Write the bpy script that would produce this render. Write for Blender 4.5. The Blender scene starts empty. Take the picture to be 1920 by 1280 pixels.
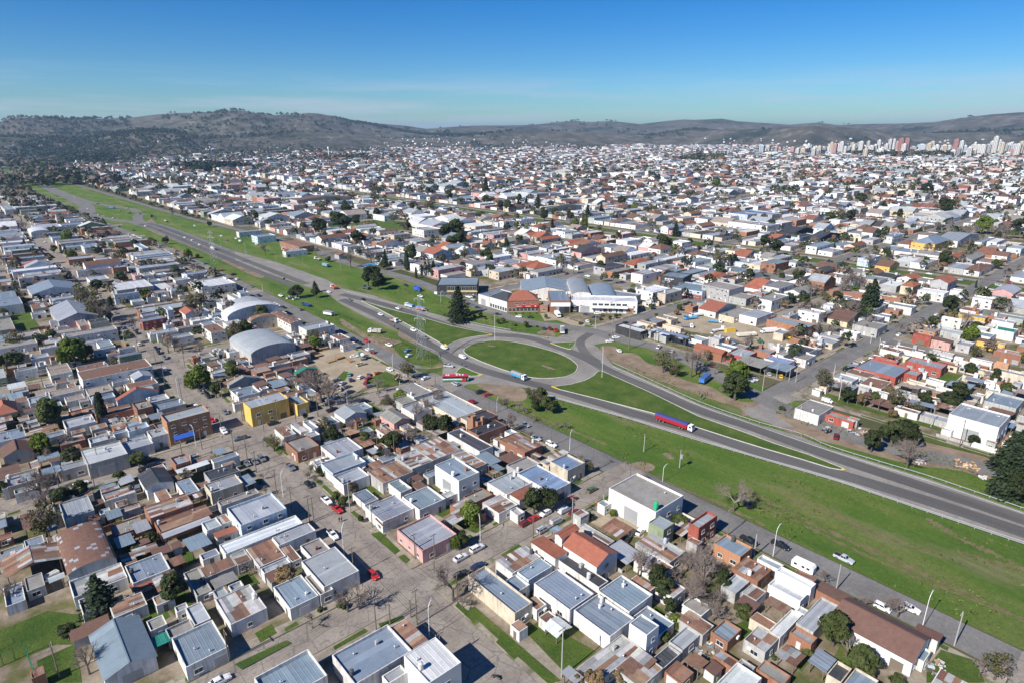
import bpy, math, random
import numpy as np
random.seed(7); RNG = np.random.default_rng(7)
SC = bpy.context.scene; COL = SC.collection

# ------------------------------------------------------------------ camera, world, sun, exposure
FPX, HCAM = 1190.0, 110.0                       # focal length in pixels of a 1920 px wide frame, drone height in metres
TH = math.radians(18.32); YAW = math.radians(41.3)
cam_d = bpy.data.cameras.new('camera'); cam = bpy.data.objects.new('camera', cam_d); COL.objects.link(cam)
cam.location = (0, 0, HCAM); cam.rotation_euler = (math.pi/2 - TH, 0, -YAW)
cam_d.sensor_width = 36.0; cam_d.lens = 36.0*FPX/1920.0; cam_d.clip_start = 1.0; cam_d.clip_end = 60000.0
SC.camera = cam
SUN_EL, SUN_AZ = math.radians(39), math.radians(1.5)    # shadows travel 5 degrees off +X
wd = bpy.data.worlds.new('World'); SC.world = wd; wd.use_nodes = True
wn, wl = wd.node_tree.nodes, wd.node_tree.links
sky = wn.new('ShaderNodeTexSky'); sky.sky_type = 'NISHITA'; sky.sun_disc = False
sky.sun_elevation = SUN_EL; sky.sun_rotation = math.radians(270) - SUN_AZ
sky.altitude = 0; sky.air_density = 1.0; sky.dust_density = 0.05; sky.ozone_density = 3.0
# thin high cloud bands: noise over direction, stretched along the horizon
geo = wn.new('ShaderNodeNewGeometry'); mp = wn.new('ShaderNodeMapping'); mp.inputs['Scale'].default_value = (2.2, 2.2, 34)
nz = wn.new('ShaderNodeTexNoise'); nz.inputs['Scale'].default_value = 1.6; nz.inputs['Detail'].default_value = 6; nz.inputs['Roughness'].default_value = 0.6
tc = wn.new('ShaderNodeTexCoord'); wl.new(tc.outputs['Generated'], mp.inputs['Vector']); wl.new(mp.outputs[0], nz.inputs['Vector'])
cr = wn.new('ShaderNodeValToRGB'); cr.color_ramp.elements[0].position = 0.44; cr.color_ramp.elements[1].position = 0.68
wl.new(nz.outputs['Fac'], cr.inputs[0])
sx = wn.new('ShaderNodeSeparateXYZ'); wl.new(tc.outputs['Generated'], sx.inputs[0])
el = wn.new('ShaderNodeMapRange'); el.inputs['From Min'].default_value = 0.085; el.inputs['From Max'].default_value = 0.035; wl.new(sx.outputs['Z'], el.inputs['Value'])
mu = wn.new('ShaderNodeMath'); mu.operation = 'MULTIPLY'; wl.new(cr.outputs[0], mu.inputs[0]); wl.new(el.outputs[0], mu.inputs[1])
mu2 = wn.new('ShaderNodeMath'); mu2.operation = 'MULTIPLY'; mu2.inputs[1].default_value = 0.6; wl.new(mu.outputs[0], mu2.inputs[0])
mx = wn.new('ShaderNodeMix'); mx.data_type = 'RGBA'; wl.new(mu2.outputs[0], mx.inputs['Factor'])
hs = wn.new('ShaderNodeHueSaturation'); hs.inputs['Saturation'].default_value = 1.55; wl.new(sky.outputs[0], hs.inputs['Color'])
tn = wn.new('ShaderNodeMix'); tn.data_type = 'RGBA'; tn.blend_type = 'MULTIPLY'; tn.inputs['Factor'].default_value = 1.0; tn.inputs['B'].default_value = (0.60, 0.93, 1.30, 1); wl.new(hs.outputs[0], tn.inputs['A'])
wl.new(tn.outputs['Result'], mx.inputs['A']); mx.inputs['B'].default_value = (7.4, 8.0, 9.6, 1)
bg = wn.get('Background') or wn.new('ShaderNodeBackground'); bg.inputs['Strength'].default_value = 0.053
wl.new(mx.outputs['Result'], bg.inputs['Color'])
out = wn.get('World Output') or wn.new('ShaderNodeOutputWorld'); wl.new(bg.outputs[0], out.inputs['Surface'])
sun_d = bpy.data.lights.new('sun', 'SUN'); sun_d.energy = 5.0; sun_d.angle = math.radians(0.53); sun_d.color = (1, 0.95, 0.87)
sun = bpy.data.objects.new('sun', sun_d); COL.objects.link(sun)
sun.rotation_euler = (math.radians(90) - SUN_EL, 0, SUN_AZ - math.pi/2)
SC.view_settings.view_transform = 'Standard'; SC.view_settings.look = 'None'; SC.view_settings.gamma = 1
SC.view_settings.use_curve_mapping = False; SC.view_settings.exposure = 0.62
SC.render.engine = 'CYCLES'; SC.cycles.max_bounces = 6; SC.cycles.volume_bounces = 0; SC.cycles.use_denoising = True

# ------------------------------------------------------------------ reading the ground plan off the picture: town axes X (away right) and Y (away left)
CT, ST, CY, SY = math.cos(TH), math.sin(TH), math.cos(YAW), math.sin(YAW)
def W(px, py, z=0.0):
    u, v = (px-960)/FPX, (py-640)/FPX
    dx, dy, dz = u, CT - v*ST, -ST - v*CT
    t = (z-HCAM)/dz; x, y = dx*t, dy*t
    return (x*CY + y*SY, -x*SY + y*CY)
def PX(X, Y, Z=0.0):
    x, y, z = X*CY - Y*SY, X*SY + Y*CY, Z-HCAM
    d = y*CT - z*ST
    if d < 1: return (1e6, 1e6, d)
    return (960 + FPX*x/d, 640 + FPX*(-y*ST - z*CT)/d, d)
REG = dict(z1=(0,840,2.909), z2=(520,840,2.909), z3=(1040,840,2.909), z4=(1400,840,2.9096), z5=(0,560,3.692), z6=(420,560,3.692),
           z7=(840,500,3.4286), z8=(1360,500,3.2), y5=(0,360,4), y6=(440,360,3.692), y7=(900,340,3.692), y8=(1400,340,3.692),
           A=(820,600,5.333), B=(1100,600,4.8), C=(640,540,6), t=(1280,570,6.857), p=(0,0,1), k=(0,1040,5.333), q=(1220,500,9.6), n=(1040,530,10.667))
def loc(reg, x, y): r = REG[reg]; return (r[0]+x/r[2], r[1]+y/r[2])
def WR(reg, x, y, z=0.0): return W(*loc(reg, x, y), z)

# ------------------------------------------------------------------ materials
MATS = {}
def nodes(name):
    m = bpy.data.materials.new(name); m.use_nodes = True; MATS[name] = m
    return m, m.node_tree.nodes, m.node_tree.links, m.node_tree.nodes['Principled BSDF']
def noise(n, l, scale, detail=4, rough=0.55, vec=None, stretch=None):
    t = n.new('ShaderNodeTexNoise'); t.inputs['Scale'].default_value = scale; t.inputs['Detail'].default_value = detail; t.inputs['Roughness'].default_value = rough
    if vec is not None:
        if stretch:
            m = n.new('ShaderNodeMapping'); m.inputs['Scale'].default_value = stretch; l.new(vec, m.inputs['Vector']); vec = m.outputs[0]
        l.new(vec, t.inputs['Vector'])
    return t.outputs['Fac']
def ramp(n, l, fac, stops):
    r = n.new('ShaderNodeValToRGB'); e = r.color_ramp.elements
    while len(e) < len(stops): e.new(0.5)
    for i, (p, c) in enumerate(stops): e[i].position = p; e[i].color = (*c, 1) if len(c) == 3 else c
    l.new(fac, r.inputs[0]); return r.outputs[0]
def mixc(n, l, fac, a, b, mode='MIX'):
    m = n.new('ShaderNodeMix'); m.data_type = 'RGBA'; m.blend_type = mode
    for k, v in (('Factor', fac), ('A', a), ('B', b)):
        if isinstance(v, (int, float)): m.inputs[k].default_value = v
        elif isinstance(v, tuple): m.inputs[k].default_value = (*v, 1)
        else: l.new(v, m.inputs[k])
    return m.outputs['Result']
def wpos(n): return n.new('ShaderNodeNewGeometry').outputs['Position']
def ocol(n): return n.new('ShaderNodeObjectInfo').outputs['Color']
def obump(n, l, b, h, s, d=0.05):
    k = n.new('ShaderNodeBump'); k.inputs['Strength'].default_value = s; k.inputs['Distance'].default_value = d; l.new(h, k.inputs['Height']); l.new(k.outputs[0], b.inputs['Normal'])

def m_plain(name, col, rough=0.6, metal=0.0, spec=0.4):
    m, n, l, b = nodes(name); b.inputs['Base Color'].default_value = (*col, 1); b.inputs['Roughness'].default_value = rough; b.inputs['Metallic'].default_value = metal
    b.inputs['Specular IOR Level'].default_value = spec
    return m
# painted walls: the object's own colour with rain streaks and patches
m, n, l, b = nodes('wall'); p = wpos(n)
f1 = noise(n, l, 0.35, 5, 0.6, p); f2 = noise(n, l, 1.4, 3, 0.6, p, (1, 1, 0.12))
c = mixc(n, l, ramp(n, l, f1, [(0.35, (0,0,0)), (0.75, (1,1,1))]), ocol(n), (0.78,0.76,0.72), 'MULTIPLY')
c = mixc(n, l, ramp(n, l, f2, [(0.48, (0,0,0)), (0.7, (0.8,)*3)]), c, (0.58,0.55,0.5), 'MULTIPLY'); f3 = noise(n, l, 0.9, 5, 0.7, p); c = mixc(n, l, ramp(n, l, f3, [(0.6, (0,0,0)), (0.66, (0.4,)*3)]), c, (0.42,0.40,0.37)); l.new(c, b.inputs['Base Color']); b.inputs['Roughness'].default_value = 0.85
m, n, l, b = nodes('wall_clean'); f1 = noise(n, l, 0.25, 4, 0.6, wpos(n)); l.new(mixc(n, l, ramp(n, l, f1, [(0.4, (0,0,0)), (0.75, (1,1,1))]), ocol(n), (0.88,0.875,0.86), 'MULTIPLY'), b.inputs['Base Color']); b.inputs['Roughness'].default_value = 0.8
# bricks, exposed
m, n, l, b = nodes('brick'); p = wpos(n); f1 = noise(n, l, 2.5, 5, 0.7, p)
bt = n.new('ShaderNodeTexBrick'); bt.inputs['Scale'].default_value = 2.2; bt.inputs['Color1'].default_value = (1,1,1,1); bt.inputs['Color2'].default_value = (.72,.7,.68,1); bt.inputs['Mortar'].default_value = (1.1,1.1,1.1,1)
l.new(p, bt.inputs['Vector'])
c = mixc(n, l, 1.0, mixc(n, l, f1, ocol(n), (0.75,0.7,0.65), 'MULTIPLY'), bt.outputs['Color'], 'MULTIPLY'); l.new(c, b.inputs['Base Color']); b.inputs['Roughness'].default_value = 0.9
# corrugated metal: the object's own colour, water marks along the sheets, some rust
m, n, l, b = nodes('roof_metal'); p = wpos(n)
f1 = noise(n, l, 0.22, 5, 0.65, p); f2 = noise(n, l, 1.1, 4, 0.7, p); f3 = noise(n, l, 0.5, 6, 0.75, p)
c = mixc(n, l, ramp(n, l, f1, [(0.35, (0,0,0)), (0.7, (1,1,1))]), ocol(n), (0.8,0.8,0.82), 'MULTIPLY')
c = mixc(n, l, ramp(n, l, f2, [(0.5, (0,0,0)), (0.72, (0.7,)*3)]), c, (0.8,0.78,0.75), 'MULTIPLY')
c = mixc(n, l, ramp(n, l, f3, [(0.62, (0,0,0)), (0.74, (0.5,)*3)]), c, (0.19,0.10,0.065)); l.new(c, b.inputs['Base Color'])
b.inputs['Roughness'].default_value = 0.5; b.inputs['Metallic'].default_value = 0.1; b.inputs['Specular IOR Level'].default_value = 0.35
m, n, l, b = nodes('roof_rust'); p = wpos(n); f1 = noise(n, l, 0.8, 6, 0.7, p); f2 = noise(n, l, 4, 4, 0.7, p)
c = mixc(n, l, ramp(n, l, f1, [(0.3, (0,0,0)), (0.7, (1,1,1))]), ocol(n), (0.62,0.58,0.55), 'MULTIPLY')
c = mixc(n, l, ramp(n, l, f2, [(0.5, (0,0,0)), (0.75, (0.5,)*3)]), c, (0.25,0.21,0.18)); l.new(c, b.inputs['Base Color']); b.inputs['Roughness'].default_value = 0.8
for nm_, k_ in (('roof_metal_pale', 1.1), ('roof_metal_dull', 0.88)):
    m, n, l, b = nodes(nm_); p = wpos(n); f1 = noise(n, l, 0.3, 5, 0.65, p); f2 = noise(n, l, 1.3, 4, 0.7, p)
    c = mixc(n, l, 1.0, ocol(n), (k_, k_, k_*.99), 'MULTIPLY'); c = mixc(n, l, ramp(n, l, f1, [(0.35, (0,0,0)), (0.7, (1,1,1))]), c, (0.8,0.8,0.82), 'MULTIPLY'); c = mixc(n, l, ramp(n, l, f2, [(0.55, (0,0,0)), (0.75, (0.6,)*3)]), c, (0.3,0.2,0.15)); l.new(c, b.inputs['Base Color']); b.inputs['Roughness'].default_value = 0.55
# clay tiles
m, n, l, b = nodes('roof_tile'); p = wpos(n); f1 = noise(n, l, 0.7, 6, 0.7, p); f2 = noise(n, l, 6, 3, 0.7, p)
c = mixc(n, l, ramp(n, l, f1, [(0.3, (0,0,0)), (0.75, (1,1,1))]), ocol(n), (0.7,0.62,0.58), 'MULTIPLY')
c = mixc(n, l, ramp(n, l, f2, [(0.45, (0,0,0)), (0.7, (0.6,)*3)]), c, (0.62,0.55,0.5), 'MULTIPLY'); l.new(c, b.inputs['Base Color']); b.inputs['Roughness'].default_value = 0.85
# flat concrete / felt
m, n, l, b = nodes('roof_flat'); p = wpos(n); f1 = noise(n, l, 0.3, 6, 0.7, p); f2 = noise(n, l, 2.2, 4, 0.7, p)
c = mixc(n, l, ramp(n, l, f1, [(0.35, (0,0,0)), (0.7, (1,1,1))]), ocol(n), (0.66,0.63,0.6), 'MULTIPLY')
c = mixc(n, l, ramp(n, l, f2, [(0.5, (0,0,0)), (0.75, (0.6,)*3)]), c, (0.55,0.53,0.5), 'MULTIPLY'); l.new(c, b.inputs['Base Color']); b.inputs['Roughness'].default_value = 0.9
# car paint / object coloured plastic
m, n, l, b = nodes('paint'); l.new(ocol(n), b.inputs['Base Color']); b.inputs['Roughness'].default_value = 0.3; b.inputs['Coat Weight'].default_value = 0.4
m, n, l, b = nodes('matte'); p = wpos(n); f1 = noise(n, l, 1.5, 4, 0.6, p); l.new(mixc(n, l, f1, ocol(n), (0.75,)*3, 'MULTIPLY'), b.inputs['Base Color']); b.inputs['Roughness'].default_value = 0.8
m_plain('glass', (0.02,0.028,0.035), 0.12, 0, 0.8); m_plain('tyre', (0.015,0.015,0.016), 0.85); m_plain('rim', (0.45,0.45,0.46), 0.35, 0.7)
m_plain('lamp_glass', (0.75,0.76,0.72), 0.15); m_plain('tail_glass', (0.4,0.02,0.02), 0.3); m_plain('galvanised', (0.42,0.43,0.44), 0.5, 0.4)
m_plain('white_paint', (0.78,0.78,0.76), 0.5); m_plain('wood', (0.16,0.13,0.10), 0.9); m_plain('concrete_pole', (0.34,0.33,0.31), 0.9); m_plain('frame', (0.55,0.55,0.54), 0.5)
m_plain('dark', (0.02,0.02,0.022), 0.7); m_plain('cable', (0.05,0.05,0.05), 0.6); m_plain('skin', (0.45,0.28,0.2), 0.6); m_plain('sign_green', (0.01,0.16,0.09), 0.4)
m_plain('sign_red', (0.5,0.02,0.03), 0.4); m_plain('yellow', (0.75,0.5,0.03), 0.5); m_plain('lumber', (0.38,0.24,0.12), 0.8); m_plain('bark', (0.10,0.08,0.065), 0.95); m_plain('twig', (0.19,0.155,0.135), 0.95)
# ground
def m_ground(name, stops, s1, s2, dirt=None, rough=0.95, stretch=None):
    m, n, l, b = nodes(name); p = wpos(n)
    f1 = noise(n, l, s1, 7, 0.62, p, stretch); f2 = noise(n, l, s2, 5, 0.7, p)
    c = ramp(n, l, f1, stops)
    c = mixc(n, l, ramp(n, l, f2, [(0.3, (0,0,0)), (0.72, (1,1,1))]), c, (0.68,0.66,0.62), 'MULTIPLY')
    if dirt:
        f3 = noise(n, l, dirt[1], 6, 0.65, p, dirt[3] if len(dirt) > 3 else None); c = mixc(n, l, ramp(n, l, f3, [(dirt[2], (0,0,0)), (dirt[2]+0.12, (0.85,)*3)]), c, dirt[0])
    l.new(c, b.inputs['Base Color']); b.inputs['Roughness'].default_value = rough; b.inputs['Specular IOR Level'].default_value = 0.15
    if 'grass' in name or 'lawn' in name: obump(n, l, b, noise(n, l, 1.6, 6, 0.8, p), 0.9, 0.5)
    return m
m_ground('plain', [(0.35, (0.06,0.075,0.03)), (0.5, (0.11,0.105,0.055)), (0.65, (0.16,0.135,0.10))], 0.004, 0.05)
m_ground('grass', [(0.32, (0.064,0.128,0.02)), (0.5, (0.102,0.168,0.029)), (0.68, (0.17,0.19,0.06))], 0.07, 0.7, ((0.21,0.18,0.10), 0.045, 0.56, (1, 0.22, 1)), 0.95, (1, 0.3, 1))
m_ground('lawn', [(0.35, (0.055,0.105,0.018)), (0.6, (0.10,0.145,0.03)), (0.75, (0.175,0.165,0.065))], 0.12, 1.5)
m_ground('grass_rough', [(0.3, (0.032,0.085,0.012)), (0.46, (0.06,0.115,0.018)), (0.58, (0.125,0.145,0.04)), (0.7, (0.26,0.215,0.115))], 0.055, 0.5, None, 0.95, (1.6, 0.6, 1))
m_ground('soil', [(0.35, (0.19,0.14,0.10)), (0.65, (0.30,0.235,0.175))], 0.15, 1.2, ((0.085,0.115,0.035), 0.11, 0.64))
m_ground('worn_concrete', [(0.35, (0.215,0.20,0.185)), (0.65, (0.30,0.283,0.262))], 0.07, 1.0, ((0.19,0.18,0.17), 0.16, 0.57))
m_ground('yard', [(0.3, (0.06,0.09,0.025)), (0.42, (0.12,0.12,0.05)), (0.5, (0.21,0.17,0.125)), (0.64, (0.32,0.28,0.23))], 0.07, 0.8)
m_ground('asphalt', [(0.35, (0.225,0.197,0.172)), (0.65, (0.335,0.296,0.26))], 0.11, 1.3, ((0.15,0.137,0.128), 0.22, 0.58))
m = MATS['asphalt']; n, l, b = m.node_tree.nodes, m.node_tree.links, m.node_tree.nodes['Principled BSDF']; src = b.inputs['Base Color'].links[0].from_socket
vo = n.new('ShaderNodeTexVoronoi'); vo.feature = 'DISTANCE_TO_EDGE'; vo.inputs['Scale'].default_value = 0.16; mpv = n.new('ShaderNodeMapping'); l.new(wpos(n), mpv.inputs['Vector']); l.new(mpv.outputs[0], vo.inputs['Vector'])
c = mixc(n, l, ramp(n, l, vo.outputs['Distance'], [(0.0, (0.7,)*3), (0.022, (0,0,0))]), src, (0.09,0.083,0.078)); f5 = noise(n, l, 0.5, 2, 0.4, wpos(n), (1,1,1)); c = mixc(n, l, ramp(n, l, f5, [(0.64, (0,0,0)), (0.67, (0.55,)*3)]), c, (0.13,0.12,0.113)); l.new(c, b.inputs['Base Color'])
m_ground('tarmac', [(0.35, (0.155,0.15,0.147)), (0.65, (0.215,0.21,0.205))], 0.09, 1.0, ((0.24,0.22,0.195), 0.2, 0.62))
m_ground('dry_grass', [(0.35, (0.13,0.135,0.045)), (0.6, (0.22,0.185,0.10))], 0.25, 1.4)
m_ground('lane', [(0.35, (0.10,0.098,0.098)), (0.65, (0.15,0.147,0.143))], 0.1, 1.5, None, 0.9, (1, 0.08, 1))
m_ground('pavement', [(0.35, (0.21,0.185,0.155)), (0.65, (0.40,0.35,0.29))], 0.16, 1.0, ((0.075,0.105,0.03), 0.2, 0.54))
m_ground('sand', [(0.35, (0.3,0.25,0.18)), (0.65, (0.42,0.35,0.26))], 0.1, 0.9)
m_ground('kerb', [(0.35, (0.5,0.49,0.46)), (0.65, (0.66,0.65,0.61))], 0.5, 3)
m_ground('hill', [(0.36, (0.085,0.08,0.058)), (0.48, (0.125,0.115,0.088)), (0.56, (0.165,0.15,0.12)), (0.66, (0.24,0.225,0.20))], 0.011, 0.035, ((0.018,0.028,0.018), 0.0019, 0.52))
m = MATS['hill']; n, l, b = m.node_tree.nodes, m.node_tree.links, m.node_tree.nodes['Principled BSDF']; obump(n, l, b, noise(n, l, 0.014, 8, 0.7, wpos(n)), 1.0, 40.0)
# leaves
def m_leaf(name, a, bcol, trans=0.25):
    m, n, l, b = nodes(name); p = wpos(n); f = noise(n, l, 0.9, 3, 0.6, p)
    oi = n.new('ShaderNodeObjectInfo'); r = ramp(n, l, f, [(0.35, a), (0.65, bcol)])
    hsv = n.new('ShaderNodeHueSaturation'); mr = n.new('ShaderNodeMapRange'); mr.inputs['To Min'].default_value = 0.75; mr.inputs['To Max'].default_value = 1.25
    l.new(oi.outputs['Random'], mr.inputs[0]); l.new(mr.outputs[0], hsv.inputs['Value']); l.new(r, hsv.inputs['Color']); l.new(hsv.outputs[0], b.inputs['Base Color'])
    b.inputs['Roughness'].default_value = 0.7; b.inputs['Specular IOR Level'].default_value = 0.2
    tr = n.new('ShaderNodeBsdfTranslucent'); l.new(hsv.outputs[0], tr.inputs[0]); ms = n.new('ShaderNodeMixShader'); ms.inputs[0].default_value = trans
    l.new(b.outputs[0], ms.inputs[1]); l.new(tr.outputs[0], ms.inputs[2]); l.new(ms.outputs[0], n['Material Output'].inputs['Surface'])
m_leaf('leaf_dark', (0.024,0.038,0.013), (0.055,0.068,0.024)); m_leaf('leaf_conifer', (0.018,0.032,0.016), (0.042,0.058,0.026), 0.12); m_leaf('leaf_mid', (0.05,0.072,0.02), (0.095,0.11,0.035))
m_leaf('leaf_bright', (0.10,0.15,0.02), (0.17,0.22,0.04), 0.35); m_leaf('leaf_autumn', (0.14,0.10,0.05), (0.24,0.17,0.09)); m_leaf('leaf_olive', (0.075,0.075,0.03), (0.13,0.12,0.05))
# far town: one colour attribute per face
def m_attr(name, rough=0.8, var=0.3):
    m, n, l, b = nodes(name); a = n.new('ShaderNodeAttribute'); a.attribute_name = 'Col'; f = noise(n, l, var, 4, 0.6, wpos(n))
    l.new(mixc(n, l, ramp(n, l, f, [(0.35, (0,0,0)), (0.7, (1,1,1))]), a.outputs['Color'], (0.72,0.71,0.69), 'MULTIPLY'), b.inputs['Base Color']); b.inputs['Roughness'].default_value = rough; b.inputs['Specular IOR Level'].default_value = 0.25
m_attr('town'); m_attr('woods', 0.8, 0.05)

# ------------------------------------------------------------------ objects
def link(o, parent=None):
    COL.objects.link(o)
    if parent is not None: o.parent = parent
    return o
MESHCOUNT = {}
def mesh(name, V, Fc, mats, idx=None, smooth=False):
    me = bpy.data.meshes.new(name); me.from_pydata([tuple(v) for v in V], [], [tuple(f) for f in Fc])
    for k in (mats if isinstance(mats, (list, tuple)) else [mats]): me.materials.append(MATS[k])
    if idx is not None: me.polygons.foreach_set('material_index', idx)
    if smooth: me.polygons.foreach_set('use_smooth', [True]*len(me.polygons))
    return me
def obj(name, me, parent=None, at=(0,0,0), rz=0.0, col=None, scale=None, rot=None):
    o = bpy.data.objects.new(name, me); link(o, parent); o.location = at
    o.rotation_euler = rot if rot else (0, 0, rz)
    if col is not None: o.color = (*col, 1)
    if scale is not None: o.scale = scale if isinstance(scale, tuple) else (scale,)*3
    return o
THINGS = []
def thing(name, cat, at, rz=0.0, label=None, group=None, desc=None, h=0.0):
    o = bpy.data.objects.new(name, None); link(o); o.location = (*at, 0.0) if len(at) == 2 else at; o.rotation_euler = (0,0,rz); o.empty_display_size = 0.5
    tag(o, cat, label, group, desc, h); return o
def tag(o, cat, label=None, group=None, desc=None, h=0.0):
    o['category'] = cat; o['kind'] = 'thing'
    if label: o['label'] = label
    if group: o['group'] = group
    if not label: THINGS.append([o, desc or cat, h])
    return o
def struct(name, me, kind='structure'):
    o = bpy.data.objects.new(name, me); link(o); o['kind'] = kind; return o
def copy_tree(o, parent=None):
    c = o.copy(); COL.objects.link(c); c.parent = parent
    for ch in o.children: copy_tree(ch, c)
    return c
class MB:
    def __init__(s): s.V, s.F, s.I = [], [], []
    def add(s, V, Fc, mi=0):
        k = len(s.V); s.V += [tuple(v) for v in V]; s.F += [tuple(i+k for i in f) for f in Fc]; s.I += [mi]*len(Fc)
    def box(s, x0, y0, z0, x1, y1, z1, mi=0):
        s.add([(x0,y0,z0),(x1,y0,z0),(x1,y1,z0),(x0,y1,z0),(x0,y0,z1),(x1,y0,z1),(x1,y1,z1),(x0,y1,z1)], [(3,2,1,0),(4,5,6,7),(0,1,5,4),(1,2,6,5),(2,3,7,6),(3,0,4,7)], mi)
    def prism(s, poly, z0, z1, mi=0, mside=None):
        n = len(poly); V = [(x,y,z0) for x,y in poly]+[(x,y,z1) for x,y in poly]
        s.add(V, [tuple(range(n, 2*n))], mi); k = len(s.V)-2*n
        s.F += [(k+i, k+(i+1)%n, k+n+(i+1)%n, k+n+i) for i in range(n)]; s.I += [mi if mside is None else mside]*n
    def tube(s, a, b, r0, r1=None, n=6, mi=0):
        a, b = np.array(a, float), np.array(b, float); r1 = r0 if r1 is None else r1
        d = b-a; d = d/(np.linalg.norm(d)+1e-9); u = np.cross(d, (0,0,1) if abs(d[2]) < 0.9 else (1,0,0)); u /= np.linalg.norm(u); w = np.cross(d, u)
        V = [tuple(a + r0*(u*math.cos(t)+w*math.sin(t))) for t in np.linspace(0, 2*math.pi, n, endpoint=False)] + [tuple(b + r1*(u*math.cos(t)+w*math.sin(t))) for t in np.linspace(0, 2*math.pi, n, endpoint=False)]
        s.add(V, [(i, (i+1)%n, n+(i+1)%n, n+i) for i in range(n)] + [tuple(range(n-1,-1,-1)), tuple(range(n, 2*n))], mi)
    def profile(s, pts, y0, y1, mi=0, inset=0.0):        # polygon in XZ swept along Y
        n = len(pts); V = [(x,y0,z) for x,z in pts]+[(x,y1,z) for x,z in pts]
        s.add(V, [tuple(range(n)), tuple(range(2*n-1, n-1, -1))] + [((i+1)%n, i, n+i, n+(i+1)%n) for i in range(n)], mi)
    def mesh(s, name, mats, smooth=False): return mesh(name, s.V, s.F, mats, s.I, smooth)
def smooth_poly(pts, k=6, closed=True):
    P = np.array(pts, float); n = len(P); out = []
    for i in range(n if closed else n-1):
        p0, p1, p2, p3 = (P[(i+j-1) % n] if closed else P[min(max(i+j-1,0),n-1)] for j in range(4))
        for t in np.linspace(0, 1, k, endpoint=False):
            out.append(tuple(0.5*((2*p1)+(-p0+p2)*t+(2*p0-5*p1+4*p2-p3)*t*t+(-p0+3*p1-3*p2+p3)*t**3)))
    if not closed: out.append(tuple(P[-1]))
    return out
def ribbon(pts, w, z, name='road', mat='asphalt', off=0.0):
    P = np.array(pts, float); V, Fc = [], []
    for i in range(len(P)):
        d = P[min(i+1, len(P)-1)] - P[max(i-1, 0)]; d /= np.linalg.norm(d)+1e-9; nrm = np.array([-d[1], d[0]])
        V += [(*(P[i]+nrm*(off+w/2)), z), (*(P[i]+nrm*(off-w/2)), z)]
        if i: Fc.append((2*i-2, 2*i-1, 2*i+1, 2*i))
    return V, Fc
# ------------------------------------------------------------------ terrain, highway, streets
def poly_px(reg, pts): return [WR(reg, x, y) for x, y in pts]
def ccw(P):
    a = sum(P[i][0]*P[(i+1)%len(P)][1]-P[(i+1)%len(P)][0]*P[i][1] for i in range(len(P)))
    return P if a > 0 else P[::-1]
def inpoly(P, x, y):
    c = False; n = len(P); j = n-1
    for i in range(n):
        if (P[i][1] > y) != (P[j][1] > y) and x < (P[j][0]-P[i][0])*(y-P[i][1])/(P[j][1]-P[i][1])+P[i][0]: c = not c
        j = i
    return c
def sheet(name, P, z, mat, kind='structure'):
    P = ccw(P); return struct(name, mesh(name, [(x,y,z) for x,y in P], [tuple(range(len(P)))], mat), kind)
def flat(name, polys, mat, kind='structure'):                 # several flat polygons of one surface in one mesh
    b = MB()
    for P, z in polys: P = ccw(P); b.add([(x,y,z) for x,y in P], [tuple(range(len(P)))])
    return struct(name, b.mesh(name, mat), kind)
def ragged(pts, w, seed, k=0.45):
    r = random.Random(seed); P = np.array(smooth_poly(pts, 14, False)); A, B = [], []
    for i in range(len(P)):
        d = P[min(i+1, len(P)-1)]-P[max(i-1, 0)]; d /= np.linalg.norm(d)+1e-9; nr = np.array([-d[1], d[0]]); A.append(tuple(P[i]+nr*w*r.uniform(1-k*2,1+k)/2)); B.append(tuple(P[i]-nr*w*r.uniform(1-k*2,1+k)/2))
    return A+B[::-1]
R0 = 19000
sheet('ground', [(-R0,-R0),(R0,-R0),(R0,R0),(-R0,R0)], 0.0, 'plain')

# ---- the grassy highway corridor
CORR = [(160.5,-60),(160.5,680),(151,900),(141,1200),(136,1500),(145,2300),(148,2900),(206,2900),(209,2000),(226,1310),(235,900),(262,560),(262,330),(276,250),(276,180),(246,60),(246,-60)]
sheet('grass_verge', CORR, 0.012, 'grass')
TRK = [('z4',[(-60,205),(120,290),(420,440),(760,590),(1150,770),(1513,930)],2.2),('z4',[(-40,260),(250,390),(560,540),(900,690),(1300,850),(1600,980)],1.5),('z4',[(200,285),(420,330),(640,440),(860,520),(1100,600)],1.6),('z3',[(380,70),(620,190),(900,300),(1150,420)],1.6),('z4',[(980,380),(1060,430),(1180,500),(1320,560),(1513,660)],2.6),('A',[(800,850),(1000,960),(1300,1080),(1700,1240)],1.8),('z4',[(1150,560),(1300,610),(1480,650),(1560,700)],2.2)]
flat('dry_track', [(ragged([WR(r, *q) for q in p], w, i), 0.015+.002*i) for i, (r, p, w) in enumerate(TRK)], 'dry_grass')
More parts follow.
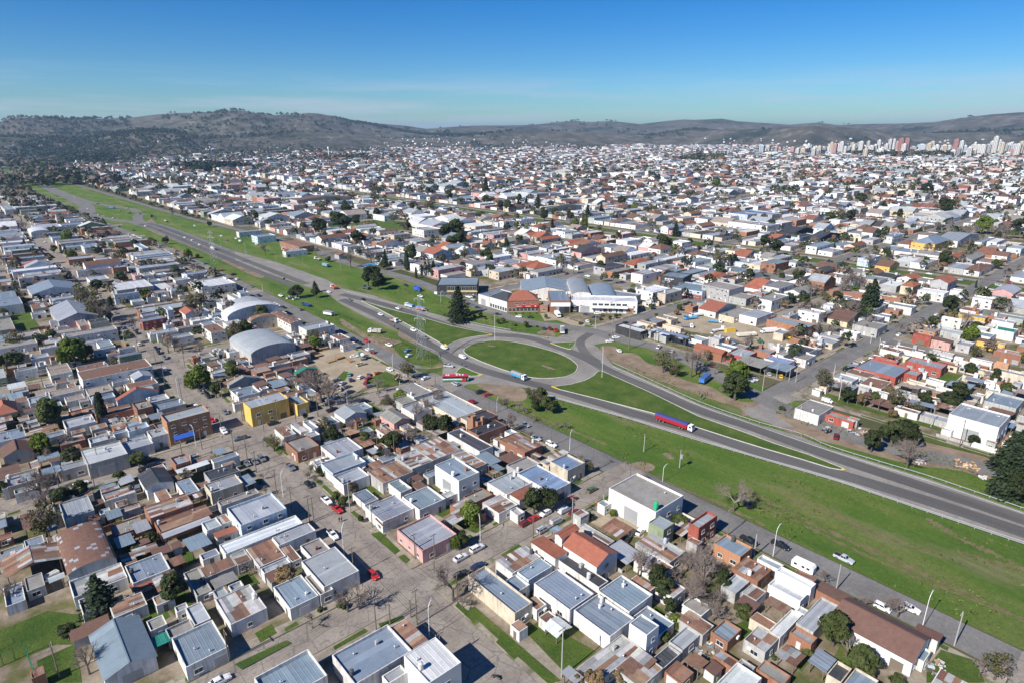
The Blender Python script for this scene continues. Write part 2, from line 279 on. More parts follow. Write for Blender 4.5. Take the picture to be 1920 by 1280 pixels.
SOIL = [('A',[(390,640),(640,645),(860,680),(900,740),(860,800),(700,800),(600,760),(480,690)]), ('B',[(130,235),(250,235),(330,290),(440,300),(560,390),(700,420),(800,500),(960,560),(1120,600),(1280,690),(1450,735),(1640,690),(1700,720),(1500,830),(1400,860),(1380,790),(1150,720),(900,630),(700,560),(520,490),(330,420),(230,380),(140,320)]),
        ('z8',[(300,880),(420,900),(560,930),(820,960),(1180,1030),(1420,1100),(1580,1150),(1620,1240),(1560,1270),(1400,1220),(1100,1180),(760,1090),(300,960)]),
        ('C',[(0,345),(150,440),(300,540),(480,640),(600,760),(640,830),(560,790),(480,690),(300,590),(140,490),(0,400)]),('C',[(330,545),(480,560),(680,600),(590,640),(610,700),(700,800),(850,870),(1000,892),(1110,850),(1135,880),(980,930),(760,890),(600,800),(540,690),(430,610)]),
        ('C',[(640,540),(700,470),(860,640),(1040,700),(1110,760),(1090,800),(860,650)]), ('z3',[(400,95),(470,70),(545,95),(520,125),(440,120)]),
        ('y5',[(1130,205),(1200,250),(1560,430),(1920,580),(1920,640),(1500,440),(1100,280)]), ('A',[(1030,110),(1130,100),(1180,150),(1150,160),(1000,140)]), ('z3', [(590,30),(625,25),(655,50),(630,58)])]
flat('bare_soil', [(smooth_poly(poly_px(r, p), 4), 0.020+0.002*i) for i, (r, p) in enumerate(SOIL)], 'soil')

PAVED = ([loc('y6',0,480),loc('y6',300,590),loc('y6',640,705)] + [(640,571),(690,597),(747,619),(782,644),(823,668),(832,680),(829,702),(818,716),(846,735),(866,725),(876,720),(899,718),(940,721),(989,727),(1028,742.5),(1082.5,757.5),(1180,785),(1290,819),(1400,852),(1555,897),(1744,960),(1920,1019),(2100,1079)]
         + [(2100,1013),(1920,958.6),(1744,898),(1555,840),(1500,817),(1412,792),(1308,755),(1204,708),(1148,683),(1135,668),(1122,652),(1112,646),(1108,640),(1100,633),(1041,632),(1007,628),(957,620.6),(867,603),(790,582),(733,566),(700,554),(640,541)] + [loc('y6',640,610),loc('y6',300,492),loc('y6',0,412)])
FAR_L = [loc('y6',0,480),loc('y5',1500,420),loc('y5',1330,345),loc('y5',1100,280),loc('y5',950,225),loc('y5',760,195),loc('y5',640,170),loc('y5',585,150)]
FAR_R = [loc('y5',640,120),loc('y5',660,150),loc('y5',800,172),loc('y5',1000,225),loc('y5',1040,225),loc('y5',1005,185),loc('y5',1030,150),loc('y5',1090,160),loc('y5',1060,190),loc('y5',1110,225),loc('y5',1400,330),loc('y5',1600,395),loc('y6',0,412)]
FAR2_L = [loc('y5',585,150),loc('y5',620,110),loc('y5',600,90),loc('z1',1e-9+0,0)]
pv = poly_px('p', PAVED)
sheet('highway', pv, 0.045, 'worn_concrete')
# the far interchange, drawn as ribbons of carriageway
fr = MB()
def rib(reg, pts, w, z, b=fr):
    b.add(*ribbon([WR(reg, *q) for q in pts], w, z))
fr2 = [([(1780,500),(1560,415),(1330,320),(1150,255),(1060,235)], 24, .040), ([(1080,240),(960,225),(760,195),(660,165),(640,150)], 11, .047), ([(1080,240),(1035,215),(1030,185),(1055,160),(1110,165)], 12, .049),
       ([(660,160),(650,110),(600,75),(500,30),(420,0),(340,-45),(180,-130),(60,-210),(0,-235)], 20, .051), ([(1000,130),(860,115),(760,95),(640,70),(500,20),(420,-14),(280,-85),(150,-150),(50,-215),(0,-242)], 11, .053), ([(1000,130),(1040,155)], 11, .055)]
for pts, w, z in fr2: rib('y5', pts, w, z)
struct('far_highway', fr.mesh('far_highway', 'tarmac'))
# kerbed grass islands
def island(name, P, mat='lawn', kerb=True, z=0.17):
    P = ccw(P); c = np.mean(P, axis=0)
    b = MB(); n = len(P); Q = np.array(P)
    d = np.roll(Q, -1, 0)-np.roll(Q, 1, 0); nr = np.stack([-d[:,1], d[:,0]], 1); nr /= np.linalg.norm(nr, axis=1)[:,None]+1e-9; In = Q + nr*0.32
    b.add([(*q,0.0) for q in P]+[(*q,z+.05) for q in P]+[(*q,z+.05) for q in In]+[(*q,z-.02) for q in In], [(i,(i+1)%n,n+(i+1)%n,n+i) for i in range(n)]+[(n+i,n+(i+1)%n,2*n+(i+1)%n,2*n+i) for i in range(n)]+[(2*n+i,2*n+(i+1)%n,3*n+(i+1)%n,3*n+i) for i in range(n)])
    k = struct('kerb', b.mesh('kerb', 'kerb')); struct(name, mesh(name, [(*q,z) for q in In], [tuple(range(n))], mat)); return In
RB = smooth_poly(poly_px('A', [(262,310),(292,272),(400,228),(560,205),(720,213),(880,240),(1040,280),(1150,310),(1260,352),(1340,395),(1392,440),(1405,470),(1380,520),(1320,552),(1250,570),(1100,582),(950,575),(820,545),(700,510),(560,462),(450,420),(360,380),(300,350)]), 3)
island('roundabout_lawn', RB)
flat('bare_patch', [(ragged([WR('A',1045,452),WR('A',1100,472),WR('A',1168,492)], 2.0, 4), .176), (ragged([WR('A',505,258),WR('A',545,262),WR('A',580,266)], 1.8, 5), .178)], 'soil')
island('median_lawn', smooth_poly(poly_px('C', [(222,150),(400,232),(590,332),(850,470),(1100,612),(1160,650),(1190,654),(1230,628),(1310,592),(1400,566),(1540,543),(1680,530),(1690,522),(1600,500),(1250,430),(900,330),(500,230),(300,165)]), 2))
island('median_lawn', poly_px('A', [(1130,232),(1180,226),(1392,215),(1372,250),(1330,296),(1230,268)]), 'grass'); island('median_lawn', poly_px('A', [(200,498),(225,478),(270,471),(340,505),(450,546),(430,556),(330,560),(180,530)]), 'grass')
island('median_lawn', [W(*q) for q in [(1120,696),(1112,704),(1097,712.5),(1069,720),(1045,723),(1034,724.5),(1047,729.4),(1112,745.5),(1223,774),(1310,802),(1369,821),(1434,841),(1500,860),(1555,877),(1578,881),(1583,879.5),(1578,876),(1520,853),(1453,831),(1391,808),(1308,779),(1225,737.5),(1129,695)]])
ISL_C = poly_px('C', [(600,640),(680,612),(780,622),(860,650),(960,690),(1080,750),(1104,780),(1090,830),(1020,860),(900,868),(800,850),(700,790),(630,710)])
sheet('pylon_lawn', smooth_poly(ISL_C, 3), 0.062, 'lawn'); sheet('pylon_verge', poly_px('C', [(820,900),(1000,905),(1140,890),(1120,920),(1060,950),(960,950),(880,940)]), 0.060, 'lawn')
# darker worn lanes
ln = MB()
LANES = [([(640,552),(735,575),(830,607),(905,625),(985,632),(1045,650),(1100,672),(1150,699),(1230,733),(1310,768),(1400,797),(1480,826),(1580,862),(1745,916),(1920,974),(2100,1034)], 6.5), ([(640,562),(700,588),(760,620),(815,652),(850,672),(900,692),(960,709),(1020,724),(1080,741),(1180,772),(1300,806),(1420,845),(1560,884),(1745,940),(1920,998),(2100,1058)], 6.5),
         ([(845,664),(880,640),(925,631)], 1.2), ([(1108,625),(1088,640),(1098,662),(1120,678)], 5)]
for i, (p, w) in enumerate(LANES): ln.add(*ribbon(smooth_poly([W(*q) for q in p], 4, False), w, 0.050+0.004*i))
LF = smooth_poly([WR('y5', *q) for q in [(2250,700),(1900,560),(1560,422),(1330,325),(1150,258),(1080,238)]], 3, False)
ln.add(*ribbon(LF, 6.5, 0.066, off=5.0)); ln.add(*ribbon(LF, 6.5, 0.067, off=-5.0)); struct('worn_lane', ln.mesh('worn_lane', 'lane'))
# white edge paint along the carriageways, yellow noses
pt = MB(); lines = [[(1148,686),(1204,711),(1308,758),(1412,795),(1555,844),(1744,902),(1920,962)], [(1030,740),(1082,755.5),(1180,782.5),(1400,849),(1555,894),(1744,957),(1920,1015)], [(867,605),(957,623),(1007,630)], [(640,544),(733,568.5),(790,584.5)]]
for p in lines: pt.add(*ribbon(smooth_poly([W(*q) for q in p], 4, False), 0.18, 0.072))
struct('road_marking', pt.mesh('road_marking', 'white_paint'))
ym = MB()
for a, b_ in [((1034,724),(1046,729)),((914,629),(922,628)),((838,650),(834,645)),((896,703),(905,702)),((1032,643.5),(1038,645.5)),((1578,881),(1583,879)),((1064,655),(1070,654))]:
    A_, B_ = W(*a), W(*b_); ym.add(*ribbon([A_, B_], 1.0, 0.235))
struct('kerb_paint', ym.mesh('kerb_paint', 'yellow'))

# ---- town grid
YL = [118+113.5*k for k in range(-2, 60)]
XL_left = [66.5, 70-113, -43-113.5, -156.5-113.5, -270-113.5, -383.5-113.5, -497-113.5] + [-610.5-113.5*k for k in range(1, 25)]
RF = smooth_poly([W(*q) for q in [(560,452),(640,490),(760,521),(866,563),(940,590),(1000,606),(1060,613),(1110,621),(1170,638),(1235,652),(1300,680),(1410,737),(1500,778),(1640,831),(1830,873),(2000,917)]], 5, False)
XL_right = [375, 488, 575, 690] + [690+113.5*k for k in range(1, 45)]
st = MB(); st2 = MB()
def strip_x(x, y0, y1, w, z): st.box(x-w/2, y0, z-0.02, x+w/2, y1, z)
def strip_y(y, x0, x1, w, z): st.box(x0, y-w/2, z-0.02, x1, y+w/2, z)
YMAX = 5200
st2.box(150,-60,.01,160,680,.030); st2.add(*ribbon([(155,680),(146,920),(135,1230),(130,1500),(140,2300),(143,2900)], 9, .030)); st2.add(*ribbon([(266,600),(240,930),(231,1310),(213,2000),(210,2900)], 8, .034))
for i, x in enumerate(XL_left): strip_x(x, -150, 3000 if i < 9 else 2200, 12.6 if i == 0 else 10.5, 0.030)
for y in YL[:30]: strip_y(y, -2200, 160 if y < 1500 else 150, 10, 0.036)
st2.add(*ribbon(RF, 10, 0.058))
for i, x in enumerate(XL_right):
    if x == 575: strip_x(561, -400, 3600, 8, .030); strip_x(589, -400, 3600, 8, .030)
    else: st2.box(x-5,-600 if i > 2 else 60,.01,x+5,5200,.030)
for y in YL[:44]: st2.box(262 if y > 250 else 246,y-5,.016,3600,y+5,.036)
strip_y(177, 367, 491, 9, .040); strip_y(-110, 200, 900, 10, .036)
struct('street', st.mesh('street', 'asphalt')); struct('street', st2.mesh('street', 'tarmac'))
sheet('avenue_lawn', [(565.5,-400),(584.5,-400),(584.5,1600),(565.5,1600)], 0.022, 'lawn')
sheet('street_apron', poly_px('z8', [(100,850),(170,840),(300,770),(420,745),(520,740),(530,800),(420,800),(300,850),(310,900),(420,960),(330,960),(150,900)]), 0.050, 'worn_concrete')
sheet('street_apron', poly_px('A', [(1000,150),(1180,180),(1330,110),(1480,80),(1700,60),(1800,90),(1900,190),(1540,250),(1540,300),(1400,230),(1100,215)]), 0.0425, 'worn_concrete')
# the truck yard and the forecourts
sheet('truck_yard', poly_px('z7', [(1380,330),(1500,300),(1920,370),(2100,430),(2250,520),(1980,520),(1800,450),(1560,420),(1400,370)]), 0.19, 'sand')
sheet('timber_yard_ground', smooth_poly(poly_px('z6', [(600,400),(760,350),(900,340),(1040,390),(1160,470),(1200,520),(1090,560),(960,620),(860,690),(760,640),(690,520)]), 3), 0.142, 'sand')
sheet('forecourt', poly_px('z3', [(185,400),(320,352),(500,430),(480,490),(400,480),(290,450)]), 0.146, 'sand')
sheet('forecourt', poly_px('z7', [(590,300),(850,300),(930,330),(860,400),(700,345),(620,350)]), 0.054, 'sand')

# blocks: a raised pavement slab with an inner yard sheet
BLOCKS = []
def hi_edge(y):            # right-hand frontage X as a function of Y
    best = min(RF, key=lambda q: abs(q[1]-y)); return best[0]
bp, by = MB(), MB()
def block(x0, x1, y0, y1, near, side=3.0):
    if x1-x0 < 12 or y1-y0 < 12: return
    BLOCKS.append([x0, x1, y0, y1, near])
    bp.box(x0, y0, -0.1, x1, y1, 0.13); by.add([(x0+side,y0+side,.134),(x1-side,y0+side,.134),(x1-side,y1-side,.134),(x0+side,y1-side,.134)], [(0,1,2,3)])
def in_view(x, y, m=150):
    px, py, d = PX(x, y, 0); return d > 20 and -m < px < 1920+m and py < 1500
def bv(x0, x1, y0, y1): return any(in_view(x, y) for x in (x0, (x0+x1)/2, x1) for y in (y0, (y0+y1)/2, y1))
yr = [YL[0]-113.5]+YL
xs = [155]+XL_left
for i in range(len(xs)-1):
    for j in range(len(yr)-1):
        x0, x1, y0, y1 = xs[i+1]+(6.4 if i == 0 else 5.6), xs[i]-(5.2 if i == 0 else 6.4 if i == 1 else 5.6), yr[j]+5.3, yr[j+1]-5.3
        if i == 0: x1 = min(x1, 149 if y0 < 700 else 138 if y0 < 900 else 128 if y0 < 1150 else 124)
        lim = 3600 if i < 7 else 3000
        if y1 < lim and bv(x0, x1, y0, y1): block(x0, x1, y0, y1, math.hypot((x0+x1)/2, (y0+y1)/2))
for j in range(len(yr)-1):        # right of the highway
    y0, y1 = yr[j]+5.3, yr[j+1]-5.3
    if y1 < 5000:
        xe = max(hi_edge(y0), hi_edge(y1)) + 8 if y0 < 1300 else 245
        if 330 < y0 < 1300: xe = 275 if y0 < 800 else 255
        xsr = [xe-5.3, 375, 488, 555.5, 594.5] + XL_right[3:]
        for i in range(len(xsr)-1):
            if xsr[i] == 555.5: continue
            x0, x1 = xsr[i]+5.4, xsr[i+1]-5.4
            if math.hypot(x0, y0) < 6200 and bv(x0, x1, y0, y1):
                if 118 < y0 < 200 and i == 1: block(x0, x1, y0, 171.8, math.hypot(x0, y0)); block(x0, x1, 182, y1, math.hypot(x0, y0))
                else: block(x0, x1, y0, y1, math.hypot((x0+x1)/2, (y0+y1)/2))
struct('pavement', bp.mesh('pavement', 'pavement')); struct('yard_ground', by.mesh('yard_ground', 'yard'))
# bright lawns seen between the houses
LAWNS = [('z2',[(840,350),(935,312),(1130,440),(1080,465)]),('z2',[(415,235),(480,190),(575,245),(500,305)]),('z1',[(940,590),(1040,555),(1080,620),(985,665)]),('z1',[(760,850),(870,810),(930,920),(800,1000)]),('z1',[(870,820),(1010,780),(1050,850),(960,920)]),
 ('z6',[(930,755),(1010,720),(1115,780),(1040,848)]),('z6',[(900,910),(1000,870),(1080,910),(960,960)]),('z6',[(1000,1000),(1100,960),(1270,1010),(1150,1080)]),('z4',[(470,1150),(530,1040),(720,1120),(640,1250),(560,1230)]),('z4',[(980,1200),(1060,1100),(1250,1160),(1300,1280),(980,1280)]),('z4',[(170,1120),(240,1070),(370,1130),(300,1220)]),
 ('k',[(-50,780),(480,560),(800,600),(860,900),(560,900),(0,1130)]),('k',[(370,1060),(730,900),(800,1140),(820,1280),(410,1280)]),('z2',[(1340,990),(1440,940),(1740,1110),(1580,1240)]),('z1',[(1390,1010),(1480,960),(1510,1010),(1420,1060)]),('z1',[(1230,720),(1370,680),(1420,740),(1300,760)]),('z3',[(480,870),(540,850),(610,900),(560,930)]),('z3',[(880,1010),(1080,920),(1180,960),(1000,1060)]),
 ('z5',[(50,60),(170,40),(290,220),(200,250),(100,200)]),('z5',[(310,1090),(490,1030),(500,1070),(330,1115)]),('z1',[(245,30),(390,0),(400,30),(260,60)]),('z8',[(1240,680),(1330,640),(1480,650),(1400,710),(1260,700)]),('z8',[(530,740),(620,760),(940,870),(1250,950),(1320,980),(1310,990),(900,880),(600,790)]),('z8',[(1170,1020),(1570,1130),(1570,1140),(1160,1040)]),
 ('y6',[(640,240),(860,210),(1000,190),(1260,220),(1290,245),(1100,270),(900,250),(680,275)]),('z6',[(770,560),(830,500),(870,510),(830,570)]),('z6',[(980,560),(1120,500),(1240,560),(1200,600),(1060,620)]),('z3',[(1100,250),(1180,180),(1500,330),(1560,400)])][:27]
flat('lawn', [(poly_px(r, p), 0.150+0.003*i) for i, (r, p) in enumerate(LAWNS)], 'lawn')
VERGE = [('z2',[(510,470),(560,455),(670,560),(640,580)]),('z2',[(660,595),(690,580),(725,610),(700,630)]),('z2',[(1035,890),(1075,865),(1545,1270),(1480,1290)]),('z1',[(1280,1180),(1560,1050),(1590,1065),(1320,1210)]),('z2',[(550,960),(680,915),(690,930),(570,985)]),('z6',[(275,970),(330,960),(410,1060),(380,1080)]),('z5',[(1000,260),(1040,255),(1090,300),(1060,310)]),('z1',[(0,1060),(70,1040),(80,1060),(0,1105)])]
flat('verge_grass', [(poly_px(r, p), 0.240+0.003*i) for i, (r, p) in enumerate(VERGE)], 'lawn')

rv = random.Random(8); vb = []
for (x0,x1,y0,y1,far) in BLOCKS:
    if far > 480: continue
    for k in range(26):
        if rv.random() < .6: y = rv.uniform(y0+3, y1-14); x = rv.choice((x0+.25, x1-1.75)); q = [x, y, x+1.5, y+rv.uniform(3,13)]
        else: x = rv.uniform(x0+3, x1-14); y = rv.choice((y0+.25, y1-1.75)); q = [x, y, x+rv.uniform(3,13), y+1.5]
        if any(q[0] < o[2] and q[2] > o[0] and q[1] < o[3] and q[3] > o[1] for o in vb[-40:]): continue
        vb.append(q)
flat('verge_grass', [([(q[0],q[1]),(q[2],q[1]+.1),(q[2]-.1,q[3]),(q[0]+.15,q[3]-.3)], 0.16) for q in vb], 'lawn')
# ---- hills: one height field round the town, skyline read as elevation angles
SKY = [(-400,228),(-100,230),(0,232),(30,224),(50,222),(100,222.5),(130,226),(210,224),(250,222),(300,216),(350,213),(400,213.5),(420,211),(440,207.5),(470,210),(490,215),(520,217),(550,216),(580,213),(600,214),(630,220),(660,230),(700,232),(760,237),(800,243),(850,239),(890,237),(960,236),(1000,235),(1060,229),(1080,227.5),(1100,231),(1140,228),(1170,231),(1200,234),(1240,229),(1280,225),(1300,226),(1350,223.5),(1380,228),(1440,232),(1480,235),(1530,231),(1570,236),(1600,234),(1680,233),(1750,230),(1800,222),(1850,216),(1900,212),(2000,209),(2400,215)]
SKYD = [(-400,5600),(0,5600),(300,6200),(440,5800),(580,6000),(760,7200),(900,7600),(1080,9000),(1350,9500),(1600,9500),(1800,8200),(2400,7600)]
LOW = [(-400,262),(0,258),(150,266),(200,256),(270,246),(330,249),(380,262),(480,258),(560,250),(640,252),(740,262),(860,258),(980,245),(1100,248),(1220,255),(1300,244),(1400,244),(1450,242),(1500,239),(1550,238),(1600,241),(1660,246),(1750,251),(1800,250),(1920,246),(2400,248)]
LOWD = [(-400,4200),(330,4300),(560,4700),(980,5600),(1300,6500),(1520,5400),(1700,6200),(2400,6600)]
def vnoise(x, y, seed=0):
    def h(i, j): return np.modf(np.abs(np.sin(i*127.1+j*311.7+seed*74.7)*43758.5453))[0]
    i, j = np.floor(x), np.floor(y); fx, fy = x-i, y-j; fx, fy = fx*fx*(3-2*fx), fy*fy*(3-2*fy)
    return (h(i,j)*(1-fx)+h(i+1,j)*fx)*(1-fy)+(h(i,j+1)*(1-fx)+h(i+1,j+1)*fx)*fy
pxs = np.arange(-420, 2420, 5.0); rr = np.concatenate([np.linspace(2300, 7000, 118), np.linspace(7060, 14500, 90)])
def angle_of(px, py):
    u, v = (px-960)/FPX, (py-640)/FPX; dz = -ST - v*CT; return dz/np.hypot(u, CT - v*ST)
EL = angle_of(pxs, np.interp(pxs, *zip(*SKY))); ELD = np.interp(pxs, *zip(*SKYD)); E2 = angle_of(pxs, np.interp(pxs, *zip(*LOW))); E2D = np.interp(pxs, *zip(*LOWD))
az = np.arctan2((pxs-960)/FPX, np.full_like(pxs, CT+0.33*ST)); RRr, AZ = np.meshgrid(rr, az)
xx, yy = RRr*np.sin(AZ), RRr*np.cos(AZ); HX, HY = xx*CY + yy*SY, -xx*SY + yy*CY
fb = sum(vnoise(HX/s, HY/s, k)*a for k, (s, a) in enumerate(((900, .5), (420, .27), (190, .14), (80, .09))))
def ridge(D, top, wf, wb):
    t = (RRr-D[:,None]); w = np.where(t < 0, wf*D[:,None], wb*D[:,None]); q = np.clip(1-np.abs(t)/w, 0, 1); return top[:,None]*(q*q*(3-2*q))
def rough(D): return 1 - 0.75*np.clip(np.abs(RRr-D[:,None])/(0.3*D[:,None]), 0, 1)*(fb)
HZ = np.maximum(ridge(ELD, HCAM+EL*ELD, 0.27, 0.5)*rough(ELD), ridge(E2D, HCAM+E2*E2D, 0.13, 0.2)*rough(E2D)) + 10*(fb-.5)*np.clip((RRr-2600)/1500, 0, 1) - 6*np.clip((2700-RRr)/400, 0, 1) + 4*np.clip((RRr-2700)/2000, 0, 1)
na, nr_ = HX.shape; V = np.stack([HX.ravel(), HY.ravel(), HZ.ravel()], 1); ii, jj = np.meshgrid(np.arange(na-1), np.arange(nr_-1), indexing='ij'); k0 = (ii*nr_+jj).ravel()
hm = bpy.data.meshes.new('hills'); hm.vertices.add(len(V)); hm.vertices.foreach_set('co', V.ravel()); Q = np.stack([k0, k0+1, k0+nr_+1, k0+nr_], 1)
hm.loops.add(Q.size); hm.loops.foreach_set('vertex_index', Q.ravel().astype(np.int32)); hm.polygons.add(len(Q)); hm.polygons.foreach_set('loop_start', np.arange(0, Q.size, 4, dtype=np.int32)); hm.polygons.foreach_set('use_smooth', np.ones(len(Q), bool))
hm.update(calc_edges=True); hm.materials.append(MATS['hill']); struct('hills', hm)
def terrain(X, Y):
    x, y = X*CY - Y*SY, X*SY + Y*CY; r = math.hypot(x, y)
    if r < rr[0]+50: return 0.0
    i = int(np.clip(np.searchsorted(az, math.atan2(x, y)), 0, na-1)); j = int(np.clip(np.searchsorted(rr, r), 0, nr_-1)); return max(0.0, float(HZ[i, j])-1.5)
# ------------------------------------------------------------------ houses
ROOFC = dict(b=(0.20,0.25,0.30), l=(0.31,0.335,0.36), w=(0.56,0.575,0.58), r=(0.20,0.105,0.07), x=(0.3,0.25,0.22), t=(0.32,0.115,0.07), d=(0.055,0.058,0.065), c=(0.25,0.24,0.225), n=(0.15,0.085,0.065), u=(0.19,0.26,0.40), e=(0.02,0.20,0.15), s=(0.42,0.44,0.455), T=(0.21,0.095,0.065))
WALLC = dict(W=(0.70,0.69,0.66), C=(0.62,0.54,0.42), G=(0.42,0.42,0.41), B=(0.33,0.16,0.10), Y=(0.72,0.47,0.12), P=(0.58,0.34,0.31), E=(0.26,0.31,0.19), U=(0.55,0.63,0.70), R=(0.36,0.085,0.06), D=(0.035,0.037,0.042), O=(0.47,0.25,0.14))
ROOFW = dict(T='red tiled roof', b='blue-grey metal roof', l='pale metal roof', w='bright white roof', r='rusty brown metal roof', x='patchy rusted roof', t='red tiled roof', d='dark slate roof', c='flat concrete roof', n='dark brown roof', u='blue roof', e='green sheet roof', s='rust-striped pale roof')
WALLW = dict(W='white', C='cream', G='grey', B='brick', Y='yellow', P='pink', E='green', U='pale blue', R='red', D='black', O='orange')
RUST = [(0.20,0.10,0.065), (0.25,0.135,0.085), (0.16,0.085,0.06), (0.30,0.19,0.13)]
GALV = [(0.36,0.37,0.375), (0.44,0.45,0.455), (0.28,0.30,0.32), (0.5,0.5,0.49)]
HRECT = []
def jit(c, k=0.12, rnd=random): f = 1+rnd.uniform(-k, k); return tuple(max(0, min(0.9, v*f*(1+rnd.uniform(-k, k)*0.25))) for v in c)

SHARED = {}
def shared(key, fn):
    if key not in SHARED: SHARED[key] = fn()
    return SHARED[key]
def m_window(w, h):            # faces -Y, origin at its centre
    def f():
        b = MB(); t = 0.09
        b.box(-w/2,-.06,-h/2, -w/2+t,.02,h/2); b.box(w/2-t,-.06,-h/2, w/2,.02,h/2); b.box(-w/2+t,-.06,h/2-t, w/2-t,.02,h/2); b.box(-w/2+t,-.06,-h/2, w/2-t,.02,-h/2+t); b.box(-.03,-.055,-h/2+t, .03,.02,h/2-t); b.box(-w/2-.08,-.14,-h/2-.1, w/2+.08,.02,-h/2-.003)
        return b.mesh('window', 'frame')
    def g():
        b = MB(); b.box(-w/2+.092,-.03,-h/2+.092, -.033,.015,h/2-.092); b.box(.033,-.03,-h/2+.092, w/2-.092,.015,h/2-.092); return b.mesh('pane', 'glass')
    return shared(('win',w,h), f), shared(('pane',w,h), g)
def m_door(w, h, mat):
    def f():
        b = MB(); b.box(-w/2,-.04,0, w/2,.02,h)
        for i in range(1, max(2, int(h/0.55))): b.box(-w/2+.06,-.065,i*0.55-.02, w/2-.06,-.041,i*0.55+.02)
        return b.mesh('door', mat)
    return shared(('door',w,h,mat), f)
def put_window(par, x, y, z, rz, w=1.4, h=1.2):
    a, p = m_window(w, h); o = obj('window', a, par, (x,y,z), rz); obj('pane', p, o); return o
def m_tank():
    def f():
        b = MB(); n = 12
        b.box(-.45,-.45,0,.45,.45,.7)
        for z0, z1, r0, r1 in ((.703,1.9,.56,.56),(1.9,2.05,.56,.25),(2.05,2.12,.25,.22)): b.tube((0,0,z0),(0,0,z1), r0, r1, n)
        return b.mesh('water_tank', 'matte')
    return shared('tank', f)
def m_chim():
    def f():
        b = MB(); b.box(-.35,-.35,-.5,.35,.35,1.1); b.box(-.45,-.45,1.103,.45,.45,1.2); b.box(-.2,-.2,1.203,.2,.2,1.45); return b.mesh('chimney', 'matte')
    return shared('chim', f)
def m_vent():
    def f():
        b = MB(); b.tube((0,0,-.2),(0,0,.8),.12,.12,8); b.tube((0,0,.8),(0,0,1.0),.26,.1,8); return b.mesh('vent_pipe', 'galvanised')
    return shared('vent', f)
def m_ac():
    def f():
        b = MB(); b.box(-.45,-.35,0,.45,0,.6); b.box(-.3,-.38,.1,.1,-.353,.5); return b.mesh('air_conditioner', 'white_paint')
    return shared('ac', f)
def m_sheet():                 # one corrugated sheet, 1 x 1, ribs along Y
    def f():
        b = MB(); n = 4; pts = []
        for i in range(n): pts += [(i/n, 0), (i/n+.08, .035), (i/n+.17, .035), ((i+1)/n-.001, 0)]
        V = [(x,0,z) for x,z in pts]+[(x,1,z) for x,z in pts]; k = len(pts)
        b.add(V, [(i,i+1,k+i+1,k+i) for i in range(k-1)]); b.add([(0,0,-.03),(1,0,-.03),(1,0,0),(0,0,0)], [(0,1,2,3)]); return b.mesh('roof_sheet', 'roof_rust')
    return shared('sheet', f)
def ribbed(b, x0, y0, x1, y1, za, zb, ax, mi=0, pitch=1.0, ribs=True):   # sloping ribbed surface; z from za (low coord) to zb along axis ax ('x' or 'y')
    if ax == 'x': u0, u1, v0, v1 = y0, y1, x0, x1
    else: u0, u1, v0, v1 = x0, x1, y0, y1
    n = max(1, int(round((u1-u0)/pitch))); p = (u1-u0)/n; pts = []
    for i in range(n):
        pts += [(u0+i*p, 0), (u0+i*p+.06, .04), (u0+i*p+.16, .04), (u0+i*p+.22, 0)] if ribs else [(u0+i*p, 0)]
    pts.append((u1, 0)); k = len(pts)
    V = [((v0,u,za+d) if ax == 'x' else (u,v0,za+d)) for u,d in pts]+[((v1,u,zb+d) if ax == 'x' else (u,v1,zb+d)) for u,d in pts]
    F = [(i,k+i,k+i+1,i+1) if ax == 'x' else (i,i+1,k+i+1,k+i) for i in range(k-1)]
    b.add(V, F, mi)
    if ribs:
        base = len(b.I)-len(F); v = mi
        for i in range(len(F)):
            if i % 4 == 0: v = mi+random.choice((0,0,0,0,0,1,2))
            b.I[base+i] = v
def sheets(par, w, d, za, zb, ax, ox, oy, mode):          # separate sheets laid over a sloping rectangle; local box w x d centred on (ox,oy)
    U, L = (d, w) if ax == 'x' else (w, d)
    n = max(2, int(round(U/1.15))); pu = U/n; rows = 1 if L < 5 else (2 if L < 11 else 3); ang = math.atan2(zb-za, L); me = m_sheet()
    base = random.random()
    for i in range(n):
        cut = sorted([0]+[min(.9, max(.1, (r+random.uniform(-.2,.2))/rows)) for r in range(1, rows)]+[1])
        for r in range(rows):
            t0, t1 = cut[r], cut[r+1]
            q = random.random()
            c = random.choice(RUST) if q < mode else random.choice(GALV)
            ln = (t1-t0)*L/math.cos(ang)+.12; z = za+(zb-za)*t0+.06+.03*(r % 2)+random.uniform(0,.02)
            if ax == 'y': o = obj('roof_sheet', me, par, (ox-w/2+i*pu, oy-d/2+t0*L, z), col=jit(c,.2), scale=(pu*1.03, ln, 1), rot=(ang, 0, random.uniform(-.006,.006)))
            else: o = obj('roof_sheet', me, par, (ox-w/2+t0*L, oy+d/2-i*pu, z), col=jit(c,.2), scale=(pu*1.03, ln, 1), rot=(ang, 0, -math.pi/2+random.uniform(-.006,.006)))
def blocked(X, Y, me):
    for r in HRECT:
        if r is not me and r[0] < X < r[2] and r[1] < Y < r[3]: return True
    return False
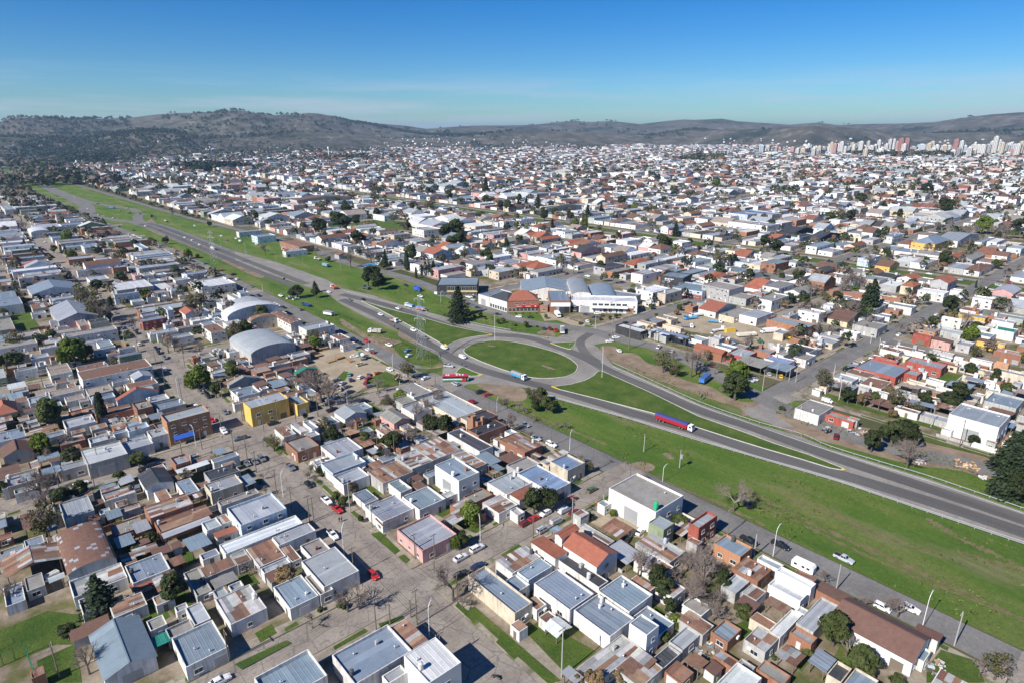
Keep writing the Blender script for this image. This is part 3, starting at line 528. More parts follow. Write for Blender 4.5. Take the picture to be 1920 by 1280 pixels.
def house(X0, Y0, X1, Y1, h, rc, wc, fl='', label=None, cat='house', rz=0.0, rich=True, group=None, name=None, rect=None):
    """flags: g/G gable ridge along Y/X, v/V vault, h hip, o open shed, f flat, k no tank, 2 shop front glass, D roller door on -Y, E roller door on -X"""
    w, d = X1-X0, Y1-Y0; cx, cy = (X0+X1)/2, (Y0+Y1)/2; rnd = random
    col_r, col_w = jit(ROOFC[rc]), jit(WALLC[wc], .08)
    nm = name or ('shed' if 'o' in fl else 'house' if w*d < 420 else 'warehouse')
    ct = cat if cat != 'house' else {'shed':'open shed','house':'house','warehouse':'building'}[nm]
    r_ = thing(nm, ct, (cx, cy, 0.0), rz, label, group, (rc, wc, fl, w*d, h), h)
    dist = math.hypot(cx, cy); wm = 'brick' if wc in 'BO' and rnd.random() < 0.8 else 'wall_clean' if 'q' in fl else 'wall'
    hw, hd = w/2, d/2
    tiled = rc in 'tnT'; rmat = 'roof_tile' if tiled else 'roof_flat' if rc == 'c' else 'roof_rust' if rc in 'rx' else 'roof_metal'
    gable = next((c for c in fl if c in 'gGvVh'), None)
    patch = rc in 'rxs' and rich and dist < 300
    if 'o' in fl:                                             # open shed on posts
        pm = shared('post', lambda: (lambda b: (b.box(-.1,-.1,0,.1,.1,1), b.mesh('post', 'wood'))[1])(MB()))
        for px_ in (-hw+.25, hw-.25):
            for py_ in (-hd+.25, hd-.25): obj('post', pm, r_, (px_, py_, 0), scale=(1,1,h-.1))
        if w*d > 60:
            b = MB(); b.box(-hw+.36, hd-.2, 0, hw-.36, hd-.05, h-.25); b.box(hw-.2, -hd+.36, 0, hw-.05, hd-.36, h-.25); obj('back_wall', b.mesh('back_wall', wm), r_, col=col_w)
    par_h = 0.0
    if gable is None and 'o' not in fl and not tiled: par_h = rnd.choice((.25,.35,.5,.6)) if rc not in 'rx' else .12
    if 'o' not in fl:
        b = MB(); t = .18
        if par_h:
            O = [(-hw,-hd),(hw,-hd),(hw,hd),(-hw,hd)]; I = [(-hw+t,-hd+t),(hw-t,-hd+t),(hw-t,hd-t),(-hw+t,hd-t)]
            zr = h-par_h-.35; V = [(*p,-.3) for p in O]+[(*p,h) for p in O]+[(*p,h) for p in I]+[(*p,zr) for p in I]
            b.add(V, [(i,(i+1)%4,4+(i+1)%4,4+i) for i in range(4)]+[(4+i,4+(i+1)%4,8+(i+1)%4,8+i) for i in range(4)]+[(8+i,8+(i+1)%4,12+(i+1)%4,12+i) for i in range(4)])
        else:
            b.box(-hw,-hd,-.3,hw,hd,h)
        rise = {'g':w*.17,'G':d*.17,'v':w*.15,'V':d*.15,'h':min(w,d)*.2}.get(gable, 0)
        if tiled: rise *= 1.4
        rise = min(rise, 3.4 if gable in 'gGh' else 5.5) if gable else rise
        e = .01
        if gable == 'g': b.add([(-hw,-hd,h),(hw,-hd,h),(0,-hd,h+rise-e),(-hw,hd,h),(hw,hd,h),(0,hd,h+rise-e)], [(0,1,2),(5,4,3)])
        if gable == 'G': b.add([(-hw,-hd,h),(-hw,hd,h),(-hw,0,h+rise-e),(hw,-hd,h),(hw,hd,h),(hw,0,h+rise-e)], [(2,1,0),(3,4,5)])
        if gable in ('v','V'):
            n = 12; arc = [(math.cos(math.pi*(1-i/n)), math.sin(math.pi*i/n)) for i in range(n+1)]
            for s in (-1, 1):
                if gable == 'v': P = [(a*hw, s*hd, h+z*rise-e) for a, z in arc]
                else: P = [(s*hw, -a*hd*s*-1, h+z*rise-e) for a, z in arc]
                b.add(P, [tuple(range(n+1))])
        obj('wall', b.mesh('wall', wm), r_, col=col_w)
    else: rise = {'g':w*.15,'G':d*.15,'v':w*.2,'V':d*.2}.get(gable, 0)
    # roof
    b = MB(); ov = .3
    if gable in ('g','G'):
        if gable == 'g':
            ribbed(b, -hw-ov,-hd-ov,0,hd+ov, h-ov*.3, h+rise, 'x', 0, 1.0, not tiled and not patch); ribbed(b, 0,-hd-ov,hw+ov,hd+ov, h+rise, h-ov*.3, 'x', 0, 1.0, not tiled and not patch); b.box(-.15,-hd-ov,h+rise-.05,.15,hd+ov,h+rise+.1)
        else:
            ribbed(b, -hw-ov,-hd-ov,hw+ov,0, h-ov*.3, h+rise, 'y', 0, 1.0, not tiled and not patch); ribbed(b, -hw-ov,0,hw+ov,hd+ov, h+rise, h-ov*.3, 'y', 0, 1.0, not tiled and not patch); b.box(-hw-ov,-.15,h+rise-.05,hw+ov,.15,h+rise+.1)
        ro = obj('roof', b.mesh('roof', [rmat, 'roof_metal_pale' if rmat == 'roof_metal' else rmat, 'roof_metal_dull' if rmat == 'roof_metal' else rmat]), r_, col=col_r)
        if patch:
            md = {'r':.85,'x':.5,'s':.3}[rc]
            if gable == 'g': sheets(ro, hw+ov, d+2*ov, h-ov*.3, h+rise, 'x', -(hw+ov)/2, 0, md); sheets(ro, hw+ov, d+2*ov, h+rise, h-ov*.3, 'x', (hw+ov)/2, 0, md)
            else: sheets(ro, w+2*ov, hd+ov, h-ov*.3, h+rise, 'y', 0, -(hd+ov)/2, md); sheets(ro, w+2*ov, hd+ov, h+rise, h-ov*.3, 'y', 0, (hd+ov)/2, md)
    elif gable in ('v','V'):
        n = 14; L = (hd if gable == 'v' else hw)+.2; R = (hw if gable == 'v' else hd)+.15; k = max(2, int(2*L/1.1))
        V, F, I = [], [], []
        for j in range(k+1):
            for i in range(n+1):
                a = math.pi*(1-i/n); u, z, yy = R*math.cos(a), h+rise*math.sin(a)+.05, -L+2*L*j/k
                V.append((u,yy,z) if gable == 'v' else (yy,-u,z))
                if i and j:
                    q = j*(n+1)+i; F.append((q-n-2,q-n-1,q,q-1)); I.append(1 if rc in 'rxs' and (j*7+i*3+int(rnd.random()*9)) % 11 < {'r':1,'x':4,'s':6}[rc] else 0)
        ro = obj('roof', mesh('roof', V, F, [rmat, 'galvanised'], I), r_, col=col_r)
    elif gable == 'h':
        m_ = min(hw, hd); V = [(-hw-ov,-hd-ov,h),(hw+ov,-hd-ov,h),(hw+ov,hd+ov,h),(-hw-ov,hd+ov,h)]
        if hw >= hd: V += [(-hw+m_,0,h+rise*1.5),(hw-m_+.01,0,h+rise*1.5)]; F = [(0,1,5,4),(1,2,5),(2,3,4,5),(3,0,4)]
        else: V += [(0,-hd+m_,h+rise*1.5),(0,hd-m_+.01,h+rise*1.5)]; F = [(0,1,4),(1,2,5,4),(2,3,5),(3,0,4,5)]
        b.add(V, F+[(3,2,1,0)]); ro = obj('roof', b.mesh('roof', [rmat, 'roof_metal_pale' if rmat == 'roof_metal' else rmat, 'roof_metal_dull' if rmat == 'roof_metal' else rmat]), r_, col=col_r)
    else:
        if par_h: x0,y0,x1,y1,zl,zh = -hw+.185,-hd+.185,hw-.185,hd-.185, h-par_h-.3, h-par_h+.05
        else: x0,y0,x1,y1,zl,zh = -hw-ov,-hd-ov,hw+ov,hd+ov, h+.02, h+.02+min(w,d)*.1
        if rc == 'c': zl = zh = h-par_h-.05 if par_h else h+.2
        ax = 'x' if w >= d else 'y'
        if rnd.random() < .35: ax = 'y' if ax == 'x' else 'x'
        if rnd.random() < .5: zl, zh = zh, zl
        ribbed(b, x0,y0,x1,y1,zl,zh, ax, 0, 1.0, rc not in 'ctn' and not patch)
        if not par_h and rc != 'c' or 'o' in fl:
            b.add([(x0,y0,zl-.02),(x1,y0,zl-.02 if ax=='y' else zh-.02),(x1,y1,zh-.02),(x0,y1,zh-.02 if ax=='y' else zl-.02)], [(3,2,1,0)])
            if ax == 'x': b.add([(hw,-hd,h),(hw,hd,h),(hw,hd,zh),(hw,-hd,zh)], [(0,1,2,3)])
        if rc == 'c' and not par_h: b.box(x0,y0,h+.001,x1,y1,h+.19)
        ro = obj('roof', b.mesh('roof', [rmat, 'roof_metal_pale' if rmat == 'roof_metal' else rmat, 'roof_metal_dull' if rmat == 'roof_metal' else rmat]), r_, col=col_r)
        if patch: sheets(ro, x1-x0, y1-y0, zl, zh, ax, 0, 0, {'r':.85,'x':.45,'s':.3}[rc])
        if rc == 'u' and False: pass
    if 'o' in fl: return r_
    if not rich:
        return r_
    # openings on the faces that can be seen
    def face(side, L):
        for st_ in range(1 if h < 5.6 else (2 if h < 9 else 3)):
            zc = 1.55+st_*2.9; n = max(1, int(L/rnd.uniform(3.4,5.2)))
            if L < 2.6: n = 0
            if zc+.8 > h-par_h: continue
            for i in range(n):
                u = -L/2+L*(i+.5)/n+rnd.uniform(-.3,.3)
                if side == 'y': gx, gy = cx+u, cy-hd-.9
                elif side == 'x-': gx, gy = cx-hw-.9, cy+u
                else: gx, gy = cx+hw+.9, cy+u
                if not rz and blocked(gx, gy, rect): continue
                q = rnd.random(); pos = (u,-hd-.003,0) if side == 'y' else ((-hw-.003,u,0) if side == 'x-' else (hw+.003,u,0)); rot = 0 if side == 'y' else (-math.pi/2 if side == 'x-' else math.pi/2)
                if st_ == 0 and q < .3: obj('door', m_door(1.0, 2.1, 'wood' if q < .15 else 'frame'), r_, (pos[0],pos[1],.14), rot)
                elif st_ == 0 and q < .42 and L/n > 3.3: obj('garage_door', m_door(2.6, 2.3, rnd.choice(('frame','galvanised','wood'))), r_, (pos[0],pos[1],.14), rot)
                elif q < .9: put_window(r_, pos[0], pos[1], zc, rot, *rnd.choice(((1.4,1.2),(1.1,1.1),(1.8,1.2))))
                if rnd.random() < .07: obj('air_conditioner', m_ac(), r_, (pos[0]+ (1.1 if side == 'y' else 0), pos[1]+(0 if side == 'y' else 1.1), zc+.2), rot)
    big = [c for c in fl if c in 'DE']
    if 'D' in big or '2' in fl:
        if '2' in fl:
            n = max(1, int(w/2.4))
            for i in range(n): put_window(r_, -hw+w*(i+.5)/n, -hd-.003, 1.7, 0, 1.9, 2.4)
        else: obj('roller_door', m_door(min(5.0, w*.4), min(4.6, h*.62), 'galvanised'), r_, (rnd.uniform(-.1,.1)*w,-hd-.003,.14), 0)
    else: face('y', w)
    sx_ = 'x-' if cx > 20 else 'x+'
    if 'E' in big: obj('roller_door', m_door(min(5.0, d*.35), min(4.6, h*.62), 'galvanised'), r_, ((-hw-.003) if sx_ == 'x-' else hw+.003, 0, .14), -math.pi/2 if sx_ == 'x-' else math.pi/2)
    elif rnd.random() < .75: face(sx_, d)
    if gable is None and not tiled and w*d > 35 and 'k' not in fl:
        zr = h-.35-(par_h if par_h else -.3)
        if rnd.random() < .5: obj('water_tank', m_tank(), r_, (rnd.choice((-1,1))*(hw-.9), rnd.uniform(-.3,.35)*d, zr), col=rnd.choice(((.75,.75,.73),(.45,.5,.55),(.6,.58,.55),(.07,.07,.075))), scale=rnd.uniform(.8,1.05))
        if rnd.random() < .4: obj('chimney', m_chim(), r_, (rnd.uniform(-.3,.3)*w, rnd.uniform(-.3,.3)*d, zr), col=rnd.choice((WALLC['B'],WALLC['W'],WALLC['G'])), scale=rnd.uniform(.75,1.1))
    if w*d > 30:
        for _ in range(rnd.choice((0,1,1,2))):
            if gable is None and not tiled: obj('vent_pipe', m_vent(), r_, (rnd.uniform(-.35,.35)*w, rnd.uniform(-.35,.35)*d, h-.3-(par_h if par_h else -.35)))
    return r_
# ------------------------------------------------------------------ the houses one by one: left and right roof corner in a view, height, roof, walls, flags
HOUSES = '''
z1 490 1020 850 1130 3.8 b W gDk|big white house with blue-grey gable roof on the lower left lawn
z1 935 1035 1245 1080 3.8 b W
z1 900 985 1060 975 3.2 c G
z1 1010 870 1150 925 3.4 l W
z1 950 865 1012 862 3.2 l W k
z1 820 1040 932 1050 2.8 e W o|small carport under a bright green sheet, beside a long white wall
z1 1172 822 1455 868 3.8 s W|white house with rust-striped pale roof beside a small front lawn
z1 1490 755 1738 800 3.6 b W
z2 130 615 445 665 4.4 l W
z2 150 700 305 765 3.6 c W
z1 1088 655 1292 635 3.2 r G
z1 1255 580 1375 605 3.2 x G
z1 1340 548 1560 585 3.3 r W
z1 1420 655 1580 612 3.2 l W k
z1 1000 680 1165 768 2.8 c G
z1 680 640 930 655 3.8 b W
z1 712 742 836 738 2.6 t W ok
z1 305 485 635 600 5 r G vk|long rusty vaulted hall on the left side of the near blocks
z1 368 708 695 700 3.6 s W k
z1 18 610 330 600 4.4 r G go
z1 320 300 515 335 4.6 l G
z1 555 255 740 235 3.6 x W
z1 545 225 650 205 3.6 r G
z1 600 420 790 420 3 c B k
z1 725 415 820 435 2.9 l W ok
z1 655 330 765 310 3 x G
z1 752 145 945 178 4.2 d W g
z1 783 318 1055 300 4.8 x B
z1 840 402 1160 355 3.5 r B
z1 885 465 1150 395 3 l W o
z1 955 185 1090 228 3.6 b W
z1 1110 130 1310 120 4.2 d G
z1 1112 195 1325 185 4.6 l C
z1 1185 290 1415 240 4.0 c G
z1 1237 325 1562 325 6 l U
z1 1090 395 1210 418 3.6 l W
z1 1170 470 1290 420 2.9 t W f
z1 1172 375 1278 388 3.2 x W
z1 1195 525 1652 405 4 w W k
z1 1478 488 1722 445 3.9 l W
z1 1530 545 1640 598 3 r W
z2 125 530 305 560 3.6 c W
z1 928 50 1040 65 4.6 l B
z1 1045 60 1160 60 3 x G
z1 1150 60 1305 35 4.2 b W
z1 960 118 1140 85 3.2 w W ok
z1 28 150 222 160 4 l C
z1 228 115 330 125 3.8 b W o
z1 320 95 470 85 4 l G
z5 548 1050 885 1068 5.6 w G D|big two-tone white shed with a long grey street wall
z1 80 250 200 190 3.4 c W
z1 0 175 60 210 4 c G
z2 298 1125 735 1100 4.6 b W
z2 612 975 825 1045 4.2 r G
z2 690 1130 1002 1165 7.6 w W q|white flat-roofed two-storey corner house near the bottom edge
z2 570 1240 700 1170 4.2 l W
z1 1385 1250 1785 1235 5 b W
z2 1040 690 1392 838 4.6 b C|long cream corner house with blue-grey roof beside the near crossing
z2 1270 960 1345 985 3 r W
z2 1190 612 1440 590 4 x W
z2 1560 525 1855 570 6 t W gq|red tiled house with white gable walls and a tiled tower
z2 1515 465 1640 435 7.6 t W G
z2 1385 515 1580 565 5 t W
z2 1520 600 1825 710 4 d W
z2 1308 672 1500 640 4 b U
z2 1400 735 1728 790 4.6 b W
z3 105 880 435 925 4.6 b W
z2 1337 845 1468 848 3.2 r W
z2 1425 920 1510 905 2.8 r W
z2 1455 970 1600 972 2.6 w W go|white canvas tent in the back yard of the cream corner house
z3 100 1215 470 1085 3 x G
z2 652 440 978 465 4.2 l P|pink painted corner house with pale flat roof at the near crossing
z2 478 318 745 325 3.8 l W
z2 540 388 645 385 3 n W
z2 680 262 918 272 4.2 b W
z2 605 190 735 215 3.5 b W
z2 303 150 502 145 4 l W
z2 490 125 748 130 4.2 r G
z2 640 45 852 65 4.6 x G
z6 1290 1020 1640 1040 4.2 x G
z2 858 90 1102 128 7.6 b W Eq|white two-storey house with blue-grey roof and white parapets
z2 1145 185 1392 185 4.2 l W
z2 1262 250 1415 240 3.6 t W
z2 1308 135 1602 185 4.4 u W
z2 1488 70 1678 75 5.6 u C|old cream corner house with patched blue roof by the grass verge
z2 1250 90 1435 80 3.8 c G
z2 1118 295 1312 305 3.5 x W
z2 1268 335 1350 345 3.2 l W
z2 950 30 1145 80 4 x G
z2 237 80 482 70 4.2 l U
z7 328 1105 605 1145 4 r B
z7 120 960 320 950 6.5 d B|dark slate-roofed brick house with tall brick chimneys
z7 100 1030 375 1015 5 d B
z7 -5 1065 290 1150 4.6 d W
z7 640 1215 780 1190 3.6 x G
z6 1360 690 1790 760 4.6 l C k
z6 1600 800 1790 815 4.2 b C
z3 297 215 702 255 7.8 c W Ekq|large white two-storey warehouse with ribbed grey roof beside the grass verge
z3 513 400 652 407 6.2 l E
z3 733 405 888 365 6.6 l R
z3 868 515 1080 538 4.2 b O
z3 440 515 722 555 3.4 x G
z3 720 500 790 520 3 r G
z3 968 652 1185 660 4 x B
z3 1105 600 1250 635 3.2 b W
z3 130 425 300 520 3 x G
z4 163 665 375 740 5 w W q
z4 118 740 332 795 4.2 w W q
z4 100 842 236 868 3 r W o
z4 270 950 500 855 4.2 l G
z4 235 1000 388 1030 3.5 l B
z4 122 995 300 905 3.6 w W k
z4 -15 1040 182 1030 3.4 s G k
z4 465 930 1000 1030 4 n W gkq|long white house with dark brown tiled roof by the service road
z4 895 1125 1000 1100 3 b W
z4 920 990 1065 1020 3.6 n W
z4 342 1165 482 1150 3 b G o
z4 437 1230 575 1200 3.8 d C
z4 525 1285 720 1265 4 b C
z4 1000 1290 1220 1285 3 r W
z3 408 952 570 965 7 b W q|slim white two-storey tower house with blue-grey roof amid low roofs
z3 670 930 870 965 3.2 r G
z3 622 1050 795 1015 3 l G
z3 525 1150 690 1115 2.8 d G
z3 330 1200 595 1195 3 r G
z3 420 1130 560 1150 3 x G o
z3 600 1215 760 1220 2.8 r B
z3 238 775 535 795 4.6 b W
z3 870 1290 1130 1250 5 w W
z3 985 850 1115 855 3 n W o
z3 1100 1200 1290 1240 3 c B k
z5 1110 800 1450 775 9.6 l O k|orange-brown three-storey corner block with a blue shop awning
z5 608 965 800 955 5 l W
z5 868 885 1035 880 4.6 l U
z5 765 925 890 910 4 u W
z5 1015 915 1172 925 5 l W
z5 838 1000 1062 995 4.2 l W
z5 432 840 662 845 4.6 l W
z5 618 880 748 880 3.5 r G
z5 913 720 1057 740 5.6 c B
z5 1058 725 1285 722 4.2 b G
z5 800 690 1095 635 5 t U g|pale blue house with orange-red gable roof, left of the wide street
z5 1010 685 1175 685 4 l W
z5 335 640 582 625 3.8 x W
z5 190 685 357 690 4.2 l W
z5 -60 740 120 775 4.6 t C h
z5 -30 930 182 945 4.2 b W
z5 5 1030 225 1045 4 n C g
z5 588 620 785 630 3.8 x G
z5 618 680 800 672 3.8 b U
z5 265 945 457 930 3.5 b W
z5 772 570 895 555 3.8 u W
z5 900 525 1055 530 4.6 l W g
z5 868 590 1095 578 4.2 r W
z5 318 470 500 500 4 x W
z5 525 470 748 460 4 r W
z5 55 600 178 605 3 w W o
z5 95 490 255 475 5 l W
z5 815 395 975 370 7.2 b E h|green two-storey house with hipped grey roof on a street corner
z5 638 350 800 330 4.2 l W
z5 725 365 830 370 3.6 r W
z5 825 350 925 320 4 l W
z5 205 395 340 395 4 l W
z5 0 385 200 380 4.6 c G
z5 270 335 412 325 4 l W
z5 560 300 715 285 4 l W
z5 340 65 680 115 6 l G gk|wide school-like hall with pale double-pitched metal roof
z5 340 155 530 135 4.6 b W k
z5 605 150 755 150 7 d C
z5 520 150 620 180 5 c P
z5 365 220 570 215 3.6 c C
z5 -60 150 105 205 4.6 c G
z5 -40 480 45 540 4.2 l E
z5 95 690 200 700 3.8 r G
z5 650 780 920 760 3.2 r B k
z5 750 870 850 860 3 x G
z5 1018 235 1235 215 4 l W
z5 1162 260 1340 252 4.2 l W
z5 1080 245 1235 225 4.4 b W
z5 1225 200 1390 180 4.2 x G
z5 985 160 1120 115 5.6 b R
z5 972 110 1100 105 5 u W
z5 1130 60 1200 75 7 l U
z5 1240 80 1372 95 4.6 t W g
z5 1310 145 1452 140 4.6 w W
z5 1365 70 1450 85 5 l U
z5 1395 190 1570 215 6 r W
z6 38 290 495 325 6 l G vDk|large hall with a grey arched roof and dark front doorway
z6 163 150 365 130 5.6 r C vk
z6 300 110 545 165 5.6 r W vDk
z6 -20 110 400 70 5.2 w W vk
z6 40 35 310 40 5.2 s W vk
z6 515 190 765 180 7 l W
z6 735 255 872 270 3.6 r W
z6 803 315 912 305 3.6 r W
z6 437 380 597 378 4 l G
z6 128 710 445 685 8 l Y k|yellow two-storey corner building with flat grey roof
z6 425 675 585 710 5 b Y
z6 48 635 255 640 4 b W
z6 58 720 240 670 3.5 r W
z6 183 485 330 490 4 x B
z6 270 512 350 500 4.6 r B
z6 345 490 470 480 3.6 n G
z6 483 510 640 480 4 e B g
z6 480 560 620 545 3.4 n G
z6 20 585 245 540 4.4 c G g
z6 0 350 110 360 3.8 l W
z6 100 410 185 405 3.2 l B
z6 -50 420 20 440 4.2 b G
z6 763 780 985 785 4 l W g
z6 1078 800 1285 825 4 c P g
z6 1165 690 1335 700 4 c G
z6 1225 745 1440 755 4.2 l W
z6 1175 620 1440 640 4.6 c W
z6 348 900 500 930 4.4 r W
z6 420 985 660 1010 4.4 c B
z6 460 865 620 895 3.8 x W
z6 545 850 655 885 5 b W
z6 545 935 665 935 4 l W
z6 668 1015 962 1030 4.2 l W
z6 990 1045 1078 1058 3 l G o
z6 540 250 680 235 4 b W k
z8 1343 880 1712 890 8.6 l W Ekq|tall white warehouse with a big roller door beside the service road
z8 418 845 652 835 4.4 c W|white flat-roofed bungalow on the bare earth by the highway
z8 600 880 800 912 3.2 c R
z8 735 905 805 915 3.4 l G
z8 778 600 1110 605 4.6 b R k
z8 725 630 895 640 3.8 r G
z8 778 690 1000 690 3.6 r W
z8 648 660 803 665 4 l W
z8 1078 560 1335 585 4.4 l R
z8 1015 620 1185 630 4 l R
z8 885 540 1045 565 4.4 l R
z8 930 490 1070 500 3.8 r W
z8 1010 480 1140 490 3.8 r W
z8 1110 510 1230 530 4 l W
z8 1225 500 1380 520 4.4 l G
z8 1235 530 1370 545 4 b W
z8 1158 375 1292 375 5.6 c O
z8 1128 400 1240 420 5.4 d R
z8 1238 435 1372 445 4.6 n P
z8 1270 380 1440 390 4.6 l G
z8 1385 460 1500 455 4.2 l G
z8 1510 440 1625 450 4.6 n Y
z8 1580 450 1690 460 4.6 l Y
z8 1612 500 1792 520 5.2 l B
z8 1470 550 1610 570 3.8 l W
z8 1370 560 1470 570 4 l W
z8 1615 570 1710 580 4 l O
z8 1680 630 1830 640 4.6 b C
z8 1265 720 1370 735 3.6 b W
z8 1440 670 1560 680 4.2 b G go
z8 1555 800 1800 790 4.6 b G
z8 1100 760 1170 790 3.4 l G
z8 905 745 975 765 3.6 l W
z8 62 565 285 575 4.6 c W o|open garage with a dark concrete roof on white pillars
z8 245 595 418 605 4.4 b G o
z8 232 548 418 560 4.8 u W
z8 300 520 420 500 4.4 c W
z8 410 540 545 530 4.2 c W
z8 355 480 555 490 4.6 d W k
z8 250 315 545 345 6.2 b B Dk|long open-fronted truck workshop with grey roof and brick end wall
z8 437 260 607 268 6.2 w W q|white flat-roofed house behind the truck workshop
z8 765 345 975 345 5.2 c G
z8 690 385 815 395 4 w W
z8 625 135 850 160 5 b B k
z8 938 180 1065 195 5 b B k
z8 1155 140 1345 150 6.2 w W
z8 1350 140 1462 145 5 w W 2
z8 1485 185 1625 190 6.4 w W
z8 1300 300 1420 320 6 l W
z8 1400 285 1580 300 5 b Y
z8 1600 320 1750 330 5.4 l W
z8 1600 370 1760 375 5.4 e W
z8 800 310 960 300 4.6 b W
z8 980 225 1150 235 5 b W
z8 450 240 540 230 5 c W
z8 340 290 440 280 5 l G
z7 1580 510 1800 545 4.6 t B g
z8 10 515 205 515 4.4 l R
z8 -60 470 75 480 4.4 b W
z7 1335 410 1550 455 7 u C o|unfinished two-floor concrete frame under a blue sheet roof
z7 1078 375 1285 405 5 w D 2k|black and white glass-fronted shop on the corner by the roundabout
z7 1380 370 1515 395 4.4 l C
z7 1340 320 1480 330 4 c C
z7 1215 350 1345 370 4 x C
z7 1675 450 1780 455 5 l G
z7 1545 455 1680 460 4.2 l W
z6 20 -30 130 0 5 l W
y5 605 400 730 410 6 b W
y5 880 420 1010 430 5 c B k
y5 1000 390 1115 420 6 b U k
y5 490 490 710 490 5 l B k
y5 700 500 840 500 5 l W
y5 570 590 830 570 5 b W k
y5 830 560 950 560 6 l B
y5 1015 560 1350 540 6 l G k
y5 1140 590 1390 575 5 x G
y5 980 610 1060 625 7 l P
y5 1050 610 1155 620 6 c W
y5 1380 610 1570 600 6 l U k
y5 850 770 1040 750 7 l U
y5 1130 750 1265 745 5 x W
y5 1255 730 1375 735 5 b W
y5 645 640 820 650 5 l W
y5 365 800 560 790 5 l W k
y5 260 690 410 690 5 n G g
y5 205 285 375 300 6 w W vk
y5 440 240 630 240 7 b W k
y5 230 250 460 260 6 l W k
y5 0 100 120 130 7 l W k
y5 90 110 430 100 8 w G k
y5 1340 -5 1480 25 8 e W k
y6 110 140 408 125 7 l D Ek|long black warehouse with pale roof beyond the highway
y6 165 210 310 200 7 b W k
y6 10 275 190 265 6 l W k
y6 115 300 285 300 7 b U k
y6 310 340 550 370 6 r B k
y6 330 410 500 400 5 l W
y6 670 350 810 360 5 l W
y6 755 375 875 370 6 l W
y6 690 430 790 430 4 r G g
y6 1295 415 1505 415 8 t U g|big pale blue house with red roof and white front gables
y6 1700 360 1800 360 5 t W g
y6 1425 570 1600 560 5 x W k
y6 430 60 750 25 8 n C gk|long pale hall with a brown roof beyond the park
y8 225 345 465 330 8 d D gk|left dark-roofed black shed of the twin sheds, mid right
y8 430 385 650 362 7.5 d D gk|right dark-roofed black shed of the twin sheds, mid right
y8 125 400 312 380 6 t G gk
y8 -10 215 245 222 9 u G k|big slate-blue warehouse beyond the grassy avenue
y8 945 380 1090 365 7 b W
y8 1140 420 1405 405 8 b Y hk|yellow long house with a hipped blue-grey roof
y8 1310 400 1610 365 7 l W gk
y8 1580 420 1720 390 6 b W k
y8 770 530 930 515 7 l U
y8 890 580 1060 570 4.5 n Y g
y8 1700 510 1830 510 6 n W g
y7 450 190 705 165 9 c C gk|church-like hall with a pale pitched roof and many bays
y7 375 205 450 190 5 c W k
y7 690 160 830 175 6 u W gk
y7 1720 220 2000 210 9 u U k
'''
# buildings that stand askew to the town grid: left and right foot of the front wall, depth, height, roof, walls, flags
ASKEW = '''
z7 388 296 583 292 14 7.6 t B h2|brick shop with hipped red roof and long red fascia sign
z7 270 262 380 296 13 7.2 d W h2|white two-storey house with dark hipped roof beside the red-signed shop
z7 196 240 268 262 20 6.8 b W D|white two-storey workshop left of the dark hipped house
z7 655 300 785 300 26 8.2 b B D|brick garage front with broad white fascia beside the vaulted halls
z7 790 294 1214 306 13 8.2 w W kq|long white company front with a row of upper windows
z7 588 292 640 296 11 4.6 c B
z7 795 262 916 262 42 8.6 l W vk|middle vaulted hall behind the long white company front
z7 922 264 1085 266 34 6 b W vk|blue-grey vaulted hall at the right behind the white company front
z7 470 222 800 222 34 6.5 b W gk|wide blue-grey gabled hall behind the vaulted halls
z7 -70 190 188 190 24 8 b D 2k|black glass showroom with a yellow band round its front
z7 1625 195 1800 235 18 9 c G k|tall windowless grey block with a cut-out terrace beside the truck yard
z7 1000 232 1180 262 14 6 b G k
z7 1440 184 1630 214 22 5.6 b U k|pale blue workshop with a brick-red lower front
z7 1362 130 1505 150 18 8.6 b D k|black two-storey showroom with white wall lettering
z7 1802 236 1912 258 14 5 c G k
'''
def rot_rect(reg, xl, yl, xr, yr, depth):
    A, B = WR(reg, xl, yl), WR(reg, xr, yr); w = math.dist(A, B); a = math.atan2(B[1]-A[1], B[0]-A[0])
    nx, ny = -math.sin(a), math.cos(a); return (A[0]+B[0])/2+nx*depth/2, (A[1]+B[1])/2+ny*depth/2, w, a
recs = []
for line in HOUSES.strip().split('\n'):
    body, _, lab = line.partition('|'); t = body.split(); h = float(t[5]); fl = t[8] if len(t) > 8 else ''
    L, R = WR(t[0], float(t[1]), float(t[2]), h), WR(t[0], float(t[3]), float(t[4]), h)
    x0, x1, y0, y1 = min(L[0],R[0]), max(L[0],R[0]), min(L[1],R[1]), max(L[1],R[1])
    if x1-x0 < 2.6: x1 = x0+2.6
    if y1-y0 < 2.6: y0 = y1-2.6
    recs.append([x0, y0, x1, y1, h, t[6], t[7], fl, lab or None, 0.0])
# close neighbours: trim overlaps a little so that walls do not run through each other
for i, a in enumerate(recs):
    for b_ in recs[:i]:
        ox, oy = min(a[2],b_[2])-max(a[0],b_[0]), min(a[3],b_[3])-max(a[1],b_[1])
        if ox > 0 and oy > 0:
            if ox < oy and ox < .45*(a[2]-a[0]):
                if a[0] > b_[0]: a[0] += ox+.03
                else: a[2] -= ox+.03
            elif oy < .45*(a[3]-a[1]):
                if a[1] > b_[1]: a[1] += oy+.03
                else: a[3] -= oy+.03
for a in recs: HRECT.append(a)
for line in ASKEW.strip().split('\n'):
    body, _, lab = line.partition('|'); t = body.split(); cx, cy, w, ang = rot_rect(t[0], *map(float, t[1:5]), float(t[5])); d = float(t[5]); h = float(t[6])
    r = math.hypot(w, d)/2*.85; HRECT.append([cx-r, cy-r, cx+r, cy+r])
    recs.append([cx-w/2, cy-d/2, cx+w/2, cy+d/2, h, t[7], t[8], t[9] if len(t) > 9 else '', lab or None, ang])
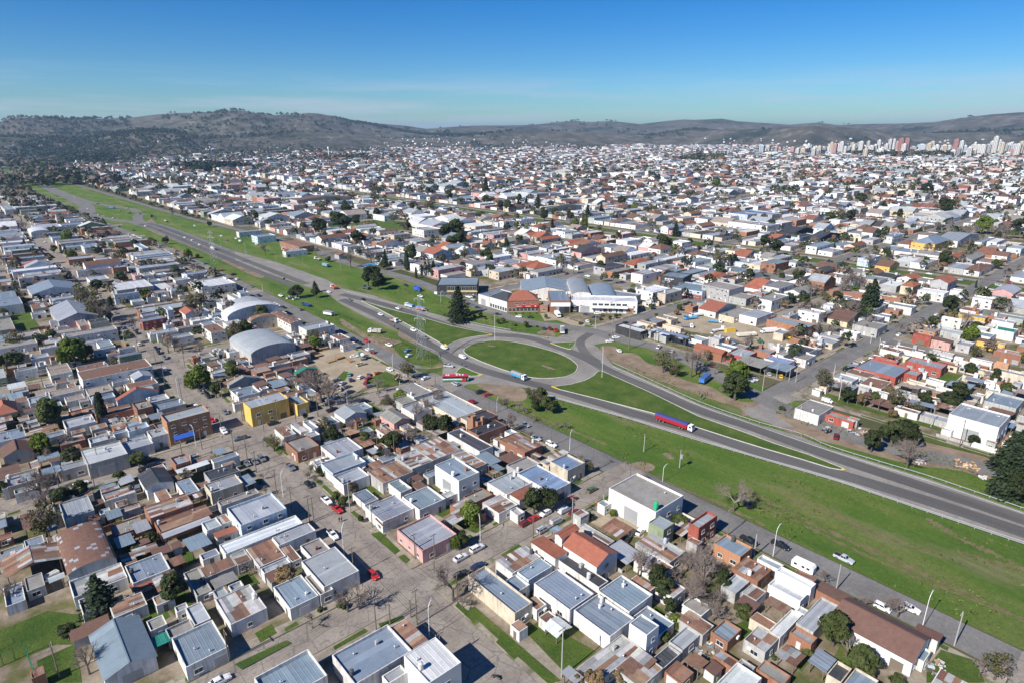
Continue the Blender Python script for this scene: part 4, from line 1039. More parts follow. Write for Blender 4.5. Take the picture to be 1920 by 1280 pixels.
# big grounds that stay free of filler houses
KEEP = [smooth_poly(poly_px('z7', [(1300,330),(1500,285),(1920,370),(2150,430),(2100,560),(1800,520),(1500,440),(1340,400)]), 1), poly_px('z6', [(600,400),(700,330),(900,330),(1050,380),(1250,560),(1100,620),(700,760),(560,560)]), poly_px('z7', [(590,260),(1230,240),(1230,310),(860,400),(620,350),(330,300)]), poly_px('y6', [(640,240),(860,210),(1000,190),(1260,220),(1290,245),(1100,270),(900,250),(680,275)]), poly_px('z7', [(-80,180),(0,60),(500,90),(830,60),(1200,160),(1220,300),(580,300),(100,240)]), poly_px('z5', [(20,40),(190,30),(300,230),(150,270),(60,220)]), poly_px('z3', [(600,620),(640,560),(720,520),(860,490),(970,570),(955,740),(990,840),(880,960),(690,860),(640,700)]), poly_px('z3', [(180,395),(320,345),(520,430),(480,500),(400,480),(290,455)]), poly_px('z8', [(290,860),(420,740),(660,800),(960,900),(1320,980),(1300,1000),(1000,1000),(840,930),(800,960),(560,930)]), poly_px('k', [(-80,520),(620,440),(900,700),(880,1290),(-80,1290)]), poly_px('z4', [(1000,1180),(1060,1080),(1280,1150),(1320,1290),(960,1290)]), poly_px('z2', [(1340,990),(1440,930),(1740,1110),(1580,1250)])]
def hit(x0, y0, x1, y1, m=0.5):
    for r in HRECT:
        if x0-m < r[2] and x1+m > r[0] and y0-m < r[3] and y1+m > r[1]: return True
    c = ((x0+x1)/2, (y0+y1)/2)
    return any(inpoly(K, *c) for K in KEEP)

# ------------------------------------------------------------------ filler houses on the remaining lots
rf = random.Random(21)
PAL_R = 'llllbbbbbcccrrxxtwsnd'; PAL_C = 'wwwwwcccclllllbbbttxrnd'
auto, YARDS = [], []
def fill(block, far):
    x0, x1, y0, y1, near = block; side = 3.0
    if far > 2600: n_cols, lw = 2, (20, 34)
    elif far > 1300: n_cols, lw = 3, (13, 22)
    else: n_cols, lw = max(2, int((x1-x0)/30)), (9.5, 15)
    right = x0 > 262; cw = (x1-x0-2*side)/n_cols
    roll = rf.random()
    if far > 500 and roll < (.05 if right else .07): YARDS.append((x0,x1,y0,y1)); return
    big = far > 420 and (rf.random() < (.12 if right else .2))
    dens = .93 if far > 420 else .9
    hy = 1 if far < 1500 else (1.0 if not right else 1.25)
    for c in range(n_cols):
        ya = y0+side+rf.uniform(0,1)
        while ya < y1-side-8:
            wl = rf.uniform(*lw)*(2.2 if big else 1); yb = min(ya+wl, y1-side)
            if yb-ya < 6: break
            if rf.random() < dens:
                xa, xb = x0+side+c*cw+.15, x0+side+(c+1)*cw-.15
                L = (xb-xa); dep = L*rf.uniform(.6,.98)
                front_low = c < n_cols/2
                if c in (0, n_cols-1): hx0, hx1 = (xa, xa+dep) if front_low else (xb-dep, xb)
                else: s = rf.uniform(0, L-dep); hx0, hx1 = xa+s, xa+s+dep
                h = (rf.uniform(5,8) if big else rf.choice((3.6,3.9,4.2,4.4,4.6,4.8,6.4,7)))*hy
                if right and far > 1300: h = rf.choice((4,4.5,5,6.5,7,7.5,10))*1.1
                pal = PAL_C if right else PAL_R; rc = rf.choice(pal if not big else 'llbwwxs')
                wc = rf.choice('WWWWWWWCCGGGUPB' if right else 'WWWWCGGGUBWEO')
                fl = ''
                if rc == 't' and far > 700: rc = 'T'
                if rc in 'tnT': fl = rf.choice('gGh')
                elif rf.random() < .12: fl = rf.choice('gG')
                if big and rf.random() < .4: fl = rf.choice('vgG')
                yA, yB = ya+.12, yb-.12-(rf.uniform(1,3) if rf.random() < .35 else 0)
                if far < 1300 and not hit(hx0, yA, hx1, yB): auto.append([hx0, yA, hx1, yB, h, rc, wc, fl, None, 0.0])
                elif far >= 1300: auto.append([hx0, yA, hx1, yB, h, rc, wc, fl, None, 0.0])
                if far < 1300 and L-dep > 6 and rf.random() < .75:
                    s0, s1 = (hx1+1.5, xb) if hx0-xa < 2 else (xa, hx0-1.5)
                    q = rf.uniform(.45,.95)
                    if s1-s0 > 3 and not hit(s0, yA, s1, yA+(yB-yA)*q): auto.append([s0, yA, s1, yA+(yB-yA)*q, rf.uniform(2.6,3.4), rf.choice('rxrclb'), rf.choice('GWBC'), '', None, 0.0])
            ya = yb
for b_ in BLOCKS:
    far = b_[4]
    bpx = PX((b_[0]+b_[1])/2, (b_[2]+b_[3])/2)[0]; tz = terrain((b_[0]+b_[1])/2, (b_[2]+b_[3])/2)
    lim = 2900 if bpx < 120 else 3300 if bpx < 430 else 3800 if bpx < 700 else 4300 if bpx < 1150 else 5200
    if tz > 14 or far > lim or (far > lim*.8 and rf.random() < .3): continue
    if far < 175 and b_[0] < 150: continue
    x0, x1, y0, y1 = b_[:4]
    n_hand = sum(1 for r in HRECT if x0 < (r[0]+r[2])/2 < x1 and y0 < (r[1]+r[3])/2 < y1)
    if (n_hand > 25 and far < 330 and x0 < 150 and y1 < 236) or (n_hand >= 7 and far < 330 and x0 > 200): continue
    fill(b_, far)
def apx(r): cx, cy = (r[0]+r[2])/2, (r[1]+r[3])/2; px, py, d = PX(cx, cy, r[4]/2); return px, py, d
def seen(r): px, py, d = apx(r); return -30 < px < 1950 and py < 1330 and d > 0
# smaller houses and lean-tos squeezed into what is left of the nearer lots
GRID = {}
def gput(r):
    for gx in range(int(r[0]//20), int(r[2]//20)+1):
        for gy in range(int(r[1]//20), int(r[3]//20)+1): GRID.setdefault((gx,gy), []).append(r)
def gfree(x0, y0, x1, y1, m=.35):
    for gx in range(int((x0-m)//20), int((x1+m)//20)+1):
        for gy in range(int((y0-m)//20), int((y1+m)//20)+1):
            for r in GRID.get((gx,gy), ()):
                if x0-m < r[2] and x1+m > r[0] and y0-m < r[3] and y1+m > r[1]: return False
    return not any(inpoly(K, (x0+x1)/2, (y0+y1)/2) for K in KEEP)
for r in HRECT+auto: gput(r)
LAWNP = [poly_px(a, b) for a, b in LAWNS]
small = []
for b_ in BLOCKS:
    x0, x1, y0, y1, far = b_
    if far > 620: continue
    hand = far < 335 and (x0 < 150 or sum(1 for r in HRECT if x0 < (r[0]+r[2])/2 < x1 and y0 < (r[1]+r[3])/2 < y1) >= 7)
    for k_ in range(900 if hand else 260):
        q_ = 1.25-.8*k_/(900 if hand else 260); w, d = (rf.uniform(2.6,6.5)*q_, rf.uniform(2.8,8)*q_) if hand else (rf.uniform(5,11)*q_, rf.uniform(5,12)*q_)
        if hand and min(w, d) < 1.8: continue
        xa, ya = rf.uniform(x0+3.2, x1-w-3.2), rf.uniform(y0+3.2, y1-d-3.2)
        if hand and any(inpoly(P_, xa+w/2, ya+d/2) for P_ in LAWNP): continue
        if gfree(xa, ya, xa+w, ya+d, .06 if hand else .3):
            r = [xa, ya, xa+w, ya+d, rf.uniform(2.4,3.6) if hand else rf.choice((3,3.4,3.8,4.2,4.4)), rf.choice('rrxxcllbbn' if hand else 'llbbcrxw'), rf.choice('GWBCGW'), rf.choice(('','','o')) if hand else '', None, 0.0]
            gput(r); (small if hand or w*d < 45 else auto).append(r)
small = [r for r in small if -20 < PX(r[0], r[1])[0] < 1940 and PX(r[0], r[1])[1] < 1310]
small.sort(key=lambda r: math.hypot(r[0], r[1])); auto += small[292:]; small = small[:292]
auto = [r for r in auto if seen(r)]
auto.sort(key=lambda r: -((r[2]-r[0])*(r[3]-r[1]))**.5/apx(r)[2] if apx(r)[2] < 900 else 1/apx(r)[2])
HAND = [r for r in recs if seen(r)]
n_ind = max(0, 372-len(HAND)); IND, REST = auto[:n_ind], auto[n_ind:]
for r in HAND+IND:
    X0,Y0,X1,Y1,h,rc,wc,fl,lab,rz = r; d = math.hypot((X0+X1)/2,(Y0+Y1)/2)
    house(X0,Y0,X1,Y1,h,rc,wc,fl.replace('f',''),lab,rz=rz,rect=r, group='houses and sheds of the low town blocks' if not lab else None)
for r in small:
    X0,Y0,X1,Y1,h,rc,wc,fl,lab,rz = r
    house(X0,Y0,X1,Y1,h,rc,wc,fl+'k',None,rz=0,rect=r,group='small sheds and lean-tos in the back yards',name='shed',rich=True)
print('small', len(small)); print('houses hand', len(HAND), 'auto individual', len(IND), 'rest', len(REST), 'blocks', len(BLOCKS))
# ------------------------------------------------------------------ the rest of the town in one mesh
class FAR:
    def __init__(s): s.V, s.F, s.C = [], [], []
    def q(s, V, F, c):
        k = len(s.V); s.V += V; s.F += [tuple(i+k for i in f) for f in F]; s.C += [c]*len(F)
    def build(s, name, mat):
        me = bpy.data.meshes.new(name); V = np.array(s.V, np.float32); me.vertices.add(len(V)); me.vertices.foreach_set('co', V.ravel())
        ls = np.array([len(f) for f in s.F], np.int32); lv = np.fromiter((i for f in s.F for i in f), np.int32); me.loops.add(len(lv)); me.loops.foreach_set('vertex_index', lv)
        me.polygons.add(len(ls)); me.polygons.foreach_set('loop_start', np.concatenate([[0], np.cumsum(ls)[:-1]]).astype(np.int32)); me.polygons.foreach_set('use_smooth', np.zeros(len(ls), bool)); me.update(calc_edges=True)
        a = me.attributes.new('Col', 'FLOAT_COLOR', 'FACE'); C = np.ones((len(s.F), 4), np.float32); C[:, :3] = np.array(s.C); a.data.foreach_set('color', C.ravel()); me.materials.append(MATS[mat]); return me
def far_house(B, r, rnd, det):
    X0,Y0,X1,Y1,h,rc,wc,fl = r[:8]; z0 = terrain((X0+X1)/2, (Y0+Y1)/2) if r[0]**2+r[1]**2 > 5e6 else 0.0; cw, cr_ = jit((.77,.76,.735) if wc == 'W' else WALLC[wc],.12,rnd), jit(ROOFC[rc],.14,rnd); e = .0
    w, d = X1-X0, Y1-Y0; g = fl[:1]; zb, zt = z0-1.0*(z0 > 0)-.2, z0+h
    A = [(X0,Y0),(X1,Y0),(X1,Y1),(X0,Y1)]; F4 = [(i,(i+1)%4,4+(i+1)%4,4+i) for i in range(4)]
    B.q([(*p,zb) for p in A]+[(*p,zt) for p in A], F4, cw); ov = .3
    if g in ('g','G','h','v','V'):
        rise = (w if g in 'gv' else d)*.2 if g != 'h' else min(w,d)*.3; rise = min(rise, 4.5)
        if g in 'gv': xm = (X0+X1)/2; B.q([(X0-ov,Y0-ov,zt-.1),(xm,Y0-ov,zt+rise),(xm,Y1+ov,zt+rise),(X0-ov,Y1+ov,zt-.1),(X1+ov,Y0-ov,zt-.1),(X1+ov,Y1+ov,zt-.1)], [(0,1,2,3),(1,4,5,2)], cr_); B.q([(X0,Y0,zt),(X1,Y0,zt),(xm,Y0,zt+rise-.08)], [(0,1,2)], cw)
        elif g in 'GV': ym = (Y0+Y1)/2; B.q([(X0-ov,Y0-ov,zt-.1),(X1+ov,Y0-ov,zt-.1),(X1+ov,ym,zt+rise),(X0-ov,ym,zt+rise),(X1+ov,Y1+ov,zt-.1),(X0-ov,Y1+ov,zt-.1)], [(0,1,2,3),(3,2,4,5)], cr_); B.q([(X0,Y0,zt),(X0,ym,zt+rise-.08),(X0,Y1,zt)], [(0,1,2)], cw); B.q([(X1,Y0,zt),(X1,Y1,zt),(X1,ym,zt+rise-.08)], [(0,1,2)], cw)
        else: xm, ym = (X0+X1)/2, (Y0+Y1)/2; B.q([(X0-ov,Y0-ov,zt),(X1+ov,Y0-ov,zt),(X1+ov,Y1+ov,zt),(X0-ov,Y1+ov,zt),(xm,ym,zt+rise)], [(0,1,4),(1,2,4),(2,3,4),(3,0,4)], cr_)
    else:
        p = .2; I = [(X0+p,Y0+p),(X1-p,Y0+p),(X1-p,Y1-p),(X0+p,Y1-p)]; zi = zt-rnd.uniform(.25,.7)
        B.q([(*q,zt) for q in A]+[(*q,zt) for q in I]+[(*q,zi) for q in I], [(i,(i+1)%4,4+(i+1)%4,4+i) for i in range(4)]+[(4+i,4+(i+1)%4,8+(i+1)%4,8+i) for i in range(4)], cw)
        if det and rc in 'rxsl' and w > 5:                     # sheets of different age
            n = max(2, int(w/2.2))
            for i in range(n):
                q = rnd.random(); c = jit(rnd.choice(RUST) if q < {'r':.8,'x':.45,'s':.3,'l':.06}[rc] else rnd.choice(GALV) if rc != 'l' else cr_, .12, rnd); xa, xb = X0+p+(w-2*p)*i/n, X0+p+(w-2*p)*(i+1)/n
                B.q([(xa,Y0+p,zi),(xb,Y0+p,zi),(xb,Y1-p,zi+.2),(xa,Y1-p,zi+.2)], [(0,1,2,3)], c)
        else: B.q([(*q,zi+.01) for q in I], [(0,1,2,3)], cr_)
        if det and rnd.random() < .6:
            tx, ty, s = rnd.uniform(X0+1,X1-1), rnd.uniform(Y0+1,Y1-1), rnd.uniform(.5,.9); c = rnd.choice(((.7,.7,.68),(.4,.42,.45),WALLC['B'],(.6,.55,.5))); k = rnd.uniform(1.2,2.6)
            B.q([(tx-s,ty-s,zi),(tx+s,ty-s,zi),(tx+s,ty+s,zi),(tx-s,ty+s,zi)]+[(tx-s,ty-s,zi+k),(tx+s,ty-s,zi+k),(tx+s,ty+s,zi+k),(tx-s,ty+s,zi+k)], F4+[(4,5,6,7)], c)
    dk = (.03,.035,.04)
    xs_ = X0-.03 if X0 > 20 else X1+.03
    for fl_ in range(max(1, int(h//3))):
        zc = z0+1.0+3.0*fl_
        n = max(1, int(w/(4 if det else 6))); ww = 1.5 if det else 2.2
        if zc+1.3 < zt-.3:
            for i in range(n):
                if rnd.random() < .45: u = X0+w*(i+.5)/n; q = .9 if fl_ == 0 and rnd.random() < .3 else 0; B.q([(u-ww/2,Y0-.03,zc-q),(u+ww/2,Y0-.03,zc-q),(u+ww/2,Y0-.03,zc+1.3),(u-ww/2,Y0-.03,zc+1.3)], [(0,1,2,3)], dk)
            n = max(1, int(d/(4 if det else 6)))
            for i in range(n):
                if rnd.random() < .35: u = Y0+d*(i+.5)/n; B.q([(xs_,u-ww/2,zc),(xs_,u+ww/2,zc),(xs_,u+ww/2,zc+1.3),(xs_,u-ww/2,zc+1.3)], [(0,1,2,3)], dk)
B = FAR(); rn = random.Random(5)
for r in REST: far_house(B, r, rn, apx(r)[2] < 1100)
# houses climbing the lower slopes, thinner towards the edge of town
for _ in range(2400):
    px = rn.uniform(-20, 1940); 
    q = rn.random(); dmin, dmax = (2500, 4200) if px < 700 else (3000, 5200) if px < 1300 else (3600, 6500)
    if px < 640 and rn.random() < .55: continue
    rr_ = dmin+(dmax-dmin)*rn.random()**1.6; a = math.atan2((px-960)/FPX, CT+.33*ST); x, y = rr_*math.sin(a), rr_*math.cos(a); X, Y = x*CY+y*SY, -x*SY+y*CY
    if 160 < X < 262 or terrain(X, Y) > 55: continue
    s, t = rn.uniform(9,22), rn.uniform(9,18); far_house(B, [X, Y, X+s, Y+t, rn.choice((4.5,5,7,8)), rn.choice('Twclcn' if px < 1300 else 'Twwlcb'), rn.choice('WWWCP'), rn.choice(('g','h','','')), None], rn, False)
me = B.build('distant_houses', 'town'); print('far faces', len(B.F)); struct('distant_houses', me, 'stuff')
# ------------------------------------------------------------------ trees
def leaf_cards(n, pts, nrm, size, rng, up=.3):
    """n quads: centres pts (n,3), rough outward normals nrm"""
    d = nrm + rng.normal(0, .55, (n,3)); d[:,2] += up; d /= np.linalg.norm(d, axis=1)[:,None]+1e-9
    t = np.cross(d, rng.normal(0, 1, (n,3))); t /= np.linalg.norm(t, axis=1)[:,None]+1e-9; b = np.cross(d, t)
    s = (size*rng.uniform(.6,1.4,n))[:,None]
    V = np.stack([pts-t*s-b*s*.6, pts+t*s-b*s*.6, pts+t*s*.7+b*s*.6, pts-t*s*.7+b*s*.6], 1).reshape(-1,3)
    return V, np.arange(4*n).reshape(-1,4)
def np_mesh(name, V, F, mat):
    me = bpy.data.meshes.new(name); me.vertices.add(len(V)); me.vertices.foreach_set('co', np.asarray(V, np.float32).ravel()); me.loops.add(F.size); me.loops.foreach_set('vertex_index', F.ravel().astype(np.int32))
    me.polygons.add(len(F)); me.polygons.foreach_set('loop_start', np.arange(0, F.size, F.shape[1], dtype=np.int32)); me.polygons.foreach_set('use_smooth', np.zeros(len(F), bool)); me.update(calc_edges=True); me.materials.append(MATS[mat]); return me
def clumps(nc, rad, zc, zr, csize, per, leaf, rng, low=-.75):
    P, N = [], []
    for _ in range(nc):
        d = rng.normal(0, 1, 3); d /= np.linalg.norm(d); d[2] = max(d[2], low); k = rng.uniform(.45,1)**.6
        c = np.array([d[0]*rad*k, d[1]*rad*k, zc+d[2]*zr*k]); cs = csize*rng.uniform(.65,1.3)
        q = rng.normal(0, 1, (per,3)); q /= np.linalg.norm(q, axis=1)[:,None]; rr_ = rng.uniform(.55,1.05,per)[:,None]
        P.append(c+q*cs*rr_*np.array([1,1,.8])); N.append(q+.4*d)
    return np.concatenate(P), np.concatenate(N)
def twigs(rng, h, spread, levels, n0, up=.6, mat='twig', name='crown'):
    b = MB(); tips = []
    def grow(p, d, L, r, lv):
        q = p + d*L; b.tube(p, q, r, r*.6, 4 if lv < 2 else 3)
        if lv >= levels: return
        for _ in range(n0 if lv else n0+2):
            nd = d + rng.normal(0, spread, 3); nd[2] += up*.35; nd /= np.linalg.norm(nd); grow(p + d*L*rng.uniform(.45,1), nd, L*rng.uniform(.55,.85), r*.62, lv+1)
    for _ in range(4):
        d = np.array([rng.normal(0,.5), rng.normal(0,.5), 1.0]); d /= np.linalg.norm(d); grow(np.array([0,0,h*.27]), d, h*.27, .055*h/2.3, 1)
    return b.mesh(name, mat)
def trunk_mesh(h, r, mat='bark', limbs=4, rng=None):
    b = MB(); b.tube((0,0,-.1),(0.02,0,h*.55), r*1.3, r*.9, 7); b.tube((0.02,0,h*.55),(0,0.02,h), r*.9, r*.5, 7)
    for i in range(limbs):
        a = i*2.4; z = h*.7; b.tube((0,0,z),(math.cos(a)*h*.45, math.sin(a)*h*.45, z+h*.45), r*.55, r*.2, 5)
    return b.mesh('trunk', mat)
PROTO = {}
def proto(kind, var):
    key = (kind, var)
    if key in PROTO: return PROTO[key]
    rng = np.random.default_rng(hash(kind)*0+ord(kind)*31+var*7)
    if kind in 'rgow':
        mat = dict(r='leaf_dark', g='leaf_mid', o='leaf_autumn', w='leaf_bright')[kind]
        P, N = clumps(34, .74, 1.35, .72, .30, 90, .09, rng); V, F = leaf_cards(len(P), P, N, .085, rng)
        if kind == 'w':
            P2 = np.concatenate([np.stack([np.cos(a)*r*np.linspace(1,1.08,16), np.sin(a)*r*np.linspace(1,1.08,16), np.linspace(1.5,.35+rng.uniform(0,.4),16)], 1) for a, r in zip(rng.uniform(0,6.28,60), rng.uniform(.6,.95,60))]); V2, F2 = leaf_cards(len(P2), P2, np.tile([0.5,0,.1], (len(P2),1)), .075, rng, 0); F = np.concatenate([F, F2+len(V)]); V = np.concatenate([V, V2])
        cm = np_mesh('crown', V, F, mat); tm = trunk_mesh(1.0, .085)
    elif kind == 'c':
        P, N = [], []
        for t in np.linspace(0, 1, 15):
            z = .25+2.5*t; R = (1.05*(1-t)**.8+.05)*rng.uniform(.72,1.2); nb = max(5, int(15*(1-t)+4))
            for a in np.linspace(0, 6.283, nb, endpoint=False)+rng.uniform(0,1):
                k = rng.uniform(.6,1.22); m_ = 16; s = np.linspace(.15,1,m_); P.append(np.stack([np.cos(a)*R*k*s+rng.normal(0,.04,m_), np.sin(a)*R*k*s+rng.normal(0,.04,m_), z-.16*s*s*R+.05+rng.normal(0,.03,m_)], 1)); N.append(np.tile([math.cos(a)*.4, math.sin(a)*.4, .9], (m_,1)))
        P, N = np.concatenate(P), np.concatenate(N); V, F = leaf_cards(len(P), P, N, .085, rng); cm = np_mesh('crown', V, F, 'leaf_conifer'); tm = trunk_mesh(2.45, .09, limbs=0)
    elif kind == 'y':
        n = 1900; z = rng.uniform(.3,6.6,n); R = .75*np.minimum(1, (z-.1)*1.2)*(1-(z/7)**3)**.5; a = rng.uniform(0,6.283,n); R = R*(rng.uniform(.75,1.05,n)+.12*np.sin(a*3+z*2))
        P = np.stack([np.cos(a)*R, np.sin(a)*R, z], 1); V, F = leaf_cards(n, P, np.stack([np.cos(a), np.sin(a), .2*np.ones(n)], 1), .14, rng); cm = np_mesh('crown', V, F, 'leaf_conifer'); tm = trunk_mesh(1.2, .14, limbs=0)
    elif kind == 'b': cm = twigs(rng, 2.5, .55, 6, 3); tm = trunk_mesh(.72, .075, limbs=0)
    elif kind == 'l':                                           # winter tree with a thin veil of olive leaves
        cm = twigs(rng, 2.3, .5, 4, 3); P, N = clumps(30, .8, 1.4, .75, .3, 26, .07, rng); V, F = leaf_cards(len(P), P, N, .06, rng); tm = trunk_mesh(.72, .075, limbs=0); PROTO[key] = (cm, tm, np_mesh('foliage', V, F, 'leaf_olive')); return PROTO[key]
    elif kind == 's':
        P, N = clumps(12, .6, .6, .45, .33, 60, .1, rng, -.5); V, F = leaf_cards(len(P), P, N, .11, rng); cm = np_mesh('crown', V, F, 'leaf_mid'); tm = trunk_mesh(.4, .06, limbs=0)
    PROTO[key] = (cm, tm); return PROTO[key]
TREEW = dict(r='dense dark evergreen tree', g='rounded mid-green tree', o='russet autumn tree', w='bright green willow-like tree', c='dark layered conifer', y='slender dark cypress', b='bare grey winter tree', l='thin olive half-bare tree', s='low green shrub')
TREEN = dict(r='evergreen_tree', g='broadleaf_tree', o='autumn_tree', w='willow_tree', c='conifer_tree', y='cypress_tree', b='bare_tree', l='half_bare_tree', s='shrub')
TXY = []
def tree(X, Y, r, kind, sz=1.0, z=0.0):
    P = proto(kind, random.randrange(4 if kind in 'rgb' else 2))
    t = thing(TREEN[kind], 'shrub' if kind == 's' else 'tree', (X, Y, z), random.uniform(0, 6.28), None, {'s':'garden shrubs'}.get(kind, 'trees of the town'), ('tree', kind, r), r*1.2)
    k1, k2 = random.uniform(.85,1.18), random.uniform(.85,1.18); t.scale = (r*k1, r*k2, r*sz*random.uniform(.88,1.15)); obj('crown', P[0], t); obj('trunk', P[1], t)
    if len(P) > 2: obj('foliage', P[2], t)
    TXY.append((X, Y, r)); return t
